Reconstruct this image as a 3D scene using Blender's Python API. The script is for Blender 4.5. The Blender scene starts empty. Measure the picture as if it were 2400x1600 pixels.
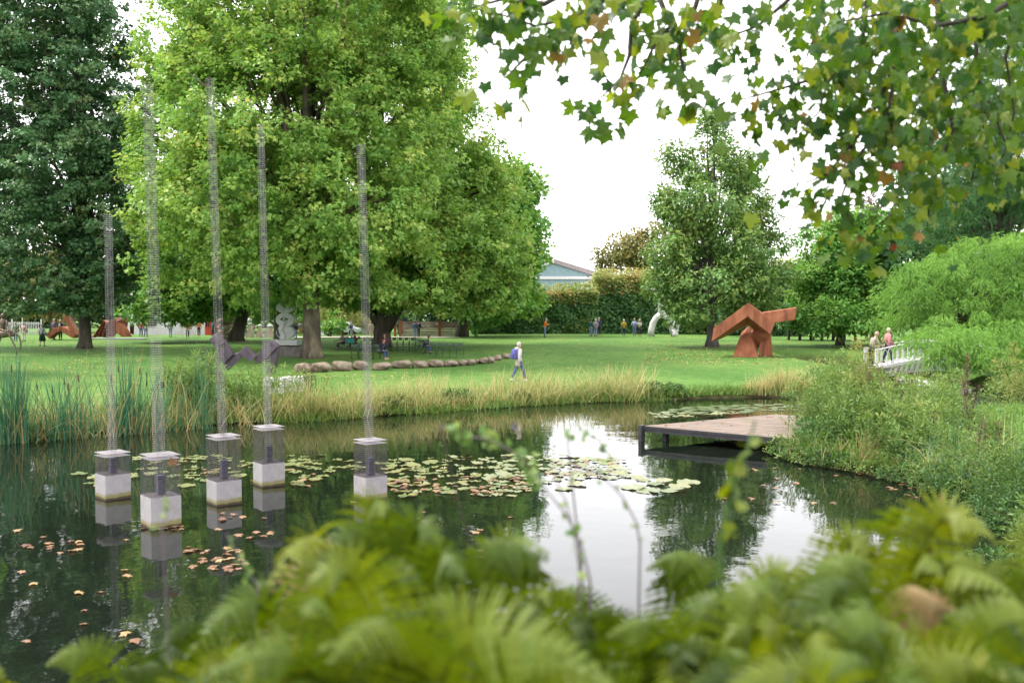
import bpy, bmesh, math, random
import numpy as np
from mathutils import Vector, Matrix

S = bpy.context.scene
COL = S.collection
R = math.radians
RES = 2286.7            # 35 mm lens on a 36 mm sensor, for a picture 2352 units wide
EYE = 3.8
PITCH = math.atan(84 / RES)

# ------------------------------------------------------------------ camera, sky, sun, exposure
cam_data = bpy.data.cameras.new('camera')
cam_data.lens = 35
cam_data.sensor_width = 36
cam_data.clip_start = 0.1
cam_data.clip_end = 6000
cam_data.dof.use_dof = True
cam_data.dof.focus_distance = 40
cam_data.dof.aperture_fstop = 2.0
cam_data.dof.aperture_blades = 0
cam = bpy.data.objects.new('camera', cam_data)
COL.objects.link(cam)
cam.location = (0, 0, EYE)
cam.rotation_euler = (math.pi / 2 - PITCH, 0, 0)
S.camera = cam

SUN_DIR = Vector((-0.48, 0.12, 0.86)).normalized()
SUN_EL = math.asin(SUN_DIR.z)
SUN_AZ = math.atan2(SUN_DIR.x, SUN_DIR.y)
world = bpy.data.worlds.new('World')
S.world = world
world.use_nodes = True
wn = world.node_tree.nodes
wl = world.node_tree.links
bg = wn['Background']
sky = wn.new('ShaderNodeTexSky')
sky.sky_type = 'NISHITA'
sky.sun_disc = False
sky.sun_elevation = SUN_EL
sky.sun_rotation = SUN_AZ
sky.dust_density = 4
mixc = wn.new('ShaderNodeMix')
mixc.data_type = 'RGBA'
mixc.inputs[0].default_value = 0.93           # an even layer of bright cloud over the clear sky
mixc.inputs[7].default_value = (8.3, 8.2, 8.35, 1)
wl.new(sky.outputs[0], mixc.inputs[6])
wl.new(mixc.outputs[2], bg.inputs[0])
bg.inputs[1].default_value = 0.1
sun_data = bpy.data.lights.new('sun', 'SUN')
sun_data.energy = 1.5
sun_data.angle = R(12)
sun_data.color = (1, 0.95, 0.86)
sun = bpy.data.objects.new('sun', sun_data)
COL.objects.link(sun)
sun.rotation_euler = (-SUN_DIR).to_track_quat('-Z', 'Y').to_euler()
S.view_settings.view_transform = 'Standard'
S.view_settings.look = 'None'
S.view_settings.gamma = 1
S.view_settings.use_curve_mapping = False
S.view_settings.exposure = 1.95
S.render.engine = 'CYCLES'
S.cycles.use_denoising = True
S.cycles.max_bounces = 8
S.cycles.diffuse_bounces = 4
S.cycles.transmission_bounces = 4
S.cycles.transparent_max_bounces = 4
S.cycles.sample_clamp_indirect = 6

# ------------------------------------------------------------------ measuring helpers
def ray(u, v):
    cx = (u - 1176) / RES
    cy = (784 - v) / RES
    return Vector((cx, math.cos(PITCH) + cy * math.sin(PITCH), -math.sin(PITCH) + cy * math.cos(PITCH)))

def at(u, v, y):
    """the point of the place seen in direction (u, v) that lies y metres ahead"""
    d = ray(u, v)
    return Vector((0, 0, EYE)) + d * (y / d.y)

def on_level(u, v, z=0.0):
    d = ray(u, v)
    return Vector((0, 0, EYE)) + d * ((z - EYE) / d.z)

def zv(ox, oy, k, zx, zy):
    return ((ox + zx / k) / 1.020408, (oy + zy / k) / 1.020408)

def sstep(a, b, x):
    t = np.clip((x - a) / (b - a), 0, 1)
    return t * t * (3 - 2 * t)

# ------------------------------------------------------------------ terrain
far_shore = [on_level(u, v) for u, v in [(2000, 909), (1750, 912), (1600, 915), (1480, 919), (1340, 924), (1200, 932), (1100, 938), (1000, 945), (920, 950), (850, 955), (760, 963), (700, 966),
                                           (600, 968), (500, 973), (400, 980), (300, 986), (200, 994), (150, 1000), (60, 1011), (0, 1016), (-200, 1030), (-500, 1045)]]
POND = [(-60, 9), (-8, 8.8), (-3, 8.3), (1, 8.6), (4.5, 10), (7.2, 13.0), (8.6, 16), (8.7, 18.6), (8.6, 20.6), (7.9, 22.4), (6.9, 23.8), (6.7, 25.2), (8.2, 27.0), (9.2, 29.5), (10.6, 31.2), (14, 33), (22, 34), (45, 34),
        (45, 41), (24, 40.8), (22.3, 42), (22.0, 47), (22.4, 55), (22, 66), (18, 66), (18.6, 55), (18.2, 47), (17.6, 42.5), (16.3, 41.4)] + [(p.x, p.y) for p in far_shore] + [(-60, 21)]
_pa = np.array(POND)
_pb = np.roll(_pa, -1, axis=0)

def shore(x, y):
    """signed distance to the pond's edge, positive on land"""
    x = np.asarray(x, float); y = np.asarray(y, float)
    best = np.full(x.shape, 1e9)
    inside = np.zeros(x.shape, bool)
    for (ax, ay), (bx, by) in zip(_pa, _pb):
        dx, dy = bx - ax, by - ay
        t = np.clip(((x - ax) * dx + (y - ay) * dy) / (dx * dx + dy * dy), 0, 1)
        best = np.minimum(best, np.hypot(x - ax - t * dx, y - ay - t * dy))
        c = (ay > y) != (by > y)
        with np.errstate(divide='ignore', invalid='ignore'):
            xi = (bx - ax) * (y - ay) / (by - ay if by != ay else 1e-9) + ax
        inside ^= c & (x < xi)
    return np.where(inside, -best, best)

def ground_z(x, y):
    x = np.asarray(x, float); y = np.asarray(y, float)
    s = shore(x, y)
    lawn = 0.36 + 0.46 * sstep(42, 88, y) + 0.10 * np.sin(x * 0.11 + 1) * sstep(45, 80, y) - 0.55 * sstep(97, 118, y)
    lawn = np.where((y < 36) & (x > 5), 0.34 + 0.02 * np.maximum(x - 9, 0), lawn)
    near = sstep(16, 11, y)
    bank = 0.25 + np.minimum(np.maximum(s, 0) * 0.30, 1.95)
    top = lawn * (1 - near) + bank * near
    wob = 0.03 * np.sin(x * 2.1 + y * 1.3) + 0.02 * np.sin(x * 5.3 - y * 3.7)
    out = (top + wob * sstep(40, 20, y)) * sstep(-0.15, 1.1, s) + 0.03
    return np.where(s > 0, out, np.maximum(-1.0, s * 0.55))

def gz(x, y):
    return float(ground_z(np.array([x]), np.array([y]))[0])

def on_ground(u, v):
    """where the direction (u, v) meets the land"""
    d = ray(u, v)
    ys = np.linspace(2, 160, 1600)
    P = np.outer(ys / d.y, np.array(d)) + np.array([0, 0, EYE])
    below = P[:, 2] < ground_z(P[:, 0], P[:, 1])
    i = int(np.argmax(below)) if below.any() else len(ys) - 1
    return Vector((P[i, 0], P[i, 1], gz(P[i, 0], P[i, 1])))

# ------------------------------------------------------------------ object helpers
def tag(o, label=None, cat=None, group=None, kind=None):
    if label: o['label'] = label
    if cat: o['category'] = cat
    if group: o['group'] = group
    if kind: o['kind'] = kind
    return o

def thing(name, label, cat, loc=(0, 0, 0), rz=0.0, group=None):
    o = bpy.data.objects.new(name, None)
    o.empty_display_size = 0.2
    COL.objects.link(o)
    o.location = loc
    o.rotation_euler = (0, 0, rz)
    return tag(o, label, cat, group)

def link(name, me, parent=None):
    o = bpy.data.objects.new(name, me)
    COL.objects.link(o)
    if parent is not None: o.parent = parent
    return o

def copy_thing(src, loc, rz, label):
    c = src.copy(); COL.objects.link(c)
    c.location = loc; c.rotation_euler = (0, 0, rz)
    if label: c['label'] = label
    for ch in src.children:
        d = ch.copy(); COL.objects.link(d); d.parent = c
        for g in ch.children:
            e = g.copy(); COL.objects.link(e); e.parent = d
    return c

class MB:
    """collects shapes; build() links them as ONE mesh object"""
    def __init__(s): s.v = []; s.f = []
    def add(s, vs, fs):
        n = len(s.v)
        s.v += [tuple(p) for p in vs]
        s.f += [tuple(i + n for i in f) for f in fs]
        return s
    def box(s, c, d, rz=0.0, rx=0.0, ry=0.0):
        m = Matrix.Translation(c) @ Matrix.Rotation(rz, 4, 'Z') @ Matrix.Rotation(ry, 4, 'Y') @ Matrix.Rotation(rx, 4, 'X')
        x, y, z = d[0] / 2, d[1] / 2, d[2] / 2
        vs = [m @ Vector((a * x, b * y, e * z)) for e in (-1, 1) for a, b in ((-1, -1), (1, -1), (1, 1), (-1, 1))]
        return s.add(vs, [(3, 2, 1, 0), (4, 5, 6, 7), (0, 1, 5, 4), (1, 2, 6, 5), (2, 3, 7, 6), (3, 0, 4, 7)])
    def bar(s, a, b, w, h=None):
        return s.tube([a, b], [w / 2, w / 2], 4) if h is None else s
    def tube(s, path, radii, n=6, flat=1.0, cap=True):
        P = [Vector(p) for p in path]
        if not hasattr(radii, '__len__'): radii = [radii] * len(P)
        ref = Vector((0.13, 0.21, 1)) if abs((P[-1] - P[0]).normalized().z) < 0.8 else Vector((1, 0.2, 0.1))
        rings = []
        for i, p in enumerate(P):
            t = (P[min(i + 1, len(P) - 1)] - P[max(i - 1, 0)])
            t = t.normalized() if t.length > 1e-9 else Vector((0, 0, 1))
            a = t.cross(ref).normalized(); b = t.cross(a)
            rings.append([p + (a * math.cos(2 * math.pi * k / n) + b * math.sin(2 * math.pi * k / n) * flat) * radii[i] for k in range(n)])
        vs = [q for r in rings for q in r]
        fs = [(i * n + k, i * n + (k + 1) % n, (i + 1) * n + (k + 1) % n, (i + 1) * n + k) for i in range(len(P) - 1) for k in range(n)]
        if cap: fs += [tuple(range(n - 1, -1, -1)), tuple((len(P) - 1) * n + k for k in range(n))]
        return s.add(vs, fs)
    def hull(s, pts):
        bm = bmesh.new()
        for p in pts: bm.verts.new(p)
        r = bmesh.ops.convex_hull(bm, input=bm.verts)
        bm.verts.index_update()
        used = [v for v in bm.verts if v.link_faces]
        ix = {v: i for i, v in enumerate(used)}
        s.add([v.co.copy() for v in used], [tuple(ix[v] for v in f.verts) for f in bm.faces])
        bm.free()
        return s
    def prism(s, poly, origin, ex, ez, ey, depth):
        """polygon (a, b) in the plane origin + a*ex + b*ez, given thickness along ey"""
        o, ex, ez, ey = Vector(origin), Vector(ex), Vector(ez), Vector(ey)
        n = len(poly)
        f = [o + ex * a + ez * b for a, b in poly]
        return s.add(f + [p + ey * depth for p in f], [tuple(range(n)), tuple(range(2 * n - 1, n - 1, -1))] + [(i, i + n, (i + 1) % n + n, (i + 1) % n) for i in range(n)])
    def ell(s, c, r, nu=12, nv=8, rot=None, lump=0.0, rng=None):
        c = Vector(c)
        ph = [rng.uniform(0, 6.28) for _ in range(6)] if rng else [0] * 6
        vs = []
        for j in range(nv + 1):
            th = math.pi * j / nv
            for i in range(nu):
                a = 2 * math.pi * i / nu
                d = Vector((math.sin(th) * math.cos(a), math.sin(th) * math.sin(a), math.cos(th)))
                k = 1 + lump * (math.sin(d.x * 3.1 + ph[0]) * math.sin(d.y * 2.7 + ph[1]) + 0.6 * math.sin(d.z * 5 + d.x * 4 + ph[2]) + 0.4 * math.sin(d.y * 7 + d.z * 3 + ph[3]))
                q = Vector((d.x * r[0] * k, d.y * r[1] * k, d.z * r[2] * k))
                vs.append(c + (rot @ q if rot else q))
        fs = [(j * nu + i, (j + 1) * nu + i, (j + 1) * nu + (i + 1) % nu, j * nu + (i + 1) % nu) for j in range(nv) for i in range(nu)]
        return s.add(vs, fs)
    def mesh(s, name, mat, smooth=False, bevel=0.0):
        me = bpy.data.meshes.new(name)
        me.from_pydata([tuple(p) for p in s.v], [], s.f)
        bm = bmesh.new(); bm.from_mesh(me)
        bmesh.ops.remove_doubles(bm, verts=bm.verts, dist=1e-5)
        bmesh.ops.recalc_face_normals(bm, faces=bm.faces)
        if bevel:
            es = [e for e in bm.edges if len(e.link_faces) == 2 and e.calc_face_angle(0) > 0.5]
            bmesh.ops.bevel(bm, geom=es, offset=bevel, segments=1, affect='EDGES', clamp_overlap=True)
        bm.to_mesh(me); bm.free()
        if smooth: me.polygons.foreach_set('use_smooth', [True] * len(me.polygons))
        if mat: me.materials.append(mat)
        return me
    def build(s, name, mat, parent=None, smooth=False, bevel=0.0):
        return link(name, s.mesh(name, mat, smooth, bevel), parent)

def np_mesh(name, V, F, mat, tint=None, smooth=False):
    me = bpy.data.meshes.new(name)
    V = np.ascontiguousarray(V, np.float32); F = np.ascontiguousarray(F, np.int32)
    me.vertices.add(len(V)); me.vertices.foreach_set('co', V.ravel())
    k = F.shape[1]
    me.loops.add(F.size); me.loops.foreach_set('vertex_index', F.ravel())
    me.polygons.add(len(F)); me.polygons.foreach_set('loop_start', np.arange(0, F.size, k, dtype=np.int32))
    if smooth: me.polygons.foreach_set('use_smooth', np.ones(len(F), bool))
    me.update(calc_edges=True)
    if tint is not None:
        a = me.attributes.new('tint', 'FLOAT', 'FACE')
        a.data.foreach_set('value', np.ascontiguousarray(tint, np.float32))
    if mat: me.materials.append(mat)
    return me

# ------------------------------------------------------------------ leaves
KITE = (np.array([(0, 0, 0), (-.27, .45, .07), (0, 1, -.06), (.27, .45, .07)]), np.array([(0, 1, 2), (0, 2, 3)]))
LOBED = (np.array([(0, 0, 0), (-.52, .42, .08), (-.2, .56, .02), (0, 1, -.12), (.2, .56, .02), (.52, .42, .08)]), np.array([(0, 1, 2), (0, 2, 3), (0, 3, 4), (0, 4, 5)]))
SLIM = (np.array([(0, 0, 0), (-.14, .4, .03), (0, 1, -.12), (.14, .4, .03)]), np.array([(0, 1, 2), (0, 2, 3)]))
SPRAY = (np.array([(-.02, 0, 0), (.02, 0, 0), (0, 1, -.25), (-.16, .55, -.2), (.16, .55, -.2), (-.05, .22, 0), (.05, .22, 0)]), np.array([(0, 1, 2), (5, 1, 3), (0, 6, 4)]))

def unit(a): return a / np.maximum(np.linalg.norm(a, axis=1, keepdims=True), 1e-9)

def leaf_arrays(P, D, N, size, T, rng, tint=None):
    tv, tf = T
    D = unit(D); X = unit(np.cross(D, N)); Z = np.cross(X, D)
    M = np.stack([X, D, Z], axis=2)
    V = np.einsum('nij,kj->nki', M, tv) * size[:, None, None] + P[:, None, :]
    n, k = len(P), len(tv)
    F = (tf[None] + (np.arange(n) * k)[:, None, None]).reshape(-1, 3)
    if tint is None: tint = rng.random(n)
    return V.reshape(-1, 3), F, np.repeat(tint, len(tf))

def join(arrs):
    V, F, T, o = [], [], [], 0
    for v, f, t in arrs:
        V.append(v); F.append(f + o); T.append(t); o += len(v)
    return np.concatenate(V), np.concatenate(F), np.concatenate(T)

def sph(n, rng):
    return unit(rng.normal(size=(n, 3)))

def crown_leaves(lobes, clumps, per, rc, T, size, rng, droop=0.35, fill=0.5, flat=0.6, zmin=None, dome=False, void=-.12):
    """clumps of leaves spread through a union of ellipsoids (cx, cy, cz, rx, ry, rz)"""
    L = np.array(lobes, float)
    w = (L[:, 3] * L[:, 4] * L[:, 5]) ** 0.72
    cnt = np.maximum(3, (clumps * w / w.sum()).astype(int))
    C, O = [], []
    for l, k in zip(L, cnt):
        d = sph(k, rng)
        r = 1 - (1 - fill) * rng.random(k) ** 1.4
        r = r * (0.9 + 0.2 * rng.random(k))
        r = np.where(rng.random(k) < .12, 1.04 + .24 * rng.random(k) ** 1.5, r)
        C.append(l[:3] + d * r[:, None] * l[3:6]); O.append(unit(d / l[3:6]))
    C = np.concatenate(C); O = np.concatenate(O)
    if zmin is not None:
        k = C[:, 2] > zmin
        C, O = C[k], O[k]
    ks = sph(6, rng) * (2 * np.pi / rng.uniform(2.0, 5.2, 6))[:, None]
    vn = np.sin(C @ ks.T + rng.uniform(0, 6.28, 6)).mean(1)
    C, O = C[vn > void], O[vn > void]          # hollows between the boughs
    n = len(C) * per
    ci = np.repeat(np.arange(len(C)), per)
    rr = rc * (0.6 + 0.8 * rng.random(len(C)))
    off = sph(n, rng) * (rng.random(n) ** 0.45)[:, None] * np.array([1, 1, flat])
    off[:, 2] += 0.12 * np.abs(off[:, 2])
    if dome:                                  # sprays that hang from the rim of an umbrella shaped tuft
        off = sph(n, rng); off[:, 2] = np.abs(off[:, 2]) * 1.25 - .35
        off *= (0.75 + 0.3 * rng.random(n))[:, None]
        off = off + O[ci] * np.array([.35, .35, 0])
    P = C[ci] + off * rr[ci][:, None]
    Dv = off * np.array([1, 1, .3]) + O[ci] * 0.4 + rng.normal(size=(n, 3)) * 0.45
    Dv[:, 2] -= droop
    N = np.array([0, 0, 1.0]) + O[ci] * 0.55 + rng.normal(size=(n, 3)) * (0.42 if dome else 0.6)
    if dome:
        Dv = off * np.array([1.2, 1.2, .5]) + rng.normal(size=(n, 3)) * .25; Dv[:, 2] -= droop
        N = off * np.array([.5, .5, 1.2]) + np.array([0, 0, .5]) + rng.normal(size=(n, 3)) * .3
    ctint = rng.random(len(C))
    tint = np.clip(0.55 * rng.random(n) + 0.45 * ctint[ci], 0, 1)
    A = leaf_arrays(P, Dv, N, size * (0.65 + 0.7 * rng.random(n)), T, rng, tint)
    return A, C

def blades(P, L, W, rng, lean=0.35, arch=0.5, az=None, tint=None, lean_dir=None):
    """tapering grass or reed blades rising from points P"""
    n = len(P)
    if az is None: az = rng.random(n) * 2 * np.pi
    a = np.abs(rng.normal(0, lean, n)); b = np.abs(rng.normal(0, arch, n))
    h = np.stack([np.cos(az), np.sin(az), np.zeros(n)], 1)
    if lean_dir is not None: h = unit(h + np.array(lean_dir))
    wd = np.stack([-np.sin(az + rng.normal(0, 1, n)), np.cos(az + rng.normal(0, 1, n)), np.zeros(n)], 1)
    ts = [0, .35, .68, 1]
    lv = []
    for t in ts:
        c = P + h * (L * (a * t + b * t * t * 0.8))[:, None]
        c[:, 2] += L * (t - np.minimum(0.85, b * 0.55 + a * 0.2) * t * t)
        w = W * (1 - 0.25 * t - 0.6 * t * t)
        if t < 1: lv += [c - wd * w[:, None] / 2, c + wd * w[:, None] / 2]
        else: lv += [c]
    V = np.stack(lv, 1).reshape(-1, 3)
    tf = np.array([(0, 1, 3), (0, 3, 2), (2, 3, 5), (2, 5, 4), (4, 5, 6)])
    F = (tf[None] + (np.arange(n) * 7)[:, None, None]).reshape(-1, 3)
    if tint is None: tint = rng.random(n)
    return V, F, np.repeat(tint, 5)
# ------------------------------------------------------------------ materials
def new_mat(name):
    m = bpy.data.materials.new(name); m.use_nodes = True
    nt = m.node_tree
    return m, nt.nodes, nt.links, nt.nodes['Principled BSDF']

def ramp(nodes, stops):
    r = nodes.new('ShaderNodeValToRGB')
    el = r.color_ramp.elements
    while len(el) < len(stops): el.new(0.5)
    for e, (p, c) in zip(el, stops):
        e.position = p; e.color = (*c, 1)
    return r

def noise_node(n, l, scale, detail=4, coord='Object', rough=0.55, stretch=None):
    t = n.new('ShaderNodeTexCoord'); x = n.new('ShaderNodeTexNoise')
    x.inputs['Scale'].default_value = scale; x.inputs['Detail'].default_value = detail; x.inputs['Roughness'].default_value = rough
    if stretch:
        mp = n.new('ShaderNodeMapping'); mp.inputs['Scale'].default_value = stretch
        l.new(t.outputs[coord], mp.inputs[0]); l.new(mp.outputs[0], x.inputs[0])
    else: l.new(t.outputs[coord], x.inputs[0])
    return x

def leaf_mat(name, stops, trans=0.35, patch=0.25, pscale=0.35, rough=0.5):
    m, n, l, b = new_mat(name)
    at_ = n.new('ShaderNodeAttribute'); at_.attribute_name = 'tint'
    nz = noise_node(n, l, pscale, 3)
    mx = n.new('ShaderNodeMath'); mx.operation = 'MULTIPLY_ADD'
    l.new(nz.outputs[0], mx.inputs[0]); mx.inputs[1].default_value = patch * 2.2
    mu = n.new('ShaderNodeMath'); mu.operation = 'MULTIPLY_ADD'
    l.new(at_.outputs['Fac'], mu.inputs[0]); mu.inputs[1].default_value = 1 - patch; mu.inputs[2].default_value = -patch * 0.6
    l.new(mu.outputs[0], mx.inputs[2])
    r = ramp(n, stops); l.new(mx.outputs[0], r.inputs[0])
    l.new(r.outputs[0], b.inputs['Base Color'])
    b.inputs['Roughness'].default_value = rough
    b.inputs['Specular IOR Level'].default_value = 0.35
    tr = n.new('ShaderNodeBsdfTranslucent')
    hs = n.new('ShaderNodeHueSaturation'); hs.inputs['Hue'].default_value = 0.485; hs.inputs['Saturation'].default_value = 1.1; hs.inputs['Value'].default_value = 1.25
    l.new(r.outputs[0], hs.inputs['Color']); l.new(hs.outputs[0], tr.inputs[0])
    ms = n.new('ShaderNodeMixShader'); ms.inputs[0].default_value = trans
    l.new(b.outputs[0], ms.inputs[1]); l.new(tr.outputs[0], ms.inputs[2])
    l.new(ms.outputs[0], n['Material Output'].inputs[0])
    return m

def surf(name, stops, scale=3, rough=0.7, bump=0.0, bscale=None, metal=0.0, spec=0.4, detail=5, stretch=None):
    m, n, l, b = new_mat(name)
    nz = noise_node(n, l, scale, detail, stretch=stretch)
    r = ramp(n, stops); l.new(nz.outputs[0], r.inputs[0]); l.new(r.outputs[0], b.inputs['Base Color'])
    b.inputs['Roughness'].default_value = rough; b.inputs['Metallic'].default_value = metal; b.inputs['Specular IOR Level'].default_value = spec
    if bump:
        z2 = noise_node(n, l, bscale or scale * 3, 5, stretch=stretch)
        bp = n.new('ShaderNodeBump'); bp.inputs['Strength'].default_value = bump; bp.inputs['Distance'].default_value = 0.05
        l.new(z2.outputs[0], bp.inputs['Height']); l.new(bp.outputs[0], b.inputs['Normal'])
    return m

_plain = {}
def plain(c, rough=0.75, metal=0.0, var=0.12, scale=14):
    c = tuple(x * .72 for x in c)
    k = (tuple(round(x, 3) for x in c), rough, metal)
    if k not in _plain:
        lo = tuple(max(0, x * (1 - var)) for x in c); hi = tuple(min(1, x * (1 + var)) for x in c)
        _plain[k] = surf('cloth_or_paint', [(0.3, lo), (0.7, hi)], scale, rough, metal=metal)
    return _plain[k]

# leaves
M_PLANE = leaf_mat('plane_leaf', [(0, (0.108, 0.268, 0.060)), (.35, (0.166, 0.321, 0.065)), (.7, (0.301, 0.438, 0.096)), (.95, (0.581, 0.511, 0.163))], .40, .25, .3)
M_PLANE2 = leaf_mat('plane_leaf_deep', [(0, (0.076, 0.232, 0.053)), (.45, (0.113, 0.279, 0.050)), (.8, (0.215, 0.380, 0.067)), (1, (0.432, 0.461, 0.096))], .34, .25, .25)
M_MAPLE = leaf_mat('maple_leaf_dark', [(0, (0.053, 0.138, 0.063)), (.5, (0.081, 0.186, 0.072)), (.80, (0.178, 0.272, 0.106)), (.97, (0.384, 0.215, 0.128))], .22, .25, .3, .38)
M_OAK = leaf_mat('oak_leaf', [(0, (0.093, 0.218, 0.059)), (.5, (0.136, 0.255, 0.063)), (.82, (0.263, 0.321, 0.081)), (.96, (0.478, 0.233, 0.063)), (1, (0.606, 0.218, 0.058))], .3, .35, .25)
M_HEDGE = leaf_mat('hedge_leaf', [(0, (0.045, 0.135, 0.051)), (.55, (0.072, 0.175, 0.051)), (.85, (0.155, 0.259, 0.059)), (1, (0.380, 0.250, 0.079))], .25, .4, .35)
M_HEDGE_TOP = leaf_mat('hedge_leaf_autumn', [(0, (0.106, 0.195, 0.044)), (.4, (0.213, 0.280, 0.066)), (.7, (0.375, 0.312, 0.110)), (1, (0.500, 0.273, 0.099))], .35, .55, .3)
M_OLIVE = leaf_mat('autumn_leaf', [(0, (0.090, 0.132, 0.044)), (.5, (0.180, 0.186, 0.050)), (1, (0.336, 0.228, 0.083))], .3, .4, .3)
M_BACK = leaf_mat('far_leaf', [(0, (.035, .085, .025)), (.5, (.08, .14, .035)), (.85, (.19, .20, .055)), (1, (.28, .17, .06))], .35, .5, .2)
M_WOODS = leaf_mat('woodland_leaf', [(0, (.02, .055, .025)), (.6, (.045, .095, .035)), (1, (.10, .13, .05))], .25, .5, .12)
M_CYP = leaf_mat('cypress_spray', [(0, (0.032, 0.083, 0.015)), (.5, (0.160, 0.333, 0.060)), (1, (0.291, 0.463, 0.103))], .4, .3, .5)
M_CYP2 = leaf_mat('cypress_spray_deep', [(0, (0.031, 0.099, 0.035)), (.5, (0.060, 0.166, 0.050)), (1, (0.132, 0.259, 0.061))], .35, .3, .4)
M_RED = leaf_mat('copper_leaf', [(0, (.05, .035, .03)), (.5, (.10, .06, .045)), (1, (.16, .13, .06))], .25, .4, .4)
M_WILLOW = leaf_mat('willow_leaf', [(0, (.12, .17, .04)), (.6, (.22, .25, .07)), (1, (.36, .31, .10))], .4, .3, .3)
M_HERB = leaf_mat('willowherb_leaf', [(0, (0.065, 0.143, 0.036)), (.5, (0.130, 0.221, 0.052)), (.85, (0.218, 0.285, 0.081)), (1, (0.366, 0.275, 0.123))], .38, .3, .8)
M_SCRUB = leaf_mat('low_shrub_leaf', [(0, (0.027, 0.079, 0.024)), (.6, (0.061, 0.143, 0.032)), (1, (0.128, 0.215, 0.043))], .3, .3, 1)
M_REED = leaf_mat('reed_blade', [(0, (.025, .115, .07)), (.5, (.05, .165, .085)), (.78, (.10, .20, .07)), (.9, (.35, .28, .12)), (1, (.42, .28, .14))], .3, .12, .5)
M_SEDGE = leaf_mat('dry_sedge', [(0, (.09, .175, .04)), (.33, (.20, .25, .075)), (.6, (.40, .35, .15)), (1, (.52, .42, .21))], .35, .25, .6)
M_GRASS = leaf_mat('bank_grass', [(0, (.05, .135, .022)), (.6, (.11, .215, .038)), (1, (.28, .28, .09))], .35, .35, .6)
M_FERN = leaf_mat('fern_frond', [(0, (0.018, 0.042, 0.002)), (.4, (0.077, 0.129, 0.007)), (.75, (0.138, 0.176, 0.014)), (1, (0.205, 0.192, 0.023))], .42, .5, 1.6)
M_FERN_TAN = leaf_mat('fern_frond_dying', [(0, (.17, .14, .05)), (.5, (.27, .19, .085)), (1, (.35, .27, .11))], .35, .5, 3)
M_PAD = leaf_mat('lily_pad', [(0, (0.063, 0.097, 0.032)), (.5, (0.121, 0.147, 0.054)), (.85, (0.184, 0.184, 0.077)), (1, (0.263, 0.138, 0.072))], .1, .4, 2, .35)
M_LITTER = leaf_mat('fallen_leaf', [(0, (0.090, 0.036, 0.020)), (.4, (0.172, 0.084, 0.044)), (.75, (0.246, 0.144, 0.080)), (1, (0.295, 0.216, 0.080))], .15, .1, 2)
OVER = [leaf_mat('overhang_leaf_' + k, st, .5, .3, 6, .4) for k, st in (
    ('green', [(0, (.045, .12, .014)), (1, (.11, .20, .022))]), ('deep', [(0, (.024, .085, .018)), (1, (.055, .13, .022))]),
    ('lime', [(0, (.14, .22, .022)), (1, (.22, .26, .04))]), ('amber', [(0, (.18, .135, .03)), (1, (.32, .20, .05))]), ('russet', [(0, (.15, .05, .03)), (1, (.27, .10, .045))]))]

M_BARK = surf('bark', [(.3, (.035, .028, .022)), (.7, (.10, .085, .065))], 3, .9, .8, 9, stretch=(1, 1, .25))
M_BARK_PLANE = surf('plane_bark', [(.35, (.05, .04, .03)), (.52, (.105, .085, .06)), (.7, (.20, .165, .105))], 2.2, .85, .5, 6, stretch=(1, 1, .4))
M_TWIG = surf('twig', [(.3, (.02, .016, .012)), (.7, (.05, .04, .03))], 8, .8)
M_CONC = None
def concrete():
    m, n, l, b = new_mat('pale_concrete')
    nz = noise_node(n, l, 6, 6); r = ramp(n, [(.3, (.255, .24, .245)), (.7, (.335, .315, .325))]); l.new(nz.outputs[0], r.inputs[0])
    pits = noise_node(n, l, 60, 2); pr = ramp(n, [(.60, (1, 1, 1)), (.72, (.62, .6, .6))]); l.new(pits.outputs[0], pr.inputs[0])
    mp = n.new('ShaderNodeMix'); mp.data_type = 'RGBA'; mp.blend_type = 'MULTIPLY'; mp.inputs[0].default_value = .6
    l.new(r.outputs[0], mp.inputs[6]); l.new(pr.outputs[0], mp.inputs[7])
    tc = n.new('ShaderNodeTexCoord'); sx = n.new('ShaderNodeSeparateXYZ'); l.new(tc.outputs['Object'], sx.inputs[0])
    n2 = noise_node(n, l, 5, 4); ad = n.new('ShaderNodeMath'); ad.operation = 'MULTIPLY_ADD'
    l.new(n2.outputs[0], ad.inputs[0]); ad.inputs[1].default_value = -0.17; l.new(sx.outputs[2], ad.inputs[2])
    al = ramp(n, [(0.0, (1, 1, 1)), (.05, (.0, .0, .0))]); l.new(ad.outputs[0], al.inputs[0])
    ac = n.new('ShaderNodeMix'); ac.data_type = 'RGBA'; l.new(al.outputs[0], ac.inputs[0])
    l.new(mp.outputs[2], ac.inputs[6]); ac.inputs[7].default_value = (.20, .18, .07, 1)
    ad2 = n.new('ShaderNodeMath'); ad2.operation = 'MULTIPLY_ADD'
    l.new(n2.outputs[0], ad2.inputs[0]); ad2.inputs[1].default_value = -0.07; l.new(sx.outputs[2], ad2.inputs[2])
    al2 = ramp(n, [(0.0, (1, 1, 1)), (.02, (0, 0, 0))]); l.new(ad2.outputs[0], al2.inputs[0])
    ac2 = n.new('ShaderNodeMix'); ac2.data_type = 'RGBA'; l.new(al2.outputs[0], ac2.inputs[0])
    l.new(ac.outputs[2], ac2.inputs[6]); ac2.inputs[7].default_value = (.05, .035, .02, 1)
    l.new(ac2.outputs[2], b.inputs['Base Color']); b.inputs['Roughness'].default_value = .85
    bp = n.new('ShaderNodeBump'); bp.inputs['Strength'].default_value = .25; bp.inputs['Distance'].default_value = .01
    l.new(pits.outputs[0], bp.inputs['Height']); l.new(bp.outputs[0], b.inputs['Normal'])
    return m
M_CONC = concrete()
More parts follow.
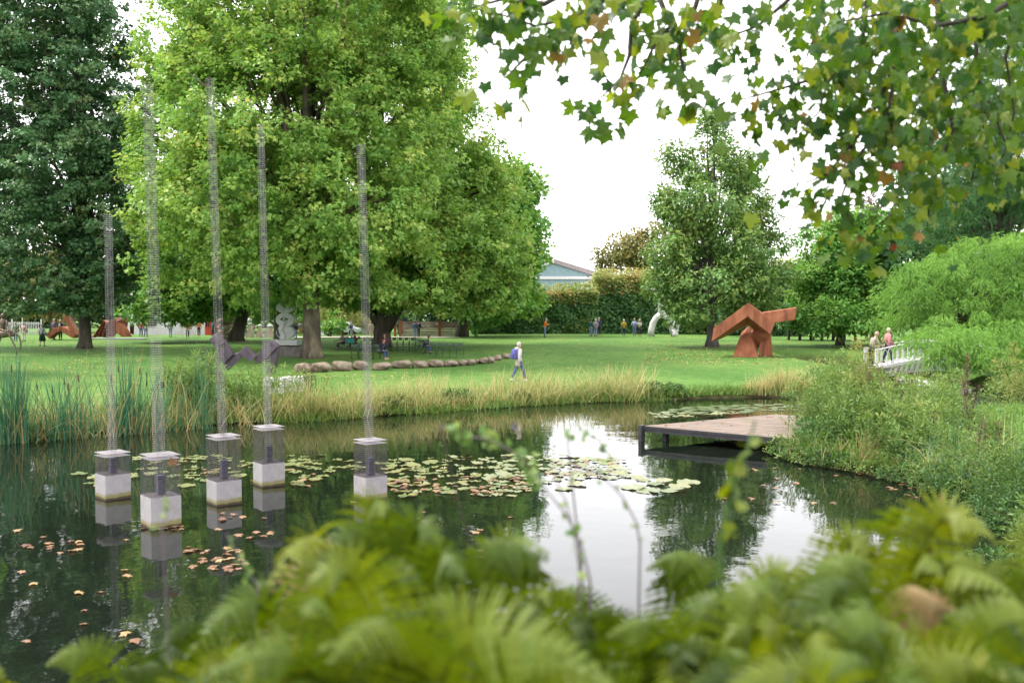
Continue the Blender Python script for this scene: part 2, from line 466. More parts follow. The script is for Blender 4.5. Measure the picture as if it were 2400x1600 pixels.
M_RUST = surf('weathering_steel', [(.28, (.12, .036, .021)), (.42, (.215, .068, .034)), (.55, (.285, .097, .046)), (.72, (.37, .145, .075))], 1.6, .8, .2, 9, stretch=(1.5, 1.5, .4), detail=8)
M_RUST_DARK = surf('old_rust', [(.3, (.10, .035, .025)), (.7, (.20, .07, .045))], 1.5, .8, .15, 8)
M_STEEL = surf('violet_steel', [(.3, (.05, .036, .052)), (.7, (.105, .078, .105))], 2, .45, .1, 9, metal=.3)
M_WIRE = surf('steel_wire', [(.3, (.07, .06, .068)), (.7, (.14, .12, .13))], 9, .45, metal=.5)
M_WIRE_LID = surf('pale_steel_wire', [(.3, (.26, .24, .25)), (.7, (.36, .335, .35))], 9, .45, metal=.2)
M_WIRE_PALE = surf('pale_steel_wire', [(.3, (.19, .18, .185)), (.7, (.33, .31, .32))], 9, .45, metal=.3)
M_BLUE = surf('blue_slate', [(.3, (.06, .065, .13)), (.7, (.11, .115, .20))], 9, .5)
M_STONE = surf('grey_stone', [(.3, (.34, .355, .345)), (.7, (.48, .49, .47))], 3, .7, .15, 12)
M_DSTONE = surf('dark_stone', [(.3, (.07, .065, .06)), (.7, (.17, .15, .135))], 3, .8, .4, 8)
M_MARBLE = surf('white_marble', [(.3, (.40, .355, .36)), (.7, (.54, .50, .50))], 3, .6, .5, 7)
M_WHITE = surf('white_paint', [(.3, (.47, .455, .46)), (.7, (.57, .555, .56))], 4, .6)
M_BOULDER = surf('boulder', [(.28, (.10, .075, .052)), (.5, (.18, .14, .10)), (.72, (.26, .215, .165))], 3.5, .85, .7, 7)
M_TAN = surf('sandstone', [(.3, (.27, .21, .155)), (.7, (.42, .34, .27))], 2, .8, .2, 8)
M_WOOD = surf('deck_wood', [(.3, (.115, .083, .065)), (.7, (.205, .157, .125))], 6, .75, .3, 20, stretch=(.2, 1, 1))
M_DARKWOOD = surf('dark_timber', [(.3, (.016, .016, .019)), (.7, (.04, .038, .043))], 5, .6, .2, 15)
M_OLDWOOD = surf('weathered_plank', [(.25, (.09, .06, .055)), (.45, (.26, .20, .18)), (.7, (.52, .44, .40))], 1.3, .8, .3, 12, stretch=(.35, 1, 2.5))
M_CHAIR = surf('green_iron', [(.3, (.010, .03, .018)), (.7, (.02, .05, .03))], 8, .45)
M_SKIN = plain((.38, .23, .175), .55)
M_BRONZE = surf('bronze', [(.3, (.09, .06, .05)), (.7, (.20, .14, .11))], 5, .45, metal=.5)
M_METAL_BLUE = surf('teal_cladding', [(.3, (.20, .30, .33)), (.7, (.27, .37, .40))], 1.5, .5)
M_ROOF = surf('weathered_fascia', [(.3, (.20, .165, .165)), (.7, (.30, .25, .25))], 2, .7)
M_RED_PAINT = plain((.62, .075, .03), .5)
M_GLASS = surf('window_glass', [(.3, (.02, .025, .03)), (.7, (.04, .05, .055))], 2, .06, spec=.8)

def ground_mat():
    m, n, l, b = new_mat('lawn_and_bank')
    big = noise_node(n, l, .16, 5); fine = noise_node(n, l, 2.2, 6); tiny = noise_node(n, l, 26, 4)
    r1 = ramp(n, [(.33, (.055, .132, .025)), (.5, (.078, .163, .033)), (.68, (.115, .192, .045))]); l.new(big.outputs[0], r1.inputs[0])
    r2 = ramp(n, [(.3, (.50, .60, .48)), (.5, (1, 1, 1)), (.7, (1.35, 1.16, 1.1))]); l.new(fine.outputs[0], r2.inputs[0])
    r3 = ramp(n, [(.3, (.6, .65, .6)), (.7, (1.3, 1.25, 1.2))]); l.new(tiny.outputs[0], r3.inputs[0])
    def mul(a, c, f):
        x = n.new('ShaderNodeMix'); x.data_type = 'RGBA'; x.blend_type = 'MULTIPLY'; x.inputs[0].default_value = f
        l.new(a, x.inputs[6]); l.new(c, x.inputs[7]); return x.outputs[2]
    g = mul(mul(r1.outputs[0], r2.outputs[0], .8), r3.outputs[0], .7)
    bare = noise_node(n, l, .55, 5, rough=.7); br = ramp(n, [(.60, (0, 0, 0)), (.74, (.6, .6, .6))]); l.new(bare.outputs[0], br.inputs[0])
    x1 = n.new('ShaderNodeMix'); x1.data_type = 'RGBA'; l.new(br.outputs[0], x1.inputs[0]); l.new(g, x1.inputs[6]); x1.inputs[7].default_value = (.24, .21, .085, 1)
    a = n.new('ShaderNodeAttribute'); a.attribute_name = 'soil'
    soil = ramp(n, [(.35, (.03, .022, .013)), (.55, (.06, .05, .022)), (.7, (.05, .09, .02))]); l.new(fine.outputs[0], soil.inputs[0])
    x2 = n.new('ShaderNodeMix'); x2.data_type = 'RGBA'; l.new(a.outputs['Fac'], x2.inputs[0]); l.new(x1.outputs[2], x2.inputs[6]); l.new(soil.outputs[0], x2.inputs[7])
    l.new(x2.outputs[2], b.inputs['Base Color']); b.inputs['Roughness'].default_value = .95; b.inputs['Specular IOR Level'].default_value = .15
    bp = n.new('ShaderNodeBump'); bp.inputs['Strength'].default_value = .7; bp.inputs['Distance'].default_value = .06
    l.new(tiny.outputs[0], bp.inputs['Height']); l.new(bp.outputs[0], b.inputs['Normal'])
    return m

def water_mat():
    m, n, l, b = new_mat('pond_water')
    b.inputs['Base Color'].default_value = (.006, .009, .006, 1)
    b.inputs['Roughness'].default_value = .015
    b.inputs['IOR'].default_value = 1.38
    b.inputs['Specular IOR Level'].default_value = .5
    nz = noise_node(n, l, 1.1, 3, rough=.45, stretch=(1, .8, 1)); n2 = noise_node(n, l, 7, 2)
    ad = n.new('ShaderNodeMath'); ad.operation = 'MULTIPLY_ADD'; l.new(n2.outputs[0], ad.inputs[0]); ad.inputs[1].default_value = .07; l.new(nz.outputs[0], ad.inputs[2])
    bp = n.new('ShaderNodeBump'); bp.inputs['Strength'].default_value = .22; bp.inputs['Distance'].default_value = .03
    l.new(ad.outputs[0], bp.inputs['Height']); l.new(bp.outputs[0], b.inputs['Normal'])
    return m

# ------------------------------------------------------------------ ground and water
def axis(parts):
    out = []
    for a, b_, st in parts: out += list(np.arange(a, b_, st))
    return np.array(out + [parts[-1][1]])
gx = axis([(-1500, -200, 260), (-200, -60, 20), (-60, -26, 2.0), (-26, 30, 0.4), (30, 60, 1.5), (60, 200, 20), (200, 1500, 260)])
gy = axis([(-300, -20, 40), (-20, -1, 2), (-1, 48, 0.35), (48, 70, 1.0), (70, 130, 2.5), (130, 250, 20), (250, 2500, 250)])
GX, GY = np.meshgrid(gx, gy)
GZ = ground_z(GX, GY)
V = np.stack([GX.ravel(), GY.ravel(), GZ.ravel()], 1)
nx, ny = len(gx), len(gy)
ii = (np.arange(ny - 1)[:, None] * nx + np.arange(nx - 1)[None]).ravel()
F = np.stack([ii, ii + 1, ii + nx + 1, ii + nx], 1)
me = np_mesh('ground', V, F, ground_mat(), smooth=True)
sd = shore(GX, GY).ravel()
soil = np.clip(sstep(0.45, 0.1, sd) + sstep(15, 12, GY.ravel()) * (1 - sstep(8.5, 10, GX.ravel())), 0, 1)
a = me.attributes.new('soil', 'FLOAT', 'POINT'); a.data.foreach_set('value', soil.astype(np.float32))
tag(link('ground', me), kind='structure')
w = MB(); w.add([(-60, 6.5, 0), (46, 6.5, 0), (46, 68, 0), (-60, 68, 0)], [(0, 1, 2, 3)])
tag(w.build('pond_water', water_mat()), kind='structure')
# ------------------------------------------------------------------ trees
def lobe(u, v, ru, rv, y, dy=0.0, k=1.0):
    y = y + dy
    p = at(u, v, y)
    return (p.x, y, p.z, ru * y / RES, ru * y / RES * k, rv * y / RES)

def tree(name, label, u, v, lobes, trunk_r, clumps, per, rc, T, size, mat, seed, bark=None, lean=(0, 0), fork=None, droop=.35, fill=.45, limbs=22, y=None, zmin=None, group=None, extra=None, flat=.85, top=None, dome=False, void=-.12):
    rng = np.random.default_rng(seed); rnd = random.Random(seed)
    b = on_ground(u, v) if y is None else Vector((at(u, v, y).x, y, gz(at(u, v, y).x, y)))
    t = thing(name, label, 'tree', b, 0, group)
    L = [lobe(q[0], q[1], q[2], q[3], b.y, q[4] if len(q) > 4 else 0, q[5] if len(q) > 5 else 1.0) for q in lobes]
    (Vv, Ff, Tt), C = crown_leaves(L, clumps, per, rc, T, size, rng, droop, fill, flat, zmin=b.z + zmin if zmin else None, dome=dome, void=void)
    Vv = Vv - np.array(b)
    link('crown', np_mesh('crown', Vv, Ff, mat, Tt), t)
    C = C - np.array(b)
    La = np.array(L); cx = np.average(La[:, 0] - b.x, weights=La[:, 3]); cy = np.average(La[:, 1] - b.y, weights=La[:, 3])
    ztop = (La[:, 2] + La[:, 5]).max() - b.z
    zfork = fork if fork else max(2.2, (La[:, 2] - La[:, 5]).min() - b.z + 1.0)
    m = MB(); n = 9
    path, rad = [], []
    for i in range(n + 1):
        f = i / n
        z = f * ztop * (top or .82)
        path.append((lean[0] * z + .12 * trunk_r * math.sin(f * 9 + seed), lean[1] * z + .1 * trunk_r * math.cos(f * 7), z))
        rad.append(trunk_r * (1 - .93 * f ** .85))
    path.insert(1, (lean[0] * .3, lean[1] * .3, .3)); rad.insert(1, trunk_r * 1.08)
    path.insert(2, (lean[0] * .9, lean[1] * .9, .9)); rad.insert(2, trunk_r * .95)
    path[0] = (0, 0, -.25); rad[0] = trunk_r * 1.22
    m.tube(path, rad, 14)
    for k in range(5):
        a = k * 1.257 + seed
        m.tube([(math.cos(a) * trunk_r * 1.35, math.sin(a) * trunk_r * 1.35, -.15), (math.cos(a) * trunk_r * 1.0, math.sin(a) * trunk_r, .28), (math.cos(a) * trunk_r * .5, math.sin(a) * trunk_r * .5, .9)], [trunk_r * .12, trunk_r * .24, trunk_r * .26], 6)
    m.build('trunk', bark or M_BARK, t, smooth=True)
    br = MB()
    idx = [i for i in rng.permutation(len(C)) if not dome or math.hypot(C[i][0] - cx, C[i][1] - cy) < 3.4][:limbs]
    for i in idx:
        c = C[i]
        z0 = min(max(zfork + rnd.uniform(0, .7) * (c[2] - zfork) * .6, zfork * .8), ztop * .75) if c[2] > zfork else zfork * rnd.uniform(.9, 1.3)
        r0 = trunk_r * (1 - .9 * (z0 / ztop)) * rnd.uniform(.3, .5)
        p0 = Vector((lean[0] * z0, lean[1] * z0, z0)); p3 = Vector(c)
        d = p3 - p0
        p1 = p0 + d * .3 + Vector((0, 0, (.02 if dome else .14) * d.length)); p2 = p0 + d * .65 + Vector((rnd.uniform(-.3, .3), rnd.uniform(-.3, .3), .12 * d.length * (0 if dome else 1)))
        br.tube([p0, p1, p2, p3], [r0, r0 * .7, r0 * .4, r0 * .12], 6)
    if extra: extra(br)
    br.build('branches', bark or M_BARK, t, smooth=True)
    return t

# the group of plane trees in the middle of the lawn
tree('plane_tree', 'huge bright green plane tree, its pale flaking trunk beside the grey stone sculpture', 717, 822,
     [(700, -60, 330, 280, 0), (560, 60, 200, 150, 1), (880, 60, 150, 170, 0), (430, 170, 115, 110, 2), (430, 330, 120, 130, 0), (640, 260, 250, 220, -2), (900, 290, 160, 200, -1), (560, 450, 230, 160, -2),
      (790, 470, 200, 150, -3), (430, 540, 110, 130, 1), (620, 600, 200, 90, -1), (860, 600, 140, 90, -1), (385, 85, 62, 46, 1), (345, 62, 34, 26, 1), (400, 170, 60, 40, 0), (350, 260, 44, 50, 0), (335, 330, 40, 40, 0), (470, 60, 60, 40, 1), (1010, 90, 50, 60, 0), (1040, 180, 40, 50, 0), (1060, 30, 36, 40, 0), (1055, 260, 40, 40, 1), (320, 130, 30, 24, 0), (310, 400, 40, 50, 0), (320, 480, 40, 50, 0)],
     .60, 7600, 32, .50, LOBED, .25, M_PLANE, 11, M_BARK_PLANE, void=-.19, fill=.6, limbs=60, fork=4.5, zmin=2.7)
tree('plane_tree', 'wide plane tree with a dark forked trunk rising behind the rows of chairs', 878, 797,
     [(880, 60, 160, 200, 0), (960, 200, 120, 170, 0), (1000, 360, 130, 140, -2), (1090, 470, 130, 110, 0), (1010, 560, 170, 120, -3), (880, 560, 190, 130, -2), (1130, 590, 90, 100, 0), (980, 655, 170, 66, -2), (800, 640, 120, 70, -1), (1110, 665, 90, 62, -1), (1090, 400, 60, 50, -1)],
     .66, 6000, 32, .56, LOBED, .27, M_PLANE, 12, M_BARK, void=-.19, fill=.55, limbs=44, fork=3.6, zmin=2.6,
     extra=lambda br: (br.tube([(0, 0, 1.4), (-1.1, -.3, 3.0), (-2.9, -.5, 4.2), (-5.5, -.8, 5.2)], [.42, .36, .27, .12], 8), br.tube([(.1, 0, 1.3), (1.0, -.2, 2.6), (2.2, -.4, 4.6), (3.6, -.6, 7)], [.6, .5, .36, .15], 8)))
tree('plane_tree', 'plane tree on the right of the group, its short trunk before the weathered plank wall', 1060, 773,
     [(1110, 470, 115, 90, 0), (1150, 560, 100, 100, 0), (1090, 620, 110, 75, -1), (1205, 450, 42, 45, 0), (1195, 560, 60, 80, 1), (1170, 660, 55, 60, 0), (1185, 400, 35, 40, 0), (1130, 690, 90, 50, -2), (1000, 500, 120, 120, 0)],
     .46, 1100, 44, .9, LOBED, .40, M_PLANE2, 13, M_BARK, limbs=22, fork=4)
tree('lime_tree', 'leaning dark trunked tree left of the grey stone sculpture under the plane canopy', 541, 783,
     [(520, 500, 130, 130, 0), (470, 620, 110, 90, -1), (590, 640, 110, 75, 0), (530, 380, 130, 120, 0), (440, 420, 80, 100, 0), (400, 650, 75, 65, 0), (420, 700, 60, 40, -2), (350, 690, 60, 36, -2), (470, 700, 45, 30, -2), (380, 722, 50, 24, -4), (445, 720, 48, 24, -3), (320, 715, 45, 26, -4), (500, 700, 40, 22, -3)],
     .60, 1300, 40, .85, LOBED, .38, M_PLANE2, 14, M_BARK, lean=(.26, 0), limbs=22, fork=4, zmin=1.9)
tree('lime_tree', 'slim upright trunk seen between the leaning tree and the grey stone sculpture', 640, 792,
     [(650, 520, 130, 120, 0), (640, 640, 100, 62, 0), (700, 420, 140, 130, 0), (740, 610, 100, 80, 0)],
     .38, 800, 40, .85, LOBED, .36, M_PLANE2, 15, M_BARK, limbs=16, fork=4.5)
tree('maple_tree', 'tall dark green maple with a stout black trunk on the left of the lawn', 196, 800,
     [(90, -30, 180, 170, 0), (150, 120, 150, 140, 0), (60, 220, 170, 150, -1), (200, 260, 130, 120, 0), (230, 340, 100, 80, -1), (100, 380, 170, 110, -2), (200, 480, 160, 110, -1), (60, 530, 150, 110, -2), (230, 590, 95, 70, -1), (130, 640, 130, 55, -2), (215, 650, 65, 50, -2), (-70, 300, 160, 330, 0), (180, 20, 90, 90, 1), (300, 590, 50, 60, 0), (200, 690, 60, 42, -2), (300, 420, 58, 60, -1), (290, 250, 50, 60, 0), (255, 120, 40, 40, 1), (300, 520, 50, 50, -1), (270, 655, 62, 40, -1), (20, 690, 90, 44, -3), (110, 700, 70, 40, -3)],
     .45, 3300, 44, .62, LOBED, .28, M_MAPLE, 16, M_BARK, flat=.55, void=-.2, limbs=40, fork=4.2, zmin=2.5)
tree('lime_tree', 'broad lime tree just beyond the left edge that shades the near lawn', -420, 860,
     [(-440, 560, 300, 140, 0), (-330, 470, 220, 140, 0), (-560, 480, 220, 140, 0), (-420, 380, 240, 130, 0)], .5, 900, 30, .7, LOBED, .32, M_PLANE2, 29, y=47, limbs=24, fork=3.5)
tree('oak_tree', 'slender open crowned tree with a grey trunk beside the rust red steel sculpture', 1636, 796,
     [(1640, 262, 16, 26, 0), (1637, 305, 40, 52, 0), (1640, 390, 78, 62, 0), (1560, 365, 38, 42, 0), (1712, 390, 34, 42, 0), (1620, 470, 122, 62, 0), (1725, 490, 52, 52, 0), (1520, 470, 35, 30, 0), (1650, 560, 140, 66, 0), (1540, 590, 62, 48, -1), (1755, 570, 48, 44, 0), (1660, 640, 150, 60, -1), (1540, 660, 60, 36, -1), (1770, 640, 62, 32, 0), (1600, 715, 75, 34, -2), (1720, 700, 70, 40, -1), (1800, 620, 28, 14, 0)],
     .42, 2000, 28, .56, KITE, .29, M_OAK, 27, surf('grey_bark', [(.3, (.06, .05, .05)), (.7, (.16, .14, .13))], 3, .9, .4, 9, stretch=(1, 1, .3)), limbs=90, fork=3.5, top=.97, fill=.5, void=-.24)
# right of the sculpture
tree('hornbeam_tree', 'rounded light green tree between the dark hedge and the feathery cypresses', 1930, 790,
     [(1930, 600, 90, 100, 0), (1975, 545, 70, 62, 0), (1880, 660, 62, 62, 0), (1960, 660, 85, 62, -1), (1900, 560, 45, 40, 0), (1880, 725, 62, 40, -3), (1960, 730, 70, 36, -3)],
     .3, 1300, 34, .6, KITE, .33, M_PLANE2, 18, limbs=26, y=76, fork=2.5, void=-.3)
tree('copper_beech', 'small purplish brown tree tucked behind the light green tree on the right', 2010, 790,
     [(2010, 560, 60, 90, 0), (2000, 650, 62, 62, -3), (2040, 700, 60, 50, -3)], .4, 330, 34, .7, KITE, .4, M_RED, 19, limbs=20, y=82)
tree('autumn_tree', 'olive brown tree standing beyond the clipped hedge', 1440, 760,
     [(1440, 575, 62, 45, 0), (1400, 590, 36, 36, 0), (1480, 570, 50, 48, 0), (1430, 640, 60, 40, 0), (1510, 560, 40, 40, 0)], .45, 330, 30, .95, KITE, .5, M_OLIVE, 20, limbs=26, y=122, fork=3)
def cypress(label, u, v, y, lobes, mat, seed, clumps, r, size):
    return tree('cypress_tree', label, u, v, lobes, r, clumps, 120, .66, SPRAY, size, mat, seed, limbs=30, y=y, droop=.55, fill=.55, fork=2, dome=True, void=-2)
cypress('feathery pale green cypress drooping over the white footbridge', 2260, 842, 54,
        [(2220, 660, 120, 85, 0), (2110, 700, 70, 65, -1), (2300, 620, 110, 75, 0), (2330, 720, 110, 95, -1), (2200, 760, 100, 60, -2), (2090, 740, 55, 50, -2), (2130, 640, 62, 40, 0), (2300, 800, 100, 48, -9), (2400, 660, 120, 150, 0), (2170, 800, 62, 34, -9), (2240, 815, 70, 36, -9), (2330, 830, 70, 30, -10), (2150, 790, 42, 30, -9), (2190, 835, 52, 24, -9.5)], M_CYP, 21, 560, .45, .36)
cypress('taller deep green cypress rising behind the drooping one', 2290, 800, 63,
        [(2300, 430, 95, 75, 0), (2200, 480, 90, 62, 0), (2360, 300, 120, 130, 0), (2260, 330, 90, 90, 0), (2330, 170, 100, 110, 0), (2140, 540, 70, 50, 0), (2220, 580, 90, 50, 0), (2380, 530, 90, 80, 0), (2200, 250, 70, 80, 0)], M_CYP2, 22, 520, .5, .42)
tree('yew_tree', 'dark evergreen standing behind the cypresses at the right edge', 2190, 800,
     [(2180, 430, 140, 130, 0), (2080, 560, 110, 90, 0), (2250, 600, 140, 120, 0), (2100, 680, 90, 90, 0)], .5, 500, 36, 1.0, KITE, .55, M_HEDGE, 23, limbs=14, y=76)
# trees that close the view behind the lawn
for i, (u, y, lb, mat, lab) in enumerate([
    (20, 118, [(20, 640, 90, 80), (40, 690, 80, 40), (-60, 560, 90, 120)], M_BACK, 'yellowing tree behind the bronze figure at the left edge'),
    (120, 112, [(125, 690, 70, 48), (90, 640, 80, 60), (150, 600, 90, 90)], M_OLIVE, 'brown and yellow tree behind the white picket fence'),
    (250, 125, [(250, 660, 90, 60), (290, 700, 70, 40), (260, 560, 90, 90)], M_BACK, 'dull green tree behind the ribbed rust sculpture'),
    (365, 122, [(370, 650, 75, 62), (350, 560, 90, 90), (400, 700, 60, 36)], M_PLANE2, 'green tree above the white pavilion wall'),
    (560, 130, [(560, 650, 110, 80), (500, 600, 90, 100), (620, 690, 90, 40)], M_BACK, 'pale green tree behind the leaning trunk'),
    (700, 128, [(690, 640, 110, 90), (760, 600, 90, 100)], M_PLANE2, 'mid green tree behind the pale flaking trunk'),
    (920, 120, [(930, 640, 90, 85), (980, 580, 90, 110), (1060, 640, 90, 90)], M_BACK, 'tree with thinning leaves behind the plank wall')]):
    tree('far_tree', lab, u, 760, lb, .3, 330, 26, 1.2, KITE, .62, mat, 40 + i, limbs=14, y=y, fork=3, group='trees that close the view behind the lawn')
tree('willow_tree', 'yellow green weeping willow seen under the plane canopy', 790, 760,
     [(790, 730, 52, 32), (830, 735, 36, 30), (765, 722, 30, 28)], .35, 150, 46, .8, SPRAY, .7, M_WILLOW, 50, limbs=16, y=108, droop=1.3, fork=1.5)
tree('young_tree', 'small bare stemmed tree with sparse leaves in front of the parked car', 757, 768,
     [(757, 735, 26, 22), (775, 745, 18, 14), (742, 748, 14, 12)], .16, 60, 16, .5, KITE, .35, M_PLANE2, 51, limbs=26, y=96, fork=.4)

# woodland that closes the horizon
wr = np.random.default_rng(70); n = 42000
X = wr.uniform(-135, 135, n); Hh = 7.5 + 2.5 * np.sin(X * .11) + 1.5 * np.sin(X * .37 + 1); Hh = np.where(X > -2, np.minimum(Hh, 4.6), Hh)
Z = Hh * wr.random(n) ** .8
Y = 150 + 1.6 * np.sin(X * .5 + Z * .8) + wr.random(n) * 5
P = np.stack([X, Y, Z], 1)
Vv, Ff, Tt = leaf_arrays(P, wr.normal(size=(n, 3)) + np.array([0, 0, -.4]), np.array([0, -.7, .7]) + wr.normal(size=(n, 3)) * .5, .95 * (.6 + .8 * wr.random(n)), KITE, wr)
tag(link('woodland', np_mesh('woodland', Vv, Ff, M_WOODS, Tt)), kind='stuff')

# ------------------------------------------------------------------ hedges
def hedge(name, label, u0, v0, u1, v1, y, depth, mat, top_mat, seed, n, vtop, rough=.5, stems=False, group=None):
    rng = np.random.default_rng(seed)
    p0, p1 = at(u0, v0, y), at(u1, v1, y)
    base = min(gz(p0.x, y), gz(p1.x, y)) - .1
    h0 = at(u0, vtop[0], y).z - base; h1 = at(u1, vtop[1], y).z - base
    t = thing(name, label, 'hedge', ((p0.x + p1.x) / 2, y, base), 0, group)
    w = p1.x - p0.x
    core = MB()
    z0 = 1.2 if stems else 0.0
    core.hull([(-w / 2 + .5, .7, z0), (w / 2 - .5, .7, z0), (-w / 2 + .5, depth - .6, z0), (w / 2 - .5, depth - .6, z0), (-w / 2 + .5, .8, h0 - .9), (w / 2 - .5, .8, h1 - .9), (-w / 2 + .5, depth - .7, h0 - .9), (w / 2 - .5, depth - .7, h1 - .9)])
    core.build('woody_core', M_TWIG, t)
    def leaves(nn, zlo, zhi, m, nm, sz, spill):
        f = rng.random(nn)
        X = -w / 2 + w * f
        H = h0 + (h1 - h0) * f
        side = rng.random(nn)
        zf = zlo + (zhi - zlo) * rng.random(nn)
        bump = .35 * np.sin(X * .9 + seed) * np.cos(zf * 6 + X * .4) + .25 * np.sin(X * 2.3 + zf * 9)
        Y = np.where(side < .62, -.1 + bump * .6 + rng.random(nn) * .75, depth * rng.random(nn))
        Z = np.where(side < .62, z0 + (H - z0) * zf, H * (1 - .06 * rng.random(nn)) + bump * rough * .6 + (rng.random(nn) ** 3) * spill)
        Z = np.where((side >= .62) & (zhi < .95), z0 + (H - z0) * zf, Z)
        Y = np.where((side >= .62) & (zhi < .95), depth + .1 - rng.random(nn) * .7, Y)
        P = np.stack([X, Y, Z], 1)
        N = np.where((side < .62)[:, None], np.array([0, -.8, .6]), np.array([0, -.1, 1])) + rng.normal(size=(nn, 3)) * .5
        D = rng.normal(size=(nn, 3)) * .7 + np.array([0, -.3, -.35])
        link(nm, np_mesh(nm, *leaf_arrays(P, D, N, sz * (.6 + .8 * rng.random(nn)), KITE, rng)[:2], m, np.repeat(rng.random(nn), 2)), t)
    leaves(n, .0, .9, mat, 'foliage', .30, .1)
    if top_mat: leaves(int(n * .5), .74, 1.02, top_mat, 'new_shoots', .30, 1.1)
    if stems:
        s = MB()
        for x in np.arange(-w / 2 + .5, w / 2, .95): s.tube([(x, depth * .4, -.1), (x + .05, depth * .4, 1.6)], [.13, .1], 6)
        s.build('stems', M_BARK, t)
    return t
hedge('clipped_hedge', 'tall clipped hedge with russet tips behind the man in the orange jacket', 1082, 772, 1372, 772, 98, 3, M_HEDGE, M_HEDGE_TOP, 60, 22000, (676, 670))
hedge('clipped_hedge', 'higher green hedge behind the white two legged figure', 1365, 772, 1660, 772, 100, 3, M_HEDGE, M_HEDGE_TOP, 61, 22000, (640, 628))
hedge('clipped_hedge', 'dark hedge behind the rust red steel sculpture and the open crowned tree', 1650, 772, 1850, 772, 96, 3, M_HEDGE, M_HEDGE_TOP, 62, 15000, (625, 612))
hedge('stemmed_hedge', 'dark hedge on bare stems to the right of the rust red steel sculpture', 1805, 785, 2045, 785, 84, 2.5, M_HEDGE, None, 63, 15000, (690, 700), stems=True)

# ------------------------------------------------------------------ buildings and structures behind
def window(parent, c, w, h, d=.12, fm=None):
    f = MB()
    for x in (-w / 2, w / 2): f.box((c[0] + x, c[1], c[2]), (.08, d, h + .08))
    for z in (-h / 2, h / 2): f.box((c[0], c[1], c[2] + z), (w - .08, d * .9, .08))
    f.box((c[0], c[1], c[2]), (.05, d * .8, h - .08))
    fo = f.build('window', fm or M_WHITE, parent)
    g = MB(); g.box((c[0], c[1] + .02, c[2]), (w - .04, .03, h - .04)); g.build('pane', M_GLASS, fo)

y = 175
pr, pl = at(1425, 660, y), at(1195, 660, y)
bt = thing('industrial_hall', 'large hall with teal ribbed cladding and a low pitched roof beyond the hedge', 'building', (pl.x, y, gz(pl.x, y)))
zb = bt.location.z
def hz(u, v): p = at(u, v, y); return (p.x - pl.x, p.z - zb)
apex = hz(1272, 605); le = hz(1195, 622); re_ = hz(1425, 652)
m = MB(); m.prism([(le[0], 0), (re_[0], 0), re_, apex, le], (0, 0, 0), (1, 0, 0), (0, 0, 1), (0, 1, 0), 30); m.build('wall', M_METAL_BLUE, bt)
rb = MB(); nrib = 46
for i in range(nrib):
    x = le[0] + .3 + (re_[0] - le[0] - .6) * i / (nrib - 1)
    zt = (le[1] + (apex[1] - le[1]) * (x - le[0]) / (apex[0] - le[0])) if x < apex[0] else (apex[1] + (re_[1] - apex[1]) * (x - apex[0]) / (re_[0] - apex[0]))
    rb.box((x, -.06, zt / 2), (.12, .12, zt - .2))
o = rb.build('cladding_rib', M_METAL_BLUE, bt); o['kind'] = 'stuff'
def slope(p, q, th, name, mat):
    mm = MB(); mm.prism([(p[0], p[1]), (q[0], q[1]), (q[0], q[1] + th), (p[0], p[1] + th)], (0, -.45, 0), (1, 0, 0), (0, 0, 1), (0, 1, 0), 31); mm.build(name, mat, bt)
slope((le[0] - 1, le[1] - .25), (apex[0], apex[1] + .01), .5, 'roof', M_WHITE); slope((apex[0], apex[1] + .02), (re_[0] + .6, re_[1] - .15), .8, 'roof', M_ROOF)
m = MB(); q = hz(1300, 638); m.box((q[0] - 1, -.2, q[1]), (12, .25, .5)); m.build('trim_band', M_WHITE, bt)
m = MB(); q0 = hz(1330, 652); q1 = hz(1392, 632); m.prism([(q0[0], 0), (q1[0], 0), (q1[0], q1[1]), (q0[0], q0[1])], (0, -9, 0), (1, 0, 0), (0, 0, 1), (0, 1, 0), 8); m.build('annex', M_WHITE, bt)

y = 106
p = at(285, 770, y)
bt = thing('white_pavilion', 'low white building with dark windows behind the visitors on the left', 'building', (p.x, y, gz(p.x, y) - .1))
wd = at(478, 770, y).x - p.x
m = MB(); m.box((wd / 2, 3, 1.6), (wd, 6, 3.2)); m.build('wall', M_WHITE, bt)
m = MB(); m.box((wd / 2, 2.9, 3.32), (wd + .5, 6.8, .22)); m.build('roof', M_DSTONE, bt)
for k in (.30, .74): window(bt, (wd * k, -.03, 1.75), 1.1, 1.6, fm=M_DSTONE)
y = 101
p = at(470, 768, y)
bt = thing('red_kiosk', 'red kiosk with a flat canopy and red framed door under the trees', 'kiosk', (p.x, y, gz(p.x, y) - .05))
wd = at(512, 768, y).x - p.x
m = MB(); m.box((wd / 2, 1.2, 1.2), (wd, 2.2, 2.4)); m.build('wall', M_RED_PAINT, bt)
m = MB(); m.box((wd / 2, .9, 2.52), (wd + .7, 3.4, .22)); m.build('canopy', M_RED_PAINT, bt)
d = MB(); d.box((wd * .55, .07, 1.05), (.95, .06, 2.0)); do = d.build('door', plain((.50, .05, .02), .5), bt)
for z in (.55, 1.5):
    g = MB(); g.box((wd * .55, .03, z), (.6, .03, .7)); g.build('pane', M_GLASS, do)
window(bt, (wd * .16, .08, 1.4), .45, 1.1, fm=M_RED_PAINT); window(bt, (wd * .88, .08, 1.4), .35, 1.1, fm=M_RED_PAINT)
y = 118
p = at(722, 768, y)
bt = thing('white_house', 'white walled house glimpsed behind the parked car', 'building', (p.x, y, gz(p.x, y)))
m = MB(); m.box((1.2, 2, 1.8), (3.4, 4, 3.6)); m.build('wall', M_WHITE, bt)
m = MB(); m.prism([(-.9, 3.62), (3.3, 3.62), (1.2, 5.2)], (0, -.4, 0), (1, 0, 0), (0, 0, 1), (0, 1, 0), 4.8); m.build('roof', M_ROOF, bt)
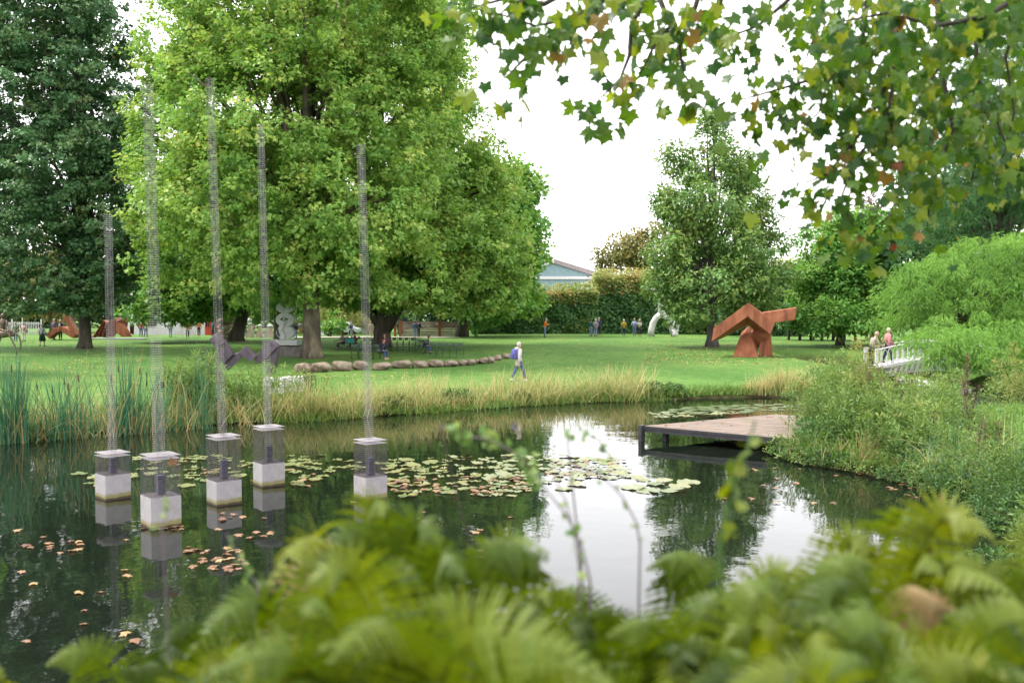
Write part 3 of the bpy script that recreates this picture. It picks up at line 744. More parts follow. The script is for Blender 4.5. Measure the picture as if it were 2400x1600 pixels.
window(bt, (.6, -.03, 1.7), .9, 1.2)

# weathered plank wall with rust red posts
y = 92
pa, pb = at(908, 770, y), at(1078, 770, y)
bt = thing('plank_wall', 'low wall of weathered grey planks between rust red posts behind the chairs', 'wall', (pa.x, y, gz(pa.x, y) - .05))
wd = pb.x - pa.x; hh = at(1000, 738, y).z - bt.location.z
rr = random.Random(5)
for k in (.0, .07, .60, .98):
    m = MB(); m.box((wd * k, -.06, hh / 2 + .05), (.22, .24, hh + .12)); m.build('post', M_RUST, bt)
for r_ in range(7):
    for (k0, k1) in ((.075, .34), (.34, .595), (.605, .79), (.79, .975)):
        j = rr.uniform(-.03, .03)
        m = MB(); m.box((wd * (k0 + k1) / 2, .08 + rr.uniform(-.02, .02), hh * (r_ + .5) / 7), (wd * (k1 - k0) - .03, .09, hh / 7 - .035)); m.build('plank', M_OLDWOOD, bt)
m = MB(); pth = at(790, 771, 89); m.box((0, 0, 0), (17, 2.2, .02)); o = m.build('gravel_path', surf('gravel', [(.3, (.30, .25, .22)), (.7, (.48, .41, .36))], 30, .9), None)
o.location = (at(890, 772, 90).x, 90.2, gz(at(890, 772, 90).x, 90) + .06); tag(o, kind='structure')

# white picket fence, back left
y = 95
pa, pb = at(-40, 772, y), at(94, 772, y)
bt = thing('picket_fence', 'white metal picket fence behind the visitors at the left edge', 'fence', (pa.x, y, gz(pa.x, y)))
wd = pb.x - pa.x
pk = MB(); pk.box((0, 0, .62), (.05, .03, 1.24)); pkm = pk.mesh('picket', M_WHITE)
for i in range(int(wd / .165)):
    o = link('picket', pkm, bt); o.location = (.08 + i * .165, 0, 0)
for z in (.22, 1.02, 1.12):
    m = MB(); m.box((wd / 2, .05, z), (wd, .04, .05)); m.build('rail', M_WHITE, bt)
for k in (0, .5, 1): m = MB(); m.box((wd * k, .08, .75), (.1, .1, 1.5)); m.build('post', M_WHITE, bt)
m = MB(); m.tube([(0, 0, 0), (0, 0, 2.3)], .045, 8); o = m.build('white_pole', M_WHITE); p = at(52, 772, 94); o.location = (p.x, 94, gz(p.x, 94))
tag(o, 'thin white pole standing behind the white picket fence', 'pole')

# parked car
y = 105
p = at(779, 766, y)
bt = thing('parked_car', 'silver parked car seen between the trunks under the plane canopy', 'car', (p.x, y, gz(p.x, y)))
prof = [(-2.1, .3), (2.1, .3), (2.15, .7), (1.5, .88), (.9, 1.38), (-.7, 1.42), (-1.5, .95), (-2.1, .85)]
m = MB(); m.prism(prof, (0, 0, 0), (1, 0, 0), (0, 0, 1), (0, 1, 0), 1.7); m.build('body', plain((.55, .60, .62), .3), bt, bevel=.06)
m = MB(); m.prism([(1.3, .92), (.85, 1.31), (-.65, 1.34), (-1.3, .97)], (0, -.012, 0), (1, 0, 0), (0, 0, 1), (0, 1, 0), .01); m.build('window', M_GLASS, bt)
for x in (-1.3, 1.3):
    for yy in (-.02, 1.5):
        m = MB(); m.tube([(x, yy, .32), (x, yy + .22, .32)], .32, 14); wo = m.build('wheel', plain((.02, .02, .02)), bt)
        m = MB(); m.tube([(x, yy - .02, .32), (x, yy + .0, .32)], .17, 10); m.build('rim', M_WIRE_PALE, wo)
for x in (2.1, -2.1): m = MB(); m.box((x, .05, .68), (.12, .3, .12)); m.build('headlight' if x > 0 else 'tail_light', M_WHITE if x > 0 else M_RED_PAINT, bt)
# ------------------------------------------------------------------ sculptures on the lawn
# the big folded one of weathering steel
b = on_ground(1716, 820)
sc = thing('steel_sculpture', 'large folded sculpture of orange rusted steel blocks on the lawn', 'sculpture', (b.x, b.y, b.z))
def rv(zx, zy, d):
    u, v = zv(1600, 660, 6.72, zx, zy)
    p = at(u, v, b.y + d); return (p.x - b.x, d, p.z - b.z)
def block(name, pts): m = MB(); m.hull([rv(*q) for q in pts]); return m.build(name, M_RUST, sc, bevel=.02)
def shell(name, pts, faces):
    """a beam folded from plate"""
    m = MB(); m.add([rv(*q) for q in pts], faces)
    o = m.build(name, M_RUST, sc); sl = o.modifiers.new('plate', 'SOLIDIFY'); sl.thickness = .03; sl.offset = -1
shell('left_beam', [(1035, 330, -.8), (1025, 545, -.8), (455, 940, -.2), (490, 725, -.2), (1042, 360, 1.1), (1032, 672, 1.2), (600, 900, 1.3), (545, 730, 1.2)], [(0, 3, 2, 1), (4, 5, 6, 7), (0, 4, 7, 3), (3, 7, 6, 2), (1, 2, 6, 5)])
shell('middle_beam', [(1037, 331, -.80), (1027, 545, -.80), (1385, 832, -.1), (1450, 655, .15), (1044, 362, 1.1), (1462, 640, 1.5), (1180, 1052, 1.3), (945, 882, 1.3), (1034, 672, 1.2), (1112, 745, 1.3)], [(0, 1, 2, 3), (0, 3, 5, 4), (3, 2, 6, 5), (1, 8, 9, 7, 6, 2)])
block('right_beam', [(1225, 495, .1), (1785, 408, .5), (1765, 602, .5), (1390, 655, .1), (1250, 478, 1.1), (1800, 400, 1.4), (1775, 590, 1.4), (1400, 640, 1.1)])
block('leg', [(780, 1195, .1), (1185, 1218, -.25), (925, 790, 1.45), (1040, 690, 1.5), (1180, 1045, 1.36), (955, 890, 1.38), (870, 1175, 1.7), (1175, 1178, 1.6), (1105, 750, 1.6)])
block('leg', [(1190, 1188, .7), (1420, 1168, .7), (1215, 975, .7), (1380, 835, .5), (1390, 835, 1.3), (1260, 1155, 1.7), (1420, 1150, 1.6), (1250, 880, 1.3)])

# grey stone curl sculpture on its plinth
b = on_ground(656, 815)
b = Vector((at(656, 815, 62.6).x, 62.6, gz(at(656, 815, 62.6).x, 62.6)))
sc = thing('stone_sculpture', 'pale grey stone sculpture of stacked curls on a slab and dark block', 'sculpture', b)
k = 62.6 / RES / 5.2275 / 1.020408
def sx(zx): return at(*zv(400, 680, 5.2275, zx, 640), 62.6).x - b.x
def sz(zy): return at(*zv(400, 680, 5.2275, 1400, zy), 62.6).z - b.z
m = MB(); m.hull([(sx(1305), -.5, -.1), (sx(1640), -.5, -.1), (sx(1305), .9, -.1), (sx(1640), .9, -.1), (sx(1300), -.45, sz(674)), (sx(1650), -.4, sz(690)), (sx(1320), .8, sz(674)), (sx(1640), .8, sz(690))]); m.build('dark_block', M_DSTONE, sc, bevel=.04)
m = MB(); m.box(((sx(1250) + sx(1575)) / 2, .1, (sz(604) + sz(672)) / 2), (sx(1575) - sx(1250), 1.25, sz(604) - sz(672) - .006)); m.build('slab', M_STONE, sc, bevel=.02)
def curl(name, cx, cz, rx, rz, hx, hz_, hrx, hrz, y0, dep):
    """a drum with an off centre opening"""
    m = MB(); n = 28
    def ringv(y, ax, az, ox, oz): return [(ox + ax * math.cos(2 * math.pi * i / n), y, oz + az * math.sin(2 * math.pi * i / n)) for i in range(n)]
    A = ringv(y0, rx, rz, cx, cz); B = ringv(y0 + dep, rx, rz, cx, cz); Cc = ringv(y0, hrx, hrz, hx, hz_); D = ringv(y0 + dep, hrx, hrz, hx, hz_)
    vs = A + B + Cc + D
    fs = []
    for i in range(n):
        j = (i + 1) % n
        fs += [(i, j, n + j, n + i), (2 * n + i, 3 * n + i, 3 * n + j, 2 * n + j), (i, 2 * n + i, 2 * n + j, j), (n + i, n + j, 3 * n + j, 3 * n + i)]
    m.add(vs, fs); return m.build(name, M_STONE, sc, bevel=.015)
X = lambda a: sx(a)
curl('lower_curl', X(1412), sz(518), X(1522) - X(1412), (sz(440) - sz(600)) / 2, X(1335), sz(512), .13, .27, -.25, .7)
curl('upper_curl', X(1408), sz(360), X(1520) - X(1408), (sz(275) - sz(445)) / 2, X(1405), sz(358), .26, .1, -.2, .6)
curl('cup_curl', X(1408), sz(212), X(1518) - X(1408), (sz(140) - sz(284)) / 2, X(1412), sz(178), .17, .20, -.15, .5)
m = MB(); m.ell((X(1425), .22, sz(135)), (.38, .2, .20), 14, 10); m.build('crest', M_STONE, sc, True)
m = MB(); m.ell((X(1404), -.3, sz(358)), (.09, .1, .09), 10, 8); m.build('knob', M_STONE, sc, True)
pth = [(1404, 385), (1375, 420), (1362, 470), (1372, 520), (1390, 560), (1375, 595)]
rib = MB()
for (a0, c0), (a1, c1) in zip(pth[:-1], pth[1:]): rib.hull([(X(a0) - .11, -.42, sz(c0)), (X(a0) + .13, -.42, sz(c0)), (X(a1) - .13, -.42, sz(c1)), (X(a1) + .15, -.42, sz(c1)), (X(a0) - .11, -.26, sz(c0)), (X(a0) + .13, -.26, sz(c0)), (X(a1) - .13, -.26, sz(c1)), (X(a1) + .15, -.26, sz(c1))])
rib.build('front_ribbon', M_STONE, sc)

# violet steel zigzag
b = Vector((at(600, 860, 48).x, 48, gz(at(600, 860, 48).x, 48)))
sc = thing('zigzag_sculpture', 'zigzag sculpture of thick violet grey steel plates behind the reeds', 'sculpture', b)
def plate(pts, d0, dep, sl=0.0):
    m = MB()
    f = [at(*zv(400, 680, 5.2275, *q), 48 + d0) - b for q in pts]
    g = [p + Vector((sl, dep, 0.05)) for p in f]
    n = len(f)
    m.add(f + g, [tuple(range(n)), tuple(range(2 * n - 1, n - 1, -1))] + [(i, i + n, (i + 1) % n + n, (i + 1) % n) for i in range(n)])
    m.build('plate', M_STEEL, sc, bevel=.01)
plate([(470, 600), (575, 528), (660, 640), (550, 705)], -.15, .30, -.05)
plate([(600, 570), (655, 630), (765, 790), (640, 905), (575, 760)], .1, .34)
plate([(835, 765), (905, 688), (1045, 815), (975, 885)], -.05, .34)
plate([(765, 790), (835, 765), (870, 830), (700, 985), (640, 905)], .3, .3)
plate([(1025, 820), (1205, 622), (1305, 690), (1150, 860), (1050, 900)], .15, .36, .1)
plate([(1210, 790), (1305, 700), (1310, 760), (1250, 1060), (1165, 1080)], .3, .36, .05)
plate([(500, 1000), (590, 1000), (590, 1320), (490, 1320)], .2, .3)

# two rough white marble blocks in the reeds
for (zx0, zx1, zy0, zy1, dd, lab) in ((1160, 1390, 1065, 1300, 0, 'rough white marble block half hidden by the willow shoots'), (1390, 1612, 1052, 1290, .5, 'rough white marble block with an open right side beside the dry grass')):
    rn = random.Random(zx0)
    yb = 38.6 + dd
    q0, q1 = at(*zv(400, 680, 5.2275, zx0, zy1), yb), at(*zv(400, 680, 5.2275, zx1, zy0), yb)
    bb = Vector(((q0.x + q1.x) / 2, yb, gz((q0.x + q1.x) / 2, yb) - .05))
    W, H = (q1.x - q0.x) / 2, q1.z - bb.z
    m = MB(); m.hull([(s * W * rn.uniform(.88, 1), t_ * .45 * rn.uniform(.8, 1), z * H * rn.uniform(.93, 1)) for s in (-1, -.4, .4, 1) for t_ in (-1, 1) for z in (0, .5, 1)])
    o = m.build('marble_block', M_MARBLE, None, bevel=.03); o.location = bb
    tag(o, lab, 'stone block', 'rough marble blocks by the pond')

# bulging beige stacked sculpture behind the leaning trunk
b = Vector((at(527, 777, 87.5).x, 87.5, gz(at(527, 777, 87.5).x, 87.5)))
sc = thing('stacked_sculpture', 'beige sculpture of bulging stacked pillow shapes behind the leaning trunk', 'sculpture', b)
rn = random.Random(9)
for i, (zx, zy, rx, rz) in enumerate([(640, 225, 40, 28), (660, 262, 75, 26), (720, 262, 80, 30), (640, 315, 85, 32), (725, 330, 80, 32), (660, 375, 80, 34), (735, 392, 62, 30), (640, 440, 65, 36), (700, 452, 65, 34), (650, 510, 60, 36), (705, 515, 45, 34), (675, 565, 55, 30)]):
    p = at(*zv(400, 680, 5.2275, zx, zy), 87.5) - b; kk = 87.5 / RES / 5.334
    m = MB(); m.ell((p.x, rn.uniform(-.25, .25), p.z), (rx * kk * 1.1, .55, rz * kk * 1.15), 14, 9, Matrix.Rotation(rn.uniform(-.5, .4), 3, 'Y')); m.build('pillow_form', M_TAN, sc, True)

# pyramid plinths with forms on top
for i, (zx0, zx1, zy0, zy1, lab) in enumerate([(930, 1000, 400, 545, 'tall sandstone wedge with a grey form on top, left of three'), (1050, 1112, 425, 545, 'narrow sandstone wedge with a small cap, middle of three'), (1140, 1245, 430, 545, 'wide sloping sandstone wedge with a cap, right of three')]):
    yb = 93
    q0 = at(*zv(400, 680, 5.2275, zx0, zy1), yb); q1 = at(*zv(400, 680, 5.2275, zx1, zy0), yb)
    bb = Vector(((q0.x + q1.x) / 2, yb, gz(q0.x, yb) - .03)); W = (q1.x - q0.x) / 2; H = q1.z - bb.z
    t = thing('wedge_sculpture', lab, 'sculpture', bb, 0, 'sandstone wedges on the far lawn')
    m = MB(); m.hull([(-W, -.5, 0), (W, -.5, 0), (-W, .5, 0), (W, .5, 0), (W * .1, -.25, H * .88), (W * .9, -.25, H * .88), (W * .1, .25, H * .88), (W * .9, .25, H * .88)]); m.build('plinth', M_TAN, t)
    m = MB(); m.ell((W * .5, 0, H * .94), (W * .75, .3, .14), 12, 8); m.ell((W * .5 - .1, 0, H + .22), (.26, .22, .24), 10, 8) if i == 0 else None; m.build('cap', M_STONE, t, True)

# ribbed rust sculpture on the far left
yb = 88
b = Vector((at(260, 773, yb).x, yb, gz(at(260, 773, yb).x, yb)))
sc = thing('ribbed_sculpture', 'dark rust sculpture with curved ribs and a slanting leg behind the maple trunk', 'sculpture', b)
def q7(zx, zy, d=0): return at(*zv(180, 720, 7.84, zx, zy), yb + d) - b
for i in range(11):
    f = i / 10
    z0 = 548 - 26 * i
    m = MB()
    pts = [q7(285 + 22 * i, z0 + 2), q7(360 + 16 * i, z0 - 26 - 3 * i), q7(450 + 9 * i, z0 - 34), q7(540 + 4 * i, z0 - 4 - i)]
    for p_, n_ in zip(pts[:-1], pts[1:]): m.hull([p_ + Vector((0, -.3, 0)), n_ + Vector((0, -.5, 0)), p_ + Vector((0, .6, 0)), n_ + Vector((0, .6, 0)), p_ + Vector((0, -.3, -.055)), n_ + Vector((0, -.5, -.055)), p_ + Vector((0, .6, -.055)), n_ + Vector((0, .6, -.055))])
    m.build('rib', M_RUST, sc)
m = MB(); m.hull([q7(300, 545, .3), q7(560, 260, .3), q7(545, 545, .1), q7(300, 545, .9), q7(560, 270, .9), q7(545, 545, .9)]); m.build('rib_core', M_RUST_DARK, sc)
m = MB(); m.hull([q7(530, 545, -.5), q7(700, 545, -.3), q7(580, 260, -.2), q7(720, 190, .2), q7(720, 470, -.3), q7(560, 540, 1), q7(700, 540, 1), q7(650, 230, 1)]); m.build('body', M_RUST_DARK, sc)
m = MB(); m.hull([q7(720, 190, .2), q7(960, 150, .4), q7(930, 360, .2), q7(720, 270, -.1), q7(720, 200, 1.1), q7(950, 170, 1.1), q7(900, 380, 1.1)]); m.build('shoulder', M_RUST_DARK, sc)
m = MB(); m.hull([q7(715, 270, -.3), q7(870, 300, -.2), q7(1022, 540, -.4), q7(830, 545, -.4), q7(720, 460, -.3), q7(740, 280, .7), q7(900, 320, .7), q7(1010, 535, .7), q7(850, 540, .7)]); m.build('leg', M_RUST, sc)
m = MB(); m.hull([q7(975, 320, .9), q7(1055, 325, .9), q7(1050, 500, .9), q7(980, 480, .9), q7(975, 320, 1.2), q7(1055, 325, 1.2), q7(1050, 500, 1.2), q7(980, 480, 1.2)]); m.build('end_plate', M_RUST_DARK, sc)
m = MB(); p0 = at(208, 776, 86); p1 = at(335, 775, 86); m.box((0, 0, 0), (p1.x - p0.x, .7, .14)); o = m.build('stone_kerb', M_STONE); o.location = ((p0.x + p1.x) / 2, 86, gz(p0.x, 86) + .05); tag(o, 'pale stone kerb on the grass in front of the ribbed rust sculpture', 'kerb')

# looping rust band, left of the maple trunk
yb = 84
b = Vector((at(150, 779, yb).x, yb, gz(at(150, 779, yb).x, yb)))
sc = thing('loop_sculpture', 'looping band of orange rusted steel behind the couple in dark blue', 'sculpture', b)
def q13(zx, zy, y_): return at(*zv(0, 730, 13.067, zx, zy), y_)
def ribbon(pts, wd, name, th=.5):
    m = MB()
    for (x0, z0), (x1, z1) in zip(pts[:-1], pts[1:]):
        a_, c_ = q13(x0, z0, yb) - b, q13(x1, z1, yb) - b
        n_ = Vector((-(c_ - a_).z, 0, (c_ - a_).x)).normalized() * wd / 2
        m.hull([p_ + s_ * n_ + Vector((0, yy, 0)) for p_ in (a_, c_) for s_ in (-1, 1) for yy in (-th, th)])
    m.build(name, M_RUST, sc)
ribbon([(1530, 770), (1640, 660), (1780, 560), (1930, 520), (2080, 590), (2240, 690), (2350, 740)], .42, 'lower_band')
ribbon([(2340, 730), (2270, 560), (2190, 400), (2110, 250), (2060, 150)], .36, 'upper_band', .4)

# bronze reclining figure with bow legs at the left edge
yb = 62
b = Vector((at(12, 812, yb).x, yb, gz(at(12, 812, yb).x, yb)))
sc = thing('bronze_figure', 'bronze reclining figure with thin bowed legs at the left edge', 'sculpture', b)
def fb(zx, zy, d=0): return q13(zx, zy, yb + d) - b
def tubep(name, pts, rad, mat, parent, n=10): m = MB(); m.tube(pts, rad, n); return m.build(name, mat, parent, True)
tubep('torso', [fb(60, 620), fb(70, 480), fb(80, 360), fb(95, 270), fb(75, 225), fb(80, 190)], [.17, .15, .19, .20, .08, .06], M_BRONZE, sc)
m = MB(); m.ell(fb(82, 130), (.115, .13, .16), 12, 10); m.build('head', M_BRONZE, sc, True)
tubep('body', [fb(-420, 700), fb(-150, 700), fb(120, 690), fb(330, 690), fb(440, 740)], [.12, .25, .24, .17, .06], M_BRONZE, sc)
tubep('arm', [fb(185, 270, -.05), fb(215, 380, -.1), fb(190, 470, -.15), fb(160, 540, -.15)], [.07, .06, .05, .04], M_BRONZE, sc)
tubep('arm', [fb(-10, 280, .1), fb(-60, 400, .1), fb(-40, 540, .1)], [.07, .06, .045], M_BRONZE, sc)
tubep('leg', [fb(190, 500, -.2), fb(320, 580, -.2), fb(470, 650, -.2), fb(580, 760, -.2), fb(640, 930, -.2), fb(630, 1080, -.2), fb(585, 1240, -.2)], [.045, .05, .055, .055, .05, .045, .03], M_BRONZE, sc)
tubep('leg', [fb(-20, 530, -.4), fb(150, 590, -.4), fb(260, 680, -.4), fb(360, 860, -.4), fb(450, 1050, -.4), fb(500, 1210, -.4), fb(525, 1335, -.4)], [.045, .05, .055, .05, .045, .04, .03], M_BRONZE, sc)
tubep('leg', [fb(-300, 760), fb(-330, 1000), fb(-300, 1290)], [.06, .05, .03], M_BRONZE, sc)
tubep('leg', [fb(20, 800), fb(-40, 1000), fb(0, 1290)], [.05, .05, .03], M_BRONZE, sc)

# white two legged figure by the hedge
yb = 90
b = Vector((at(1525, 770, yb).x, yb, gz(at(1525, 770, yb).x, yb)))
sc = thing('white_figure', 'tall white two legged figure sculpture by the hedge, partly behind oak leaves', 'sculpture', b)
def q8(zx, zy, d=0): return at(*zv(1480, 620, 8.7125, zx, zy), yb + d) - b
tubep('leg', [q8(400, 1460), q8(405, 1330), q8(440, 1200), q8(500, 1090), q8(590, 1020)], [.34, .28, .30, .26, .3], M_WHITE, sc, 12)
tubep('leg', [q8(855, 1460), q8(840, 1330), q8(800, 1200), q8(740, 1090), q8(640, 1020)], [.22, .30, .30, .28, .3], M_WHITE, sc, 12)
tubep('trunk', [q8(612, 1040), q8(610, 900), q8(600, 760), q8(590, 640), q8(575, 540)], [.34, .30, .32, .40, .4], M_WHITE, sc, 12)
m = MB(); p = q8(560, 520); m.hull([p + Vector((sx_, yy, zz)) for sx_ in (-.72, .62) for yy in (-.35, .35) for zz in (-.42, .25)]); m.build('shoulders', M_WHITE, sc, bevel=.12)
tubep('head', [q8(630, 480), q8(620, 400), q8(625, 320), q8(640, 250)], [.22, .27, .32, .2], M_WHITE, sc, 12)
tubep('arm', [q8(600, 240), q8(540, 290), q8(535, 370)], [.16, .16, .1], M_WHITE, sc, 8)
b2 = Vector((at(1551, 771, yb).x, yb - .6, gz(at(1551, 771, yb).x, yb)))
sc = thing('white_bust', 'white carved bust on a short pedestal right of the tall white figure', 'sculpture', b2)
def q9(zx, zy): return at(*zv(1480, 620, 8.7125, zx, zy), yb - .6) - b2
tubep('pedestal', [q9(893, 1462), q9(893, 1400), q9(893, 1390), q9(893, 1320)], [.26, .26, .2, .34], M_WHITE, sc, 14)
m = MB(); m.ell(q9(905, 1240), (.33, .3, .44), 14, 10, lump=.05, rng=random.Random(3)); m.build('head', M_WHITE, sc, True)
m = MB(); [m.ell(q9(915, zz) + Vector((.0, -.04, 0)), (.33 - .0008 * abs(1250 - zz), .31, .045), 14, 6) for zz in (1190, 1215, 1240, 1265, 1290)]; m.build('carved_folds', M_WHITE, sc, True)

# ------------------------------------------------------------------ boulders
bould = [(150, 310, 780, 880), (312, 490, 775, 872), (495, 682, 765, 862), (684, 835, 760, 852), (868, 1046, 775, 853), (1046, 1226, 754, 836), (1228, 1385, 760, 832), (1382, 1530, 754, 826), (1530, 1656, 760, 822), (1655, 1748, 756, 812), (1742, 1822, 748, 808), (1812, 1872, 748, 794), (1852, 1935, 730, 796), (1925, 1995, 728, 790), (1988, 2064, 714, 766), (2058, 2140, 698, 746)]
where = ['dark boulder at the shaded left end of the row', 'mossy brown boulder, second from the shaded left end', 'round brown boulder, third from the left end', 'squarish boulder standing behind the rightmost wire column', 'flat topped boulder just right of the rightmost wire column', 'tallest pale boulder in the middle of the row', 'grey tan boulder with a grass tuft on its left', 'faceted boulder with a dark undercut left side', 'smooth tan boulder right of the faceted one', 'small wedge shaped boulder between two pale ones', 'small pale rounded boulder before the row climbs', 'little boulder squeezed between its neighbours where the row bends', 'pale boulder at the start of the rising end', 'narrow pale boulder in the rising end of the row', 'low pale boulder, second from the right end', 'pale flat boulder at the right end beside the walker']
for i, ((x0, x1, y0, y1), lab) in enumerate(zip(bould, where)):
    u0, v1 = zv(650, 650, 3.92, x0, y1); u1, v0 = zv(650, 650, 3.92, x1, y0)
    g = on_ground((u0 + u1) / 2, v1 - 1)
    rn = random.Random(100 + i)
    rx = (u1 - u0) / 2 * g.y / RES * 0.97; h = (v1 - v0) * g.y / RES
    m = MB(); m.ell((0, 0, 0), (rx, max(.45, rx * .62), h * .60), 20, 14, lump=.13, rng=rn)
    vs = []
    for (x, y, z) in m.v:
        z2 = max(-h * .45, min(z, h * .45 + .06 * h * math.sin(x * 4 + i)))
        vs.append((x * 1.04, y, z2))
    m.v = vs
    o = m.build('boulder', M_BOULDER, None, True); o.location = (g.x, g.y, g.z + h * .42); o.rotation_euler = (rn.uniform(-.08, .08), rn.uniform(-.12, .12), rn.uniform(-.2, .2))
    tag(o, lab, 'boulder', 'boulders edging the chair terrace')

# ------------------------------------------------------------------ iron chairs
def make_chair():
    r = thing('garden_chair', 'chair', 'chair', (0, 0, 0), 0, 'dark green iron chairs under the plane trees')
    m = MB()
    for j in range(5): m.box((0, -.16 + j * .085, .47), (.39, .055, .02))
    m.build('seat', M_CHAIR, r)
    m = MB(); m.box((0, .215, .80), (.26, .02, .17), rx=-.12); m.build('backrest', M_CHAIR, r)
    for s in (-1, 1):
        l = MB()
        x = s * .215
        l.tube([(x, -.22, 0), (x, -.14, .10), (x, 0, .26), (x, .16, .40), (x, .2, .47), (x, .225, .93)], .013, 5)
        l.tube([(x, .24, 0), (x, .15, .10), (x, 0, .26), (x, -.16, .40), (x, -.20, .47), (x, -.2, .62)], .013, 5)
        l.build('leg', M_CHAIR, r)
        a_ = MB(); a_.tube([(x, .222, .68), (x, 0, .67), (x, -.16, .66), (x, -.23, .62)], .015, 5); a_.build('armrest', M_CHAIR, r)
    m = MB(); m.tube([(-.215, .222, .92), (.215, .222, .92)], .010, 5); m.tube([(-.215, 0, .26), (.215, 0, .26)], .008, 5); m.tube([(-.215, .222, .74), (.215, .222, .74)], .008, 5); m.build('frame', M_CHAIR, r)
    return r
proto = [make_chair(), False]
def chair(u, v, rz, label):
    g = on_ground(u, v)
    if not proto[1]:
        c = proto[0]; c.location = g; c.rotation_euler = (0, 0, R(rz)); c['label'] = label; proto[1] = True; return g
    copy_thing(proto[0], g, R(rz), label); return g
ords = ['first', 'second', 'third', 'fourth', 'fifth', 'sixth', 'seventh', 'eighth']
for i, u in enumerate((1009, 1025, 1041, 1057)): chair(u, 822, 2, 'empty green iron chair in the separate right row, %s from its left end' % ords[i])
chair(996, 821, 40, 'green iron chair turned inward at the left of the separate right row')
for i, u in enumerate((816, 831, 849, 865, 880)): chair(u, 825, 3, 'green iron chair in the front left row by the boulders, %s from the left' % ords[i])
for i, u in enumerate((905, 919, 933, 947)): chair(u, 806, 0, 'empty green iron chair in the middle row before the forked trunk, %s from the left' % ords[i])
for i, (u, v) in enumerate(((957, 807), (966, 809), (974, 811), (983, 813))): chair(u, v, 35, 'green iron chair in the slanting row where the hunched person sits, %s from the back' % ords[i])
for i, (u, v) in enumerate(((777, 803), (790, 802), (803, 802), (818, 802))): chair(u, v, -55, 'green iron chair in the far left row with two sitters, %s from the left' % ords[i])
for i, u in enumerate((838, 851)): chair(u, 808, 0, 'green iron chair behind the front left row near the forked trunk, %s from the left' % ords[i])
# ------------------------------------------------------------------ people
def skin_obj(name, joints, edges, radii, mat, parent, root=0):
    me = bpy.data.meshes.new(name)
    me.from_pydata([tuple(p) for p in joints], edges, [])
    me.materials.append(mat)
    o = link(name, me, parent)
    mod = o.modifiers.new('skin', 'SKIN'); mod.use_smooth_shade = True
    for i, d in enumerate(me.skin_vertices[0].data):
        r = radii[i]; d.radius = (r, r) if not hasattr(r, '__len__') else r
        d.use_root = (i == root)
    sb = o.modifiers.new('sub', 'SUBSURF'); sb.levels = 1; sb.render_levels = 1
    return o

def V3(*a): return Vector(a)

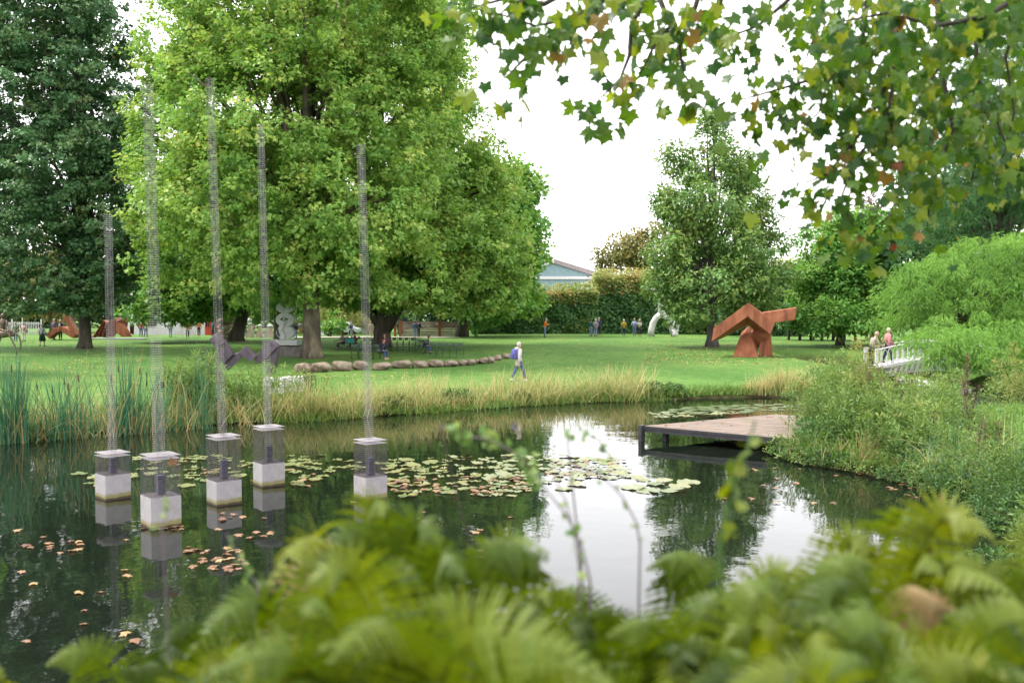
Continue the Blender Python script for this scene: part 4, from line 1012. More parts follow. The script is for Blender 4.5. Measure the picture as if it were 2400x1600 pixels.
def person(label, u, vh, vf, face, top, legs, hair, arms='down', stride=0.0, sit=False, lean=0.0, coat=0.0, skirt=False, pack=None, bag=None, cap=None, shoes=(.05, .045, .045), y=None, h=None, scarf=None, shirt=None, skin=None, short=False, foot=None, hood=False):
    g = foot if foot else on_ground(u, vf)
    if y is not None: g = Vector((at(u, vf, y).x, y, at(u, vf, y).z if foot is None and sit == 'raised' else gz(at(u, vf, y).x, y)))
    hh = h or max(1.5, min(1.86, (vf - vh) * g.y / RES))
    t = thing('person', label, 'person', g, R(face), None)
    k = hh / 1.75
    sk = plain(skin or (.55, .33, .25), .55)
    tm, lm, hm = plain(top, .85), plain(legs, .85), plain(hair, .7)
    ln = R(lean)
    hipz = .47 if sit else .93
    def up(z, yo=0.0, x=0.0):
        """a point of the leaning upper body, z measured from a standing floor"""
        d = z - .93
        return V3(x, yo + d * math.sin(ln), hipz + d * math.cos(ln)) * k
    pel = V3(0, 0, hipz + .03) * k
    waist, chest, neck = up(1.10), up(1.30, .01), up(1.47, 0)
    hd0, hd1, hd2 = up(1.56, .03), up(1.65, .045), up(1.735, .03)
    J, E_, Rr = [pel, waist, chest, neck, hd0, hd1, hd2], [(0, 1), (1, 2), (2, 3), (3, 4), (4, 5), (5, 6)], [.125, .12, .14, .052, .072, .098, .062]
    nose = up(1.635, .155); J.append(nose); E_.append((5, 7)); Rr.append(.014)
    arm_pts, leg_pts = {}, {}
    for s in (-1, 1):
        sh = up(1.41, 0, s * .185)
        if arms == 'phone': el, wr, ha = up(1.14, .06, s * .25), up(1.20, .30, s * .10), up(1.24, .36, s * .06)
        elif arms == 'back': el, wr, ha = up(1.15, -.12, s * .26), up(.95, -.17, s * .10), up(.92, -.18, s * .03)
        elif arms == 'pockets': el, wr, ha = up(1.14, -.06, s * .29), up(.95, .05, s * .19), up(.89, .07, s * .17)
        elif arms == 'bars': el, wr, ha = up(1.16, .12, s * .25), up(1.04, .38, s * .22), up(1.02, .46, s * .21)
        elif arms == 'lap': el, wr, ha = up(1.14, .05, s * .24), up(1.02, .27, s * .12), up(1.0, .34, s * .07)
        else:
            sw = stride * .45 * (-s)
            el, wr, ha = up(1.13, -.03 + sw * .4, s * .235), up(.89, .03 + sw, s * .24), up(.81, .05 + sw * 1.15, s * .24)
        i = len(J); J += [sh, el, wr, ha]; E_ += [(2, i), (i, i + 1), (i + 1, i + 2), (i + 2, i + 3)]; Rr += [.062, .047, .033, .034]
        dirv = (ha - wr).normalized(); side = V3(0, 0, 1).cross(dirv); side = side.normalized() if side.length > .1 else V3(1, 0, 0)
        if abs(dirv.z) > .8: side = V3(0, 1, 0)
        for q, (off, le) in enumerate(((-.028, .072), (-.010, .085), (.009, .080), (.027, .062))):
            b0 = len(J); J += [ha + (side * off + dirv * .035) * k, ha + (side * off * 1.15 + dirv * (.035 + le) + V3(0, .012, 0)) * k]; E_ += [(i + 3, b0), (b0, b0 + 1)]; Rr += [.0095, .008]
        b0 = len(J); J += [wr + (side * -.035 + dirv * .04) * k, wr + (side * -.062 + dirv * .085) * k]; E_ += [(i + 2, b0), (b0, b0 + 1)]; Rr += [.012, .0095]
        arm_pts[s] = (sh, el, wr)
        hp = V3(s * .09, 0, hipz - .02) * k
        if sit:
            kn, an, to = V3(s * .11, .43, .49) * k, V3(s * .10, .46 + stride * s, .09) * k, V3(s * .11, .62 + stride * s, .03) * k
        else:
            sw = stride * s
            lift = max(0, -sw) * .25
            kn = V3(s * .095, sw * .45 + .03 + abs(sw) * .10, .50 + lift * .2) * k; an = V3(s * .095, sw - .02, .09 + lift) * k; to = V3(s * .11, sw + .14, .035 + lift * .5) * k
        i = len(J); J += [hp, kn, an, to]; E_ += [(0, i), (i, i + 1), (i + 1, i + 2), (i + 2, i + 3)]; Rr += [.086, .056, .040, .030]
        leg_pts[s] = (hp, kn, an, to)
    skin_obj('body', J, E_, [r * k for r in Rr], sk, t)
    # trousers or skirt
    J2, E2, R2 = [pel, pel + V3(0, 0, .10) * k], [(0, 1)], [.145, .135]
    for s in (-1, 1):
        hp, kn, an, to = leg_pts[s]
        i = len(J2)
        end = kn.lerp(an, .35) if (skirt or short) else an.lerp(kn, .04)
        J2 += [hp, kn, end]; E2 += [(0, i), (i, i + 1), (i + 1, i + 2)]; R2 += [.102, .078, .062] if not skirt else [.15, .15, .14]
    skin_obj('skirt' if skirt else 'trousers', J2, E2, [r * k for r in R2], lm, t)
    # top or coat
    hem = pel + V3(0, 0, -coat) * k if not sit else pel + V3(0, .02, .0)
    J3, E3, R3 = [chest, waist, pel + V3(0, 0, .04) * k, neck - (neck - chest) * .12], [(0, 1), (1, 2), (0, 3)], [.165, .158, .162, .075]
    if coat > .05 and not sit: J3.append(hem); E3.append((2, 4)); R3.append(.185)
    for s in (-1, 1):
        sh, el, wr = arm_pts[s]; i = len(J3)
        J3 += [sh, el, wr.lerp(el, .06)]; E3 += [(0, i), (i, i + 1), (i + 1, i + 2)]; R3 += [.086, .066, .052]
    skin_obj('coat' if coat > .05 else 'jacket', J3, E3, [r * k for r in R3], tm, t)
    # shoes, hair, face
    for s in (-1, 1):
        hp, kn, an, to = leg_pts[s]
        m = MB(); d = to - an; d.z = 0; d = d.normalized() if d.length > 1e-3 else V3(0, 1, 0); sd_ = V3(d.y, -d.x, 0)
        bz = min(to.z, an.z) - .035 * k
        base = V3(an.x, an.y, bz)
        m.hull([base + (d * a_ + sd_ * b_ + V3(0, 0, c_)) * k for a_, w_, c_ in ((-.06, .036, 0), (.10, .046, 0), (.19, .03, 0), (-.06, .034, .075), (.05, .036, .09), (.17, .032, .035)) for b_ in (-w_, w_)])
        m.build('shoe', plain(shoes), t, bevel=.006)
    m = MB(); rn = random.Random(len(label))
    hc = hd1 + V3(0, -.012, .022) * k
    m.ell(hc, (.104 * k, .115 * k, .122 * k), 14, 10, lump=.03, rng=rn)
    cut = hc.z - .075 * k
    m.v = [(x, (y if y < hc.y + .055 * k or z > hc.z + .055 * k else hc.y + .055 * k), max(z, cut if y < hc.y + .02 else hc.z + .035 * k)) for x, y, z in m.v]
    if cap: m.v = [(x, y, max(z, hc.z + .02 * k)) for x, y, z in m.v]
    m.build('cap' if cap else 'hair', plain(cap) if cap else hm, t, True)
    if cap: m = MB(); m.hull([hc + V3(a_, b_, c_) * k for a_, b_, c_ in ((-.08, .06, .03), (.08, .06, .03), (-.06, .18, .02), (.06, .18, .02), (-.08, .06, .045), (.08, .06, .045), (-.06, .18, .03), (.06, .18, .03))]); m.build('cap_peak', plain(cap), t)
    for s in (-1, 1):
        m = MB(); m.ell(hd1 + V3(s * .035, .088, .012) * k, (.013 * k, .010 * k, .008 * k), 8, 6); m.build('eye', plain((.05, .04, .035), .3), t, True)
        m = MB(); m.ell(hd1 + V3(s * .096, .0, .0) * k, (.012 * k, .022 * k, .034 * k), 8, 6); m.build('ear', sk, t, True)
    m = MB(); m.ell(hd0 + V3(0, .068, .035) * k, (.026 * k, .012 * k, .008 * k), 8, 6); m.build('mouth', plain((.42, .17, .15)), t, True)
    if pack:
        c = up(1.24, -.235)
        m = MB(); m.hull([c + V3(a_ * .16, b_ * .10, c_) * k for a_, b_, c_ in ((-1, -.8, -.23), (1, -.8, -.23), (-1, 1, -.24), (1, 1, -.24), (-.9, -1, .05), (.9, -1, .05), (-1, 1, .15), (1, 1, .15), (-.7, -.5, .22), (.7, -.5, .22), (-.7, .8, .25), (.7, .8, .25))])
        po = m.build('backpack', plain(pack), t, bevel=.03)
        m = MB(); c2 = c + V3(0, -.11, -.10) * k; m.hull([c2 + V3(a_ * .11, b_ * .03, c_ * .09) * k for a_ in (-1, 1) for b_ in (-1, 1) for c_ in (-1, 1)]); m.build('pocket', plain(tuple(x * .8 for x in pack)), po, bevel=.012)
        for s in (-1, 1): m = MB(); m.tube([up(1.42, -.19, s * .11), up(1.49, -.02, s * .11), up(1.38, .165, s * .12), up(1.16, .15, s * .15), up(1.05, -.15, s * .15)], .017 * k, 6); m.build('strap', plain(tuple(x * .7 for x in pack)), po)
    if hood: m = MB(); m.ell(up(1.47, -.10), (.13 * k, .085 * k, .09 * k), 12, 8); m.build('hood', tm, t, True)
    if scarf: m = MB(); m.ell(up(1.48, .02), (.105 * k, .10 * k, .055 * k), 12, 8); m.build('scarf', plain(scarf), t, True)
    if shirt: m = MB(); m.ell(up(1.24, .125), (.085 * k, .06 * k, .19 * k), 12, 8); m.build('shirt_front', plain(shirt), t, True)
    if bag:
        m = MB(); c = up(.98, .02, .27); m.hull([c + V3(a_ * .07, b_ * .14, c_ * .13) * k for a_ in (-1, 1) for b_ in (-1, 1) for c_ in (-1, .9)]); bo = m.build('shoulder_bag', plain(bag), t, bevel=.02)
        m = MB(); m.tube([c + V3(0, 0, .1) * k, up(1.2, .17, .08), up(1.44, .06, -.12), up(1.2, -.17, .05), c + V3(0, -.04, .1) * k], .014 * k, 5); m.build('strap', plain(bag), bo)
    if arms == 'phone': m = MB(); c = up(1.27, .37); m.box(c, (.08 * k, .012 * k, .15 * k), rx=-.5); m.build('phone', plain((.02, .02, .025), .3), t)
    return t

JEAN = (.10, .16, .33); NAVY = (.022, .03, .085); DARK = (.03, .03, .04); GREY = (.36, .34, .33); WHITEH = (.62, .58, .54); BROWN = (.10, .055, .03)
person('person in a cream hooded coat and jeans with a blue backpack walking past boulders', 1191, 787, 875, -62, (.62, .55, .53), (.08, .11, .24), (.52, .47, .44), stride=.30, coat=.32, pack=(.10, .10, .36), shoes=(.7, .68, .66), hood=True)
person('person in a bright orange jacket looking down at a phone by the hedge', 1251, 731, 775, -80, (.75, .22, .035), (.15, .22, .40), GREY, arms='phone', lean=10, coat=.10)
person('person in a dark teal jacket and jeans, left of three by the hedge', 1357, 735, 772, -40, (.02, .10, .10), (.20, .27, .42), BROWN, arms='pockets')
person('person in a pinkish grey jumper and pale jeans, middle of three by the hedge', 1368, 733, 772, 15, (.33, .26, .30), (.24, .30, .46), WHITEH, arms='back')
person('tall person in a navy coat and dark trousers, right of three by the hedge', 1376, 731, 771, 0, NAVY, DARK, GREY, coat=.3, y=94)
person('person in a mustard yellow coat and dark trousers standing alone near the hedge', 1433, 734, 771, 5, (.42, .29, .035), NAVY, WHITEH, arms='pockets', coat=.22)
person('person in a pale blue shirt and blue jeans beside a person in a beige jacket', 1457, 732, 771, -25, (.30, .38, .56), (.12, .18, .40), (.45, .28, .22), arms='pockets')
person('person in a beige padded jacket with a red scarf and black trousers by the hedge', 1469, 734, 771, 150, (.52, .46, .40), DARK, WHITEH, arms='phone', scarf=(.5, .12, .09), coat=.1)
person('person in an olive jacket and jeans beside the pink top, far left', 36, 744, 783, 20, (.25, .28, .21), JEAN, (.40, .30, .26), bag=(.14, .13, .10))
person('person in a pink top and white trousers near the picket fence', 55, 746, 784, 8, (.74, .46, .50), (.70, .66, .58), (.33, .16, .14), bag=(.30, .16, .22))
person('person in a grey top and long dark green shorts walking away', 97, 745, 795, 5, (.44, .44, .44), (.015, .075, .05), (.40, .34, .33), stride=.20, skirt=True, bag=(.22, .2, .28))
person('person in dark purple clothes standing half turned left of the navy jacket', 124, 733, 780, -40, (.10, .08, .14), (.085, .085, .16), (.5, .44, .38), arms='pockets', cap=(.55, .52, .46))
person('person in a navy jacket and white shirt facing the pond near the maple', 139, 735, 780, 175, (.02, .025, .07), NAVY, (.62, .5, .36), shirt=(.6, .6, .66))
person('person in a red jacket and jeans walking away beside a white jacket', 324, 747, 774, 0, (.60, .085, .13), JEAN, BROWN, stride=.1, y=93)
person('person in a white jacket and jeans walking away beside a red jacket', 335, 741, 774, -5, (.62, .58, .55), (.09, .13, .30), (.5, .46, .42), stride=.12, coat=.15, y=93)
person('person in pale jeans whose upper body is covered by hanging leaves', 392, 735, 774, 0, (.16, .24, .12), (.26, .33, .50), GREY, y=93)
person('person in an orange coat standing with a bicycle', 431, 735, 775, 25, (.80, .20, .06), NAVY, (.42, .37, .34), arms='bars', coat=.28, y=91)
person('person in an orange top and black trousers beside the red kiosk', 457, 735, 772, -170, (.72, .26, .10), DARK, (.34, .25, .2), y=95)
person('person in a blue jacket and dark trousers in front of the red kiosk', 490, 739, 770, 150, (.03, .07, .15), DARK, (.6, .5, .42), shirt=(.05, .25, .22), y=96)
person('person with a pink backpack over blue clothes half hidden by a wire column', 513, 739, 769, 5, (.10, .20, .34), (.05, .14, .22), (.62, .54, .45), pack=(.62, .26, .36), y=95)
person('person in pale blue clothes beside the pink backpack near the leaning trunk', 561, 740, 770, 60, (.35, .42, .55), (.24, .30, .45), (.55, .5, .45), y=96)
person('person with a pale pink backpack and jeans in front of the sandstone wedges', 581, 740, 771, 0, (.60, .40, .40), (.26, .34, .48), (.34, .22, .18), pack=(.66, .42, .43), y=95)
person('person in a dark blue jacket and pale jeans right of the grey stone sculpture', 679, 745, 778, 20, (.06, .075, .20), (.26, .33, .5), (.42, .2, .12), pack=(.03, .03, .05), y=88)
person('person in orange brown trousers right of the grey stone sculpture', 690, 744, 769, 0, (.24, .22, .22), (.42, .19, .07), BROWN, y=95)
person('person in a purple jumper and pale jeans walking left behind the chairs', 807, 739, 777, 60, (.17, .14, .32), (.40, .43, .55), WHITEH, arms='phone', stride=.1, y=88)
person('person in beige clothes standing just right of the wire column by the trunk', 852, 741, 773, 10, (.55, .43, .36), (.50, .42, .34), (.45, .30, .22), y=90)
person('person in a blue shirt and jeans standing before the weathered plank wall', 953, 738, 773, 10, (.08, .12, .28), (.22, .32, .55), BROWN, arms='pockets', y=89)
person('person in dark clothes standing before the weathered plank wall', 962, 738, 771, -20, DARK, (.04, .04, .06), BROWN, y=90)
def seated(label, u, v, face, **kw):
    g = on_ground(u, v); g = g + Vector((0, -.02, 0))
    return person(label, u, 0, v, face, h=1.68, sit=True, foot=g, **kw)
seated('seated person in a pale jacket and black trousers on the far left row of chairs', 790, 802, 115, top=(.46, .38, .36), legs=(.015, .015, .02), hair=(.10, .05, .045), arms='lap', lean=8, scarf=(.16, .05, .06))
seated('seated person in a dark red jacket on the far left row of chairs', 818, 802, 100, top=(.20, .025, .035), legs=DARK, hair=BROWN, arms='lap', lean=10)
seated('seated person in a black top and jeans with crossed ankles in the front row', 878, 824, -140, top=(.012, .018, .035), legs=(.05, .09, .20), hair=(.018, .014, .013), arms='lap', lean=14, stride=.05, shoes=(.62, .45, .38), bag=(.16, .17, .2))
seated('seated person in a plum jacket directly behind the front row sitter', 884, 810, 178, top=(.17, .025, .07), legs=DARK, hair=(.22, .1, .08), arms='lap', lean=3, shirt=(.07, .1, .08))
seated('hunched person in dark clothes and jeans on the slanting row of chairs', 973, 811, -110, top=(.018, .02, .04), legs=(.07, .11, .24), hair=(.02, .02, .025), arms='lap', lean=32)

# teal bag and bicycle
g = on_ground(806, 802)
t = thing('shopping_bag', 'turquoise bag resting between the two sitters on the far left row', 'bag', g + Vector((0, -.25, 0)))
m = MB(); m.hull([(a_ * .32, b_ * .16, c_) for a_, b_, c_ in ((-1, -1, .42), (1, -1, .42), (-1, 1, .42), (1, 1, .42), (-.8, -.8, .8), (.8, -.8, .8), (-.7, .8, .85), (.7, .8, .85), (-1.1, 0, .55), (1.1, 0, .55))]); m.build('bag_body', plain((.05, .30, .26)), t, bevel=.05)
m = MB(); m.tube([(-.15, 0, .8), (-.1, 0, .97), (.1, 0, .97), (.15, 0, .8)], .015, 6); m.build('handle', plain((.04, .2, .18)), t)
g = Vector((at(424, 775, 90.3).x, 90.3, gz(at(424, 775, 90.3).x, 90.3)))
t = thing('bicycle', 'white framed bicycle held by the person in the orange coat', 'bicycle', g, R(12))
def torus(name, c, r, r2, mat, parent):
    m = MB(); m.tube([(c[0] + r * math.cos(a_ * math.pi / 10), c[1], c[2] + r * math.sin(a_ * math.pi / 10)) for a_ in range(21)], r2, 6, cap=False); return m.build(name, mat, parent, True)
for x in (-.52, .52):
    w_ = thing('wheel', None, None, (0, 0, 0)); w_.parent = t
    torus('tyre', (x, 0, .34), .33, .022, plain((.6, .6, .6)), w_)
    m = MB()
    for q in range(8): m.tube([(x, 0, .34), (x + .32 * math.cos(q * .785), 0, .34 + .32 * math.sin(q * .785))], .004, 4)
    m.build('spokes', M_WIRE_PALE, w_)
m = MB(); [m.tube([p_, q_], .018, 6) for p_, q_ in (((-.52, 0, .34), (-.1, 0, .32)), ((-.1, 0, .32), (-.2, 0, .85)), ((-.2, 0, .8), (-.52, 0, .34)), ((-.1, 0, .32), (.36, 0, .78)), ((.36, 0, .78), (.52, 0, .34)), ((-.18, 0, .76), (.36, 0, .8)), ((.36, 0, .78), (.33, 0, 1.0)))]; m.build('frame', M_WHITE, t)
m = MB(); m.hull([(-.32, -.07, .88), (-.32, .07, .88), (-.06, 0, .9), (-.3, -.05, .93), (-.3, .05, .93)]); m.build('saddle', plain((.03, .03, .03)), t)
m = MB(); m.tube([(.25, -.27, 1.02), (.34, 0, 1.0), (.25, .27, 1.02)], .014, 6); m.build('handlebar', M_WIRE, t)
m = MB(); m.box((.52, 0, .92), (.24, .3, .22)); m.build('basket', plain((.55, .42, .42)), t)

# ------------------------------------------------------------------ white footbridge
yb = 47
bx0, bx1 = at(2013, 850, yb).x, 23.4
bz = at(2020, 846, yb).z
def arch(x): f = (x - bx0) / (bx1 - bx0); return .42 * (1 - (2 * f - 1) ** 2)
def bridge_z(x): return bz + arch(x)
bt = thing('footbridge', 'white cast iron footbridge with gothic arched railings over the pond inlet', 'bridge', (bx0, yb, 0))
L_ = bx1 - bx0; nb = 24
m = MB()
for i in range(16):
    a_, c_ = L_ * i / 16, L_ * (i + 1) / 16
    z0, z1 = bridge_z(bx0 + a_), bridge_z(bx0 + c_)
    m.hull([(a_, -.05, z0), (a_, 1.55, z0), (c_, -.05, z1), (c_, 1.55, z1), (a_, -.05, z0 - .10), (a_, 1.55, z0 - .10), (c_, -.05, z1 - .10), (c_, 1.55, z1 - .10)])
m.build('deck', M_WHITE, bt)
balm = None
for yy in (0.0, 1.5):
    r_ = thing('railing', None, None, (0, 0, 0)); r_.parent = bt
    hr = MB(); ht = MB(); lo = MB()
    for i in range(nb + 1):
        x = L_ * i / nb; z = bridge_z(bx0 + x)
        if balm is None:
            bm_ = MB(); bm_.tube([(0, 0, 0), (0, 0, .06), (0, 0, .1), (0, 0, .36), (0, 0, .40), (0, 0, .44), (0, 0, .62)], [.04, .04, .022, .026, .04, .022, .022], 6); balm = bm_.mesh('baluster', M_WHITE)
        o = link('baluster', balm, r_); o.location = (x, yy, z)
        if i < nb:
            x1 = L_ * (i + 1) / nb; z1 = bridge_z(bx0 + x1); xm = (x + x1) / 2; zm = (z + z1) / 2
            ht.tube([(x, yy, z + .6), (x + (xm - x) * .25, yy, (z + zm) / 2 + .70), (xm, yy, zm + .80)], .017, 4)
            ht.tube([(x1, yy, z1 + .6), (x1 - (xm - x) * .25, yy, (z1 + zm) / 2 + .70), (xm, yy, zm + .80)], .017, 4)
            hr.tube([(x, yy, z + .86), (x1, yy, z1 + .86)], .035, 6); lo.tube([(x, yy, z + .02), (x1, yy, z1 + .02)], .04, 6)
    hr.build('handrail', M_WHITE, r_); lo.build('bottom_rail', M_WHITE, r_); ht.build('gothic_tracery', M_WHITE, r_)
for x in (0, L_):
    for yy in (0, 1.5): m = MB(); m.box((x, yy, bridge_z(bx0 + x) + .40), (.13, .13, 1.08)); m.build('end_post', M_WHITE, bt)
for yy in (-.03, 1.53):
    m = MB()
    for i in range(nb):
        x, x1 = L_ * i / nb, L_ * (i + 1) / nb; z, z1 = bridge_z(bx0 + x) - .12, bridge_z(bx0 + x1) - .12
        for p_, q_ in (((x, yy, z), (x1, yy, z1 - .36)), ((x, yy, z - .36), (x1, yy, z1)), ((x, yy, z - .38), (x1, yy, z1 - .38)), (((x + x1) / 2, yy, z), ((x + x1) / 2, yy, z - .36)), ((x, yy, z - .18), (x1, yy, z1 - .18))): m.tube([p_, q_], .018, 4)
    m.build('lattice_girder', M_WHITE, bt)
for x in (.0, L_): m = MB(); m.box((x, .75, bz - .45), (.9, 2.2, 1.0)); m.build('abutment', M_DSTONE, bt)
person('bald person in a striped pullover leaning over the footbridge railing', 2009, 767, 850, -75, (.34, .30, .26), DARK, (.5, .33, .26), arms='bars', lean=22, foot=Vector((bx0 + .02, yb + .75, bridge_z(bx0 + .1))), h=1.72)
person('person in a pink jacket and dark jeans walking over the footbridge', 2053, 765, 840, -80, (.58, .24, .25), (.03, .035, .09), (.55, .46, .36), stride=.22, foot=Vector((at(2053, 800, yb).x, yb + .75, bridge_z(at(2053, 800, yb).x))), h=1.68, bag=(.30, .12, .12))
# ------------------------------------------------------------------ five wire columns standing in the pond
def wire_column(u, vw, wpx, vtop_block, vtop_cage, vtop_pole, blue_v, label, tilt, side=.3, hw=.061):
    b = on_level(u, vw - 4)
    th = math.atan(side / (1 - side))
    wv = wpx * b.y / RES; s = wv / (math.cos(th) + math.sin(th))
    b.z = 0
    rz = math.atan2(-b.x, b.y) + th
    t = thing('wire_column', label, 'sculpture', b, rz)
    zb = (EYE + (700 - vtop_block - 10) / RES * b.y)
    zc = (EYE + (700 - vtop_cage - 5) / RES * b.y)
    zt = at(u, vtop_pole, b.y).z
    hs = s / 2
    m = MB(); m.box((0, 0, zb / 2 - .2), (s, s, zb + .4)); m.build('concrete_plinth', M_CONC, t, bevel=.012)
    wr = .0032 * max(1, b.y / 17)
    def grid_box(name, hx, z0, z1, step_h, step_v, r, mat, tops=True):
        m = MB()
        nz_ = max(2, int((z1 - z0) / step_h))
        for i in range(nz_ + 1):
            z = z0 + (z1 - z0) * i / nz_
            for a_, c_ in (((-hx, -hx), (hx, -hx)), ((hx, -hx), (hx, hx)), ((hx, hx), (-hx, hx)), ((-hx, hx), (-hx, -hx))): m.tube([(*a_, z), (*c_, z)], r, 3, cap=False)
        nv = max(1, int(round(2 * hx / step_v)))
        for i in range(nv):
            q = -hx + 2 * hx * i / nv
            for p_ in ((q, -hx), (hx, q), (-q, hx), (-hx, -q)): m.tube([(*p_, z0), (*p_, z1)], r * .8, 3, cap=False)
        o = m.build(name, mat, t); return o
    o = grid_box('wire_cage', hs * .97, zb, zc - .065, .036, .066, wr * 1.0, M_WIRE)
    m = MB()
    def sheet(z, st, r):
        n_ = int(s / st)
        for i in range(n_ + 1):
            q = -hs + s * i / n_
            m.tube([(q, -hs, z), (q, hs, z)], r, 3, cap=False); m.tube([(-hs, q, z), (hs, q, z)], r, 3, cap=False)
    sheet(zc, .03, wr * 1.0); sheet(zc - .06, .03, wr * .9); m.build('mesh_lid', M_WIRE_LID, t)
    m = MB(); sheet(zb + .012, .045, wr * .9); m.build('mesh_floor', M_WIRE, t)
    bw = s * .13
    zl = zb + .02; zh = EYE + (700 - blue_v) / RES * b.y
    core = MB(); core.box((0, 0, (zl + zh) / 2), (bw * 2 - .02, bw * 2 - .02, zh - zl)); core.build('blue_core', M_BLUE, t)
    m = MB()
    for i in range(int((zh - zl) / .03) + 1):
        z = zl + .03 * i
        m.tube([(-bw, -bw, z), (bw, -bw, z)], wr, 3); m.tube([(-bw, -bw, z), (-bw, bw, z)], wr, 3); m.tube([(bw, -bw, z), (bw, bw, z)], wr, 3)
    for i in range(6): m.tube([(-bw + 2 * bw * i / 5, -bw - .003, zl), (-bw + 2 * bw * i / 5, -bw - .003, zh)], wr, 3)
    m.build('core_wires', M_WIRE, t)
    # the tall square mesh mast through the lid
    hx = hw
    m = MB()
    z0 = zb + .02; n_ = int((zt - z0) / .0395)
    for i in range(n_ + 1):
        z = z0 + .0395 * i; ox = tilt * (z - z0) * math.cos(rz); oy = -tilt * (z - z0) * math.sin(rz)
        h_ = hx * (1 - .12 * i / n_)
        for a_, c_ in (((-h_, -h_), (h_, -h_)), ((h_, -h_), (h_, h_)), ((h_, h_), (-h_, h_)), ((-h_, h_), (-h_, -h_))): m.tube([(a_[0] + ox, a_[1] + oy, z), (c_[0] + ox, c_[1] + oy, z)], wr * .82, 3, cap=False)
    for a_, c_ in ((-1, -1), (1, -1), (1, 1), (-1, 1)): m.tube([(a_ * hx, c_ * hx, z0), (a_ * hx * .88 + tilt * (zt - z0) * math.cos(rz), c_ * hx * .88 - tilt * (zt - z0) * math.sin(rz), zt)], wr * .6, 3, cap=False)
    o = m.build('mesh_mast', M_WIRE_PALE, t); o['kind'] = 'stuff'
    return t, zc
wire_column(260, 1146, 78, 1078, 1034, 490, 1052, 'shortest wire mesh column on a concrete plinth, at the left end of the five', -.004)
wc = wire_column(370, 1210, 90, 1128, 1039, 190, 1092, 'nearest wire mesh column, a brown leaf caught in its tall cage', -.019, .27, .075)
wire_column(515, 1159, 79, 1092, 995, 178, 1058, 'wire mesh column with a yellow leaf lying on its lid', -.025)
wire_column(618, 1117, 72, 1052, 974, 284, 1024, 'farthest wire mesh column with its plinth highest in the view', -.016)
wire_column(851, 1149, 78, 1083, 1005, 330, 1052, 'wire mesh column standing apart on the right by the lily pads', -.024, .38)

# ------------------------------------------------------------------ jetty
A = Vector((3.72, 27.8, 0)); B = Vector((7.15, 25.05, 0)); Cc = Vector((8.2, 30.7, 0))
ex = (B - A).normalized(); ey = (Cc - A).normalized()
jt = thing('wooden_jetty', 'weathered plank jetty on dark timber posts reaching into the pond', 'jetty', (A.x, A.y, 0))
zt = .42; n_ = 34; ll = (Cc - A).length; wl_ = (B - A).length + .9
rn = random.Random(2)
for i in range(n_):
    o0 = ey * (ll * i / n_); o1 = ey * (ll * (i + .93) / n_); e0 = ex * (-.02 + rn.uniform(-.01, .01)); e1 = ex * (wl_ + rn.uniform(-.01, .01))
    z = zt + rn.uniform(-.004, .004)
    m = MB(); m.hull([o0 + e0 + V3(0, 0, z), o1 + e0 + V3(0, 0, z), o0 + e1 + V3(0, 0, z), o1 + e1 + V3(0, 0, z), o0 + e0 + V3(0, 0, z - .035), o1 + e0 + V3(0, 0, z - .035), o0 + e1 + V3(0, 0, z - .035), o1 + e1 + V3(0, 0, z - .035)]); m.build('plank', M_WOOD, jt)
nrm = Vector((ey.y, -ey.x, 0))
def beam(p, q, z0, z1, th, name):
    d = (q - p).normalized(); nn = V3(-d.y, d.x, 0) * th / 2
    m = MB(); m.hull([p + nn + V3(0, 0, z0), p - nn + V3(0, 0, z0), q + nn + V3(0, 0, z0), q - nn + V3(0, 0, z0), p + nn + V3(0, 0, z1), p - nn + V3(0, 0, z1), q + nn + V3(0, 0, z1), q - nn + V3(0, 0, z1)]); return m.build(name, M_DARKWOOD, jt)
beam(V3(0, 0, 0) - ey * .03, ex * wl_ - ey * .03, .25, .382, .06, 'front_beam'); beam(-ex * .03, ey * ll - ex * .03, .25, .382, .06, 'side_beam')
beam(V3(0, 0, 0) - ey * .055, ex * wl_ - ey * .055, .352, .415, .04, 'edge_board')
beam(ey * ll * .5, ey * ll * .5 + ex * wl_, .2, .37, .1, 'joist'); beam(ey * ll * .98, ey * ll * .98 + ex * wl_, .2, .37, .08, 'joist')
for p_, top_ in ((V3(-.09, -.02, 0), .435), (ex * .42 + ey * .3, .37), (ex * 2.6 + ey * 1.6, .37), (ey * ll * .95, .37)):
    m = MB(); m.box(p_ + V3(0, 0, (top_ - .9) / 2), (.13, .13, top_ + .9), rz=.6); m.build('post', M_DARKWOOD, jt)

# ------------------------------------------------------------------ water lily pads
prng = np.random.default_rng(77); prnd = random.Random(77)
def pad_mesh(seed):
    r_ = random.Random(seed); n = 15; m = MB(); vs = [(0, 0, .004)]
    for i in range(n):
        a_ = .16 + (2 * math.pi - .32) * i / (n - 1)
        q = 1 + r_.uniform(-.05, .05)
        vs.append((math.cos(a_) * q, math.sin(a_) * q * .95, .02 + r_.uniform(-.02, .05)))
    m.add(vs, [(0, i, i + 1) for i in range(1, n)])
    me = m.mesh('lily_pad', M_PAD, True)
    a_ = me.attributes.new('tint', 'FLOAT', 'FACE'); tv = r_.random() ** .8 if seed % 5 else .97; a_.data.foreach_set('value', [min(1, max(0, tv + r_.uniform(-.08, .08))) for _ in me.polygons])
    return me
pad_meshes = [pad_mesh(i) for i in range(12)]
def inside(p, poly):
    c = False
    for (ax, ay), (bx, by) in zip(poly, poly[1:] + poly[:1]):
        if (ay > p[1]) != (by > p[1]) and p[0] < (bx - ax) * (p[1] - ay) / (by - ay) + ax: c = not c
    return c
placed = []
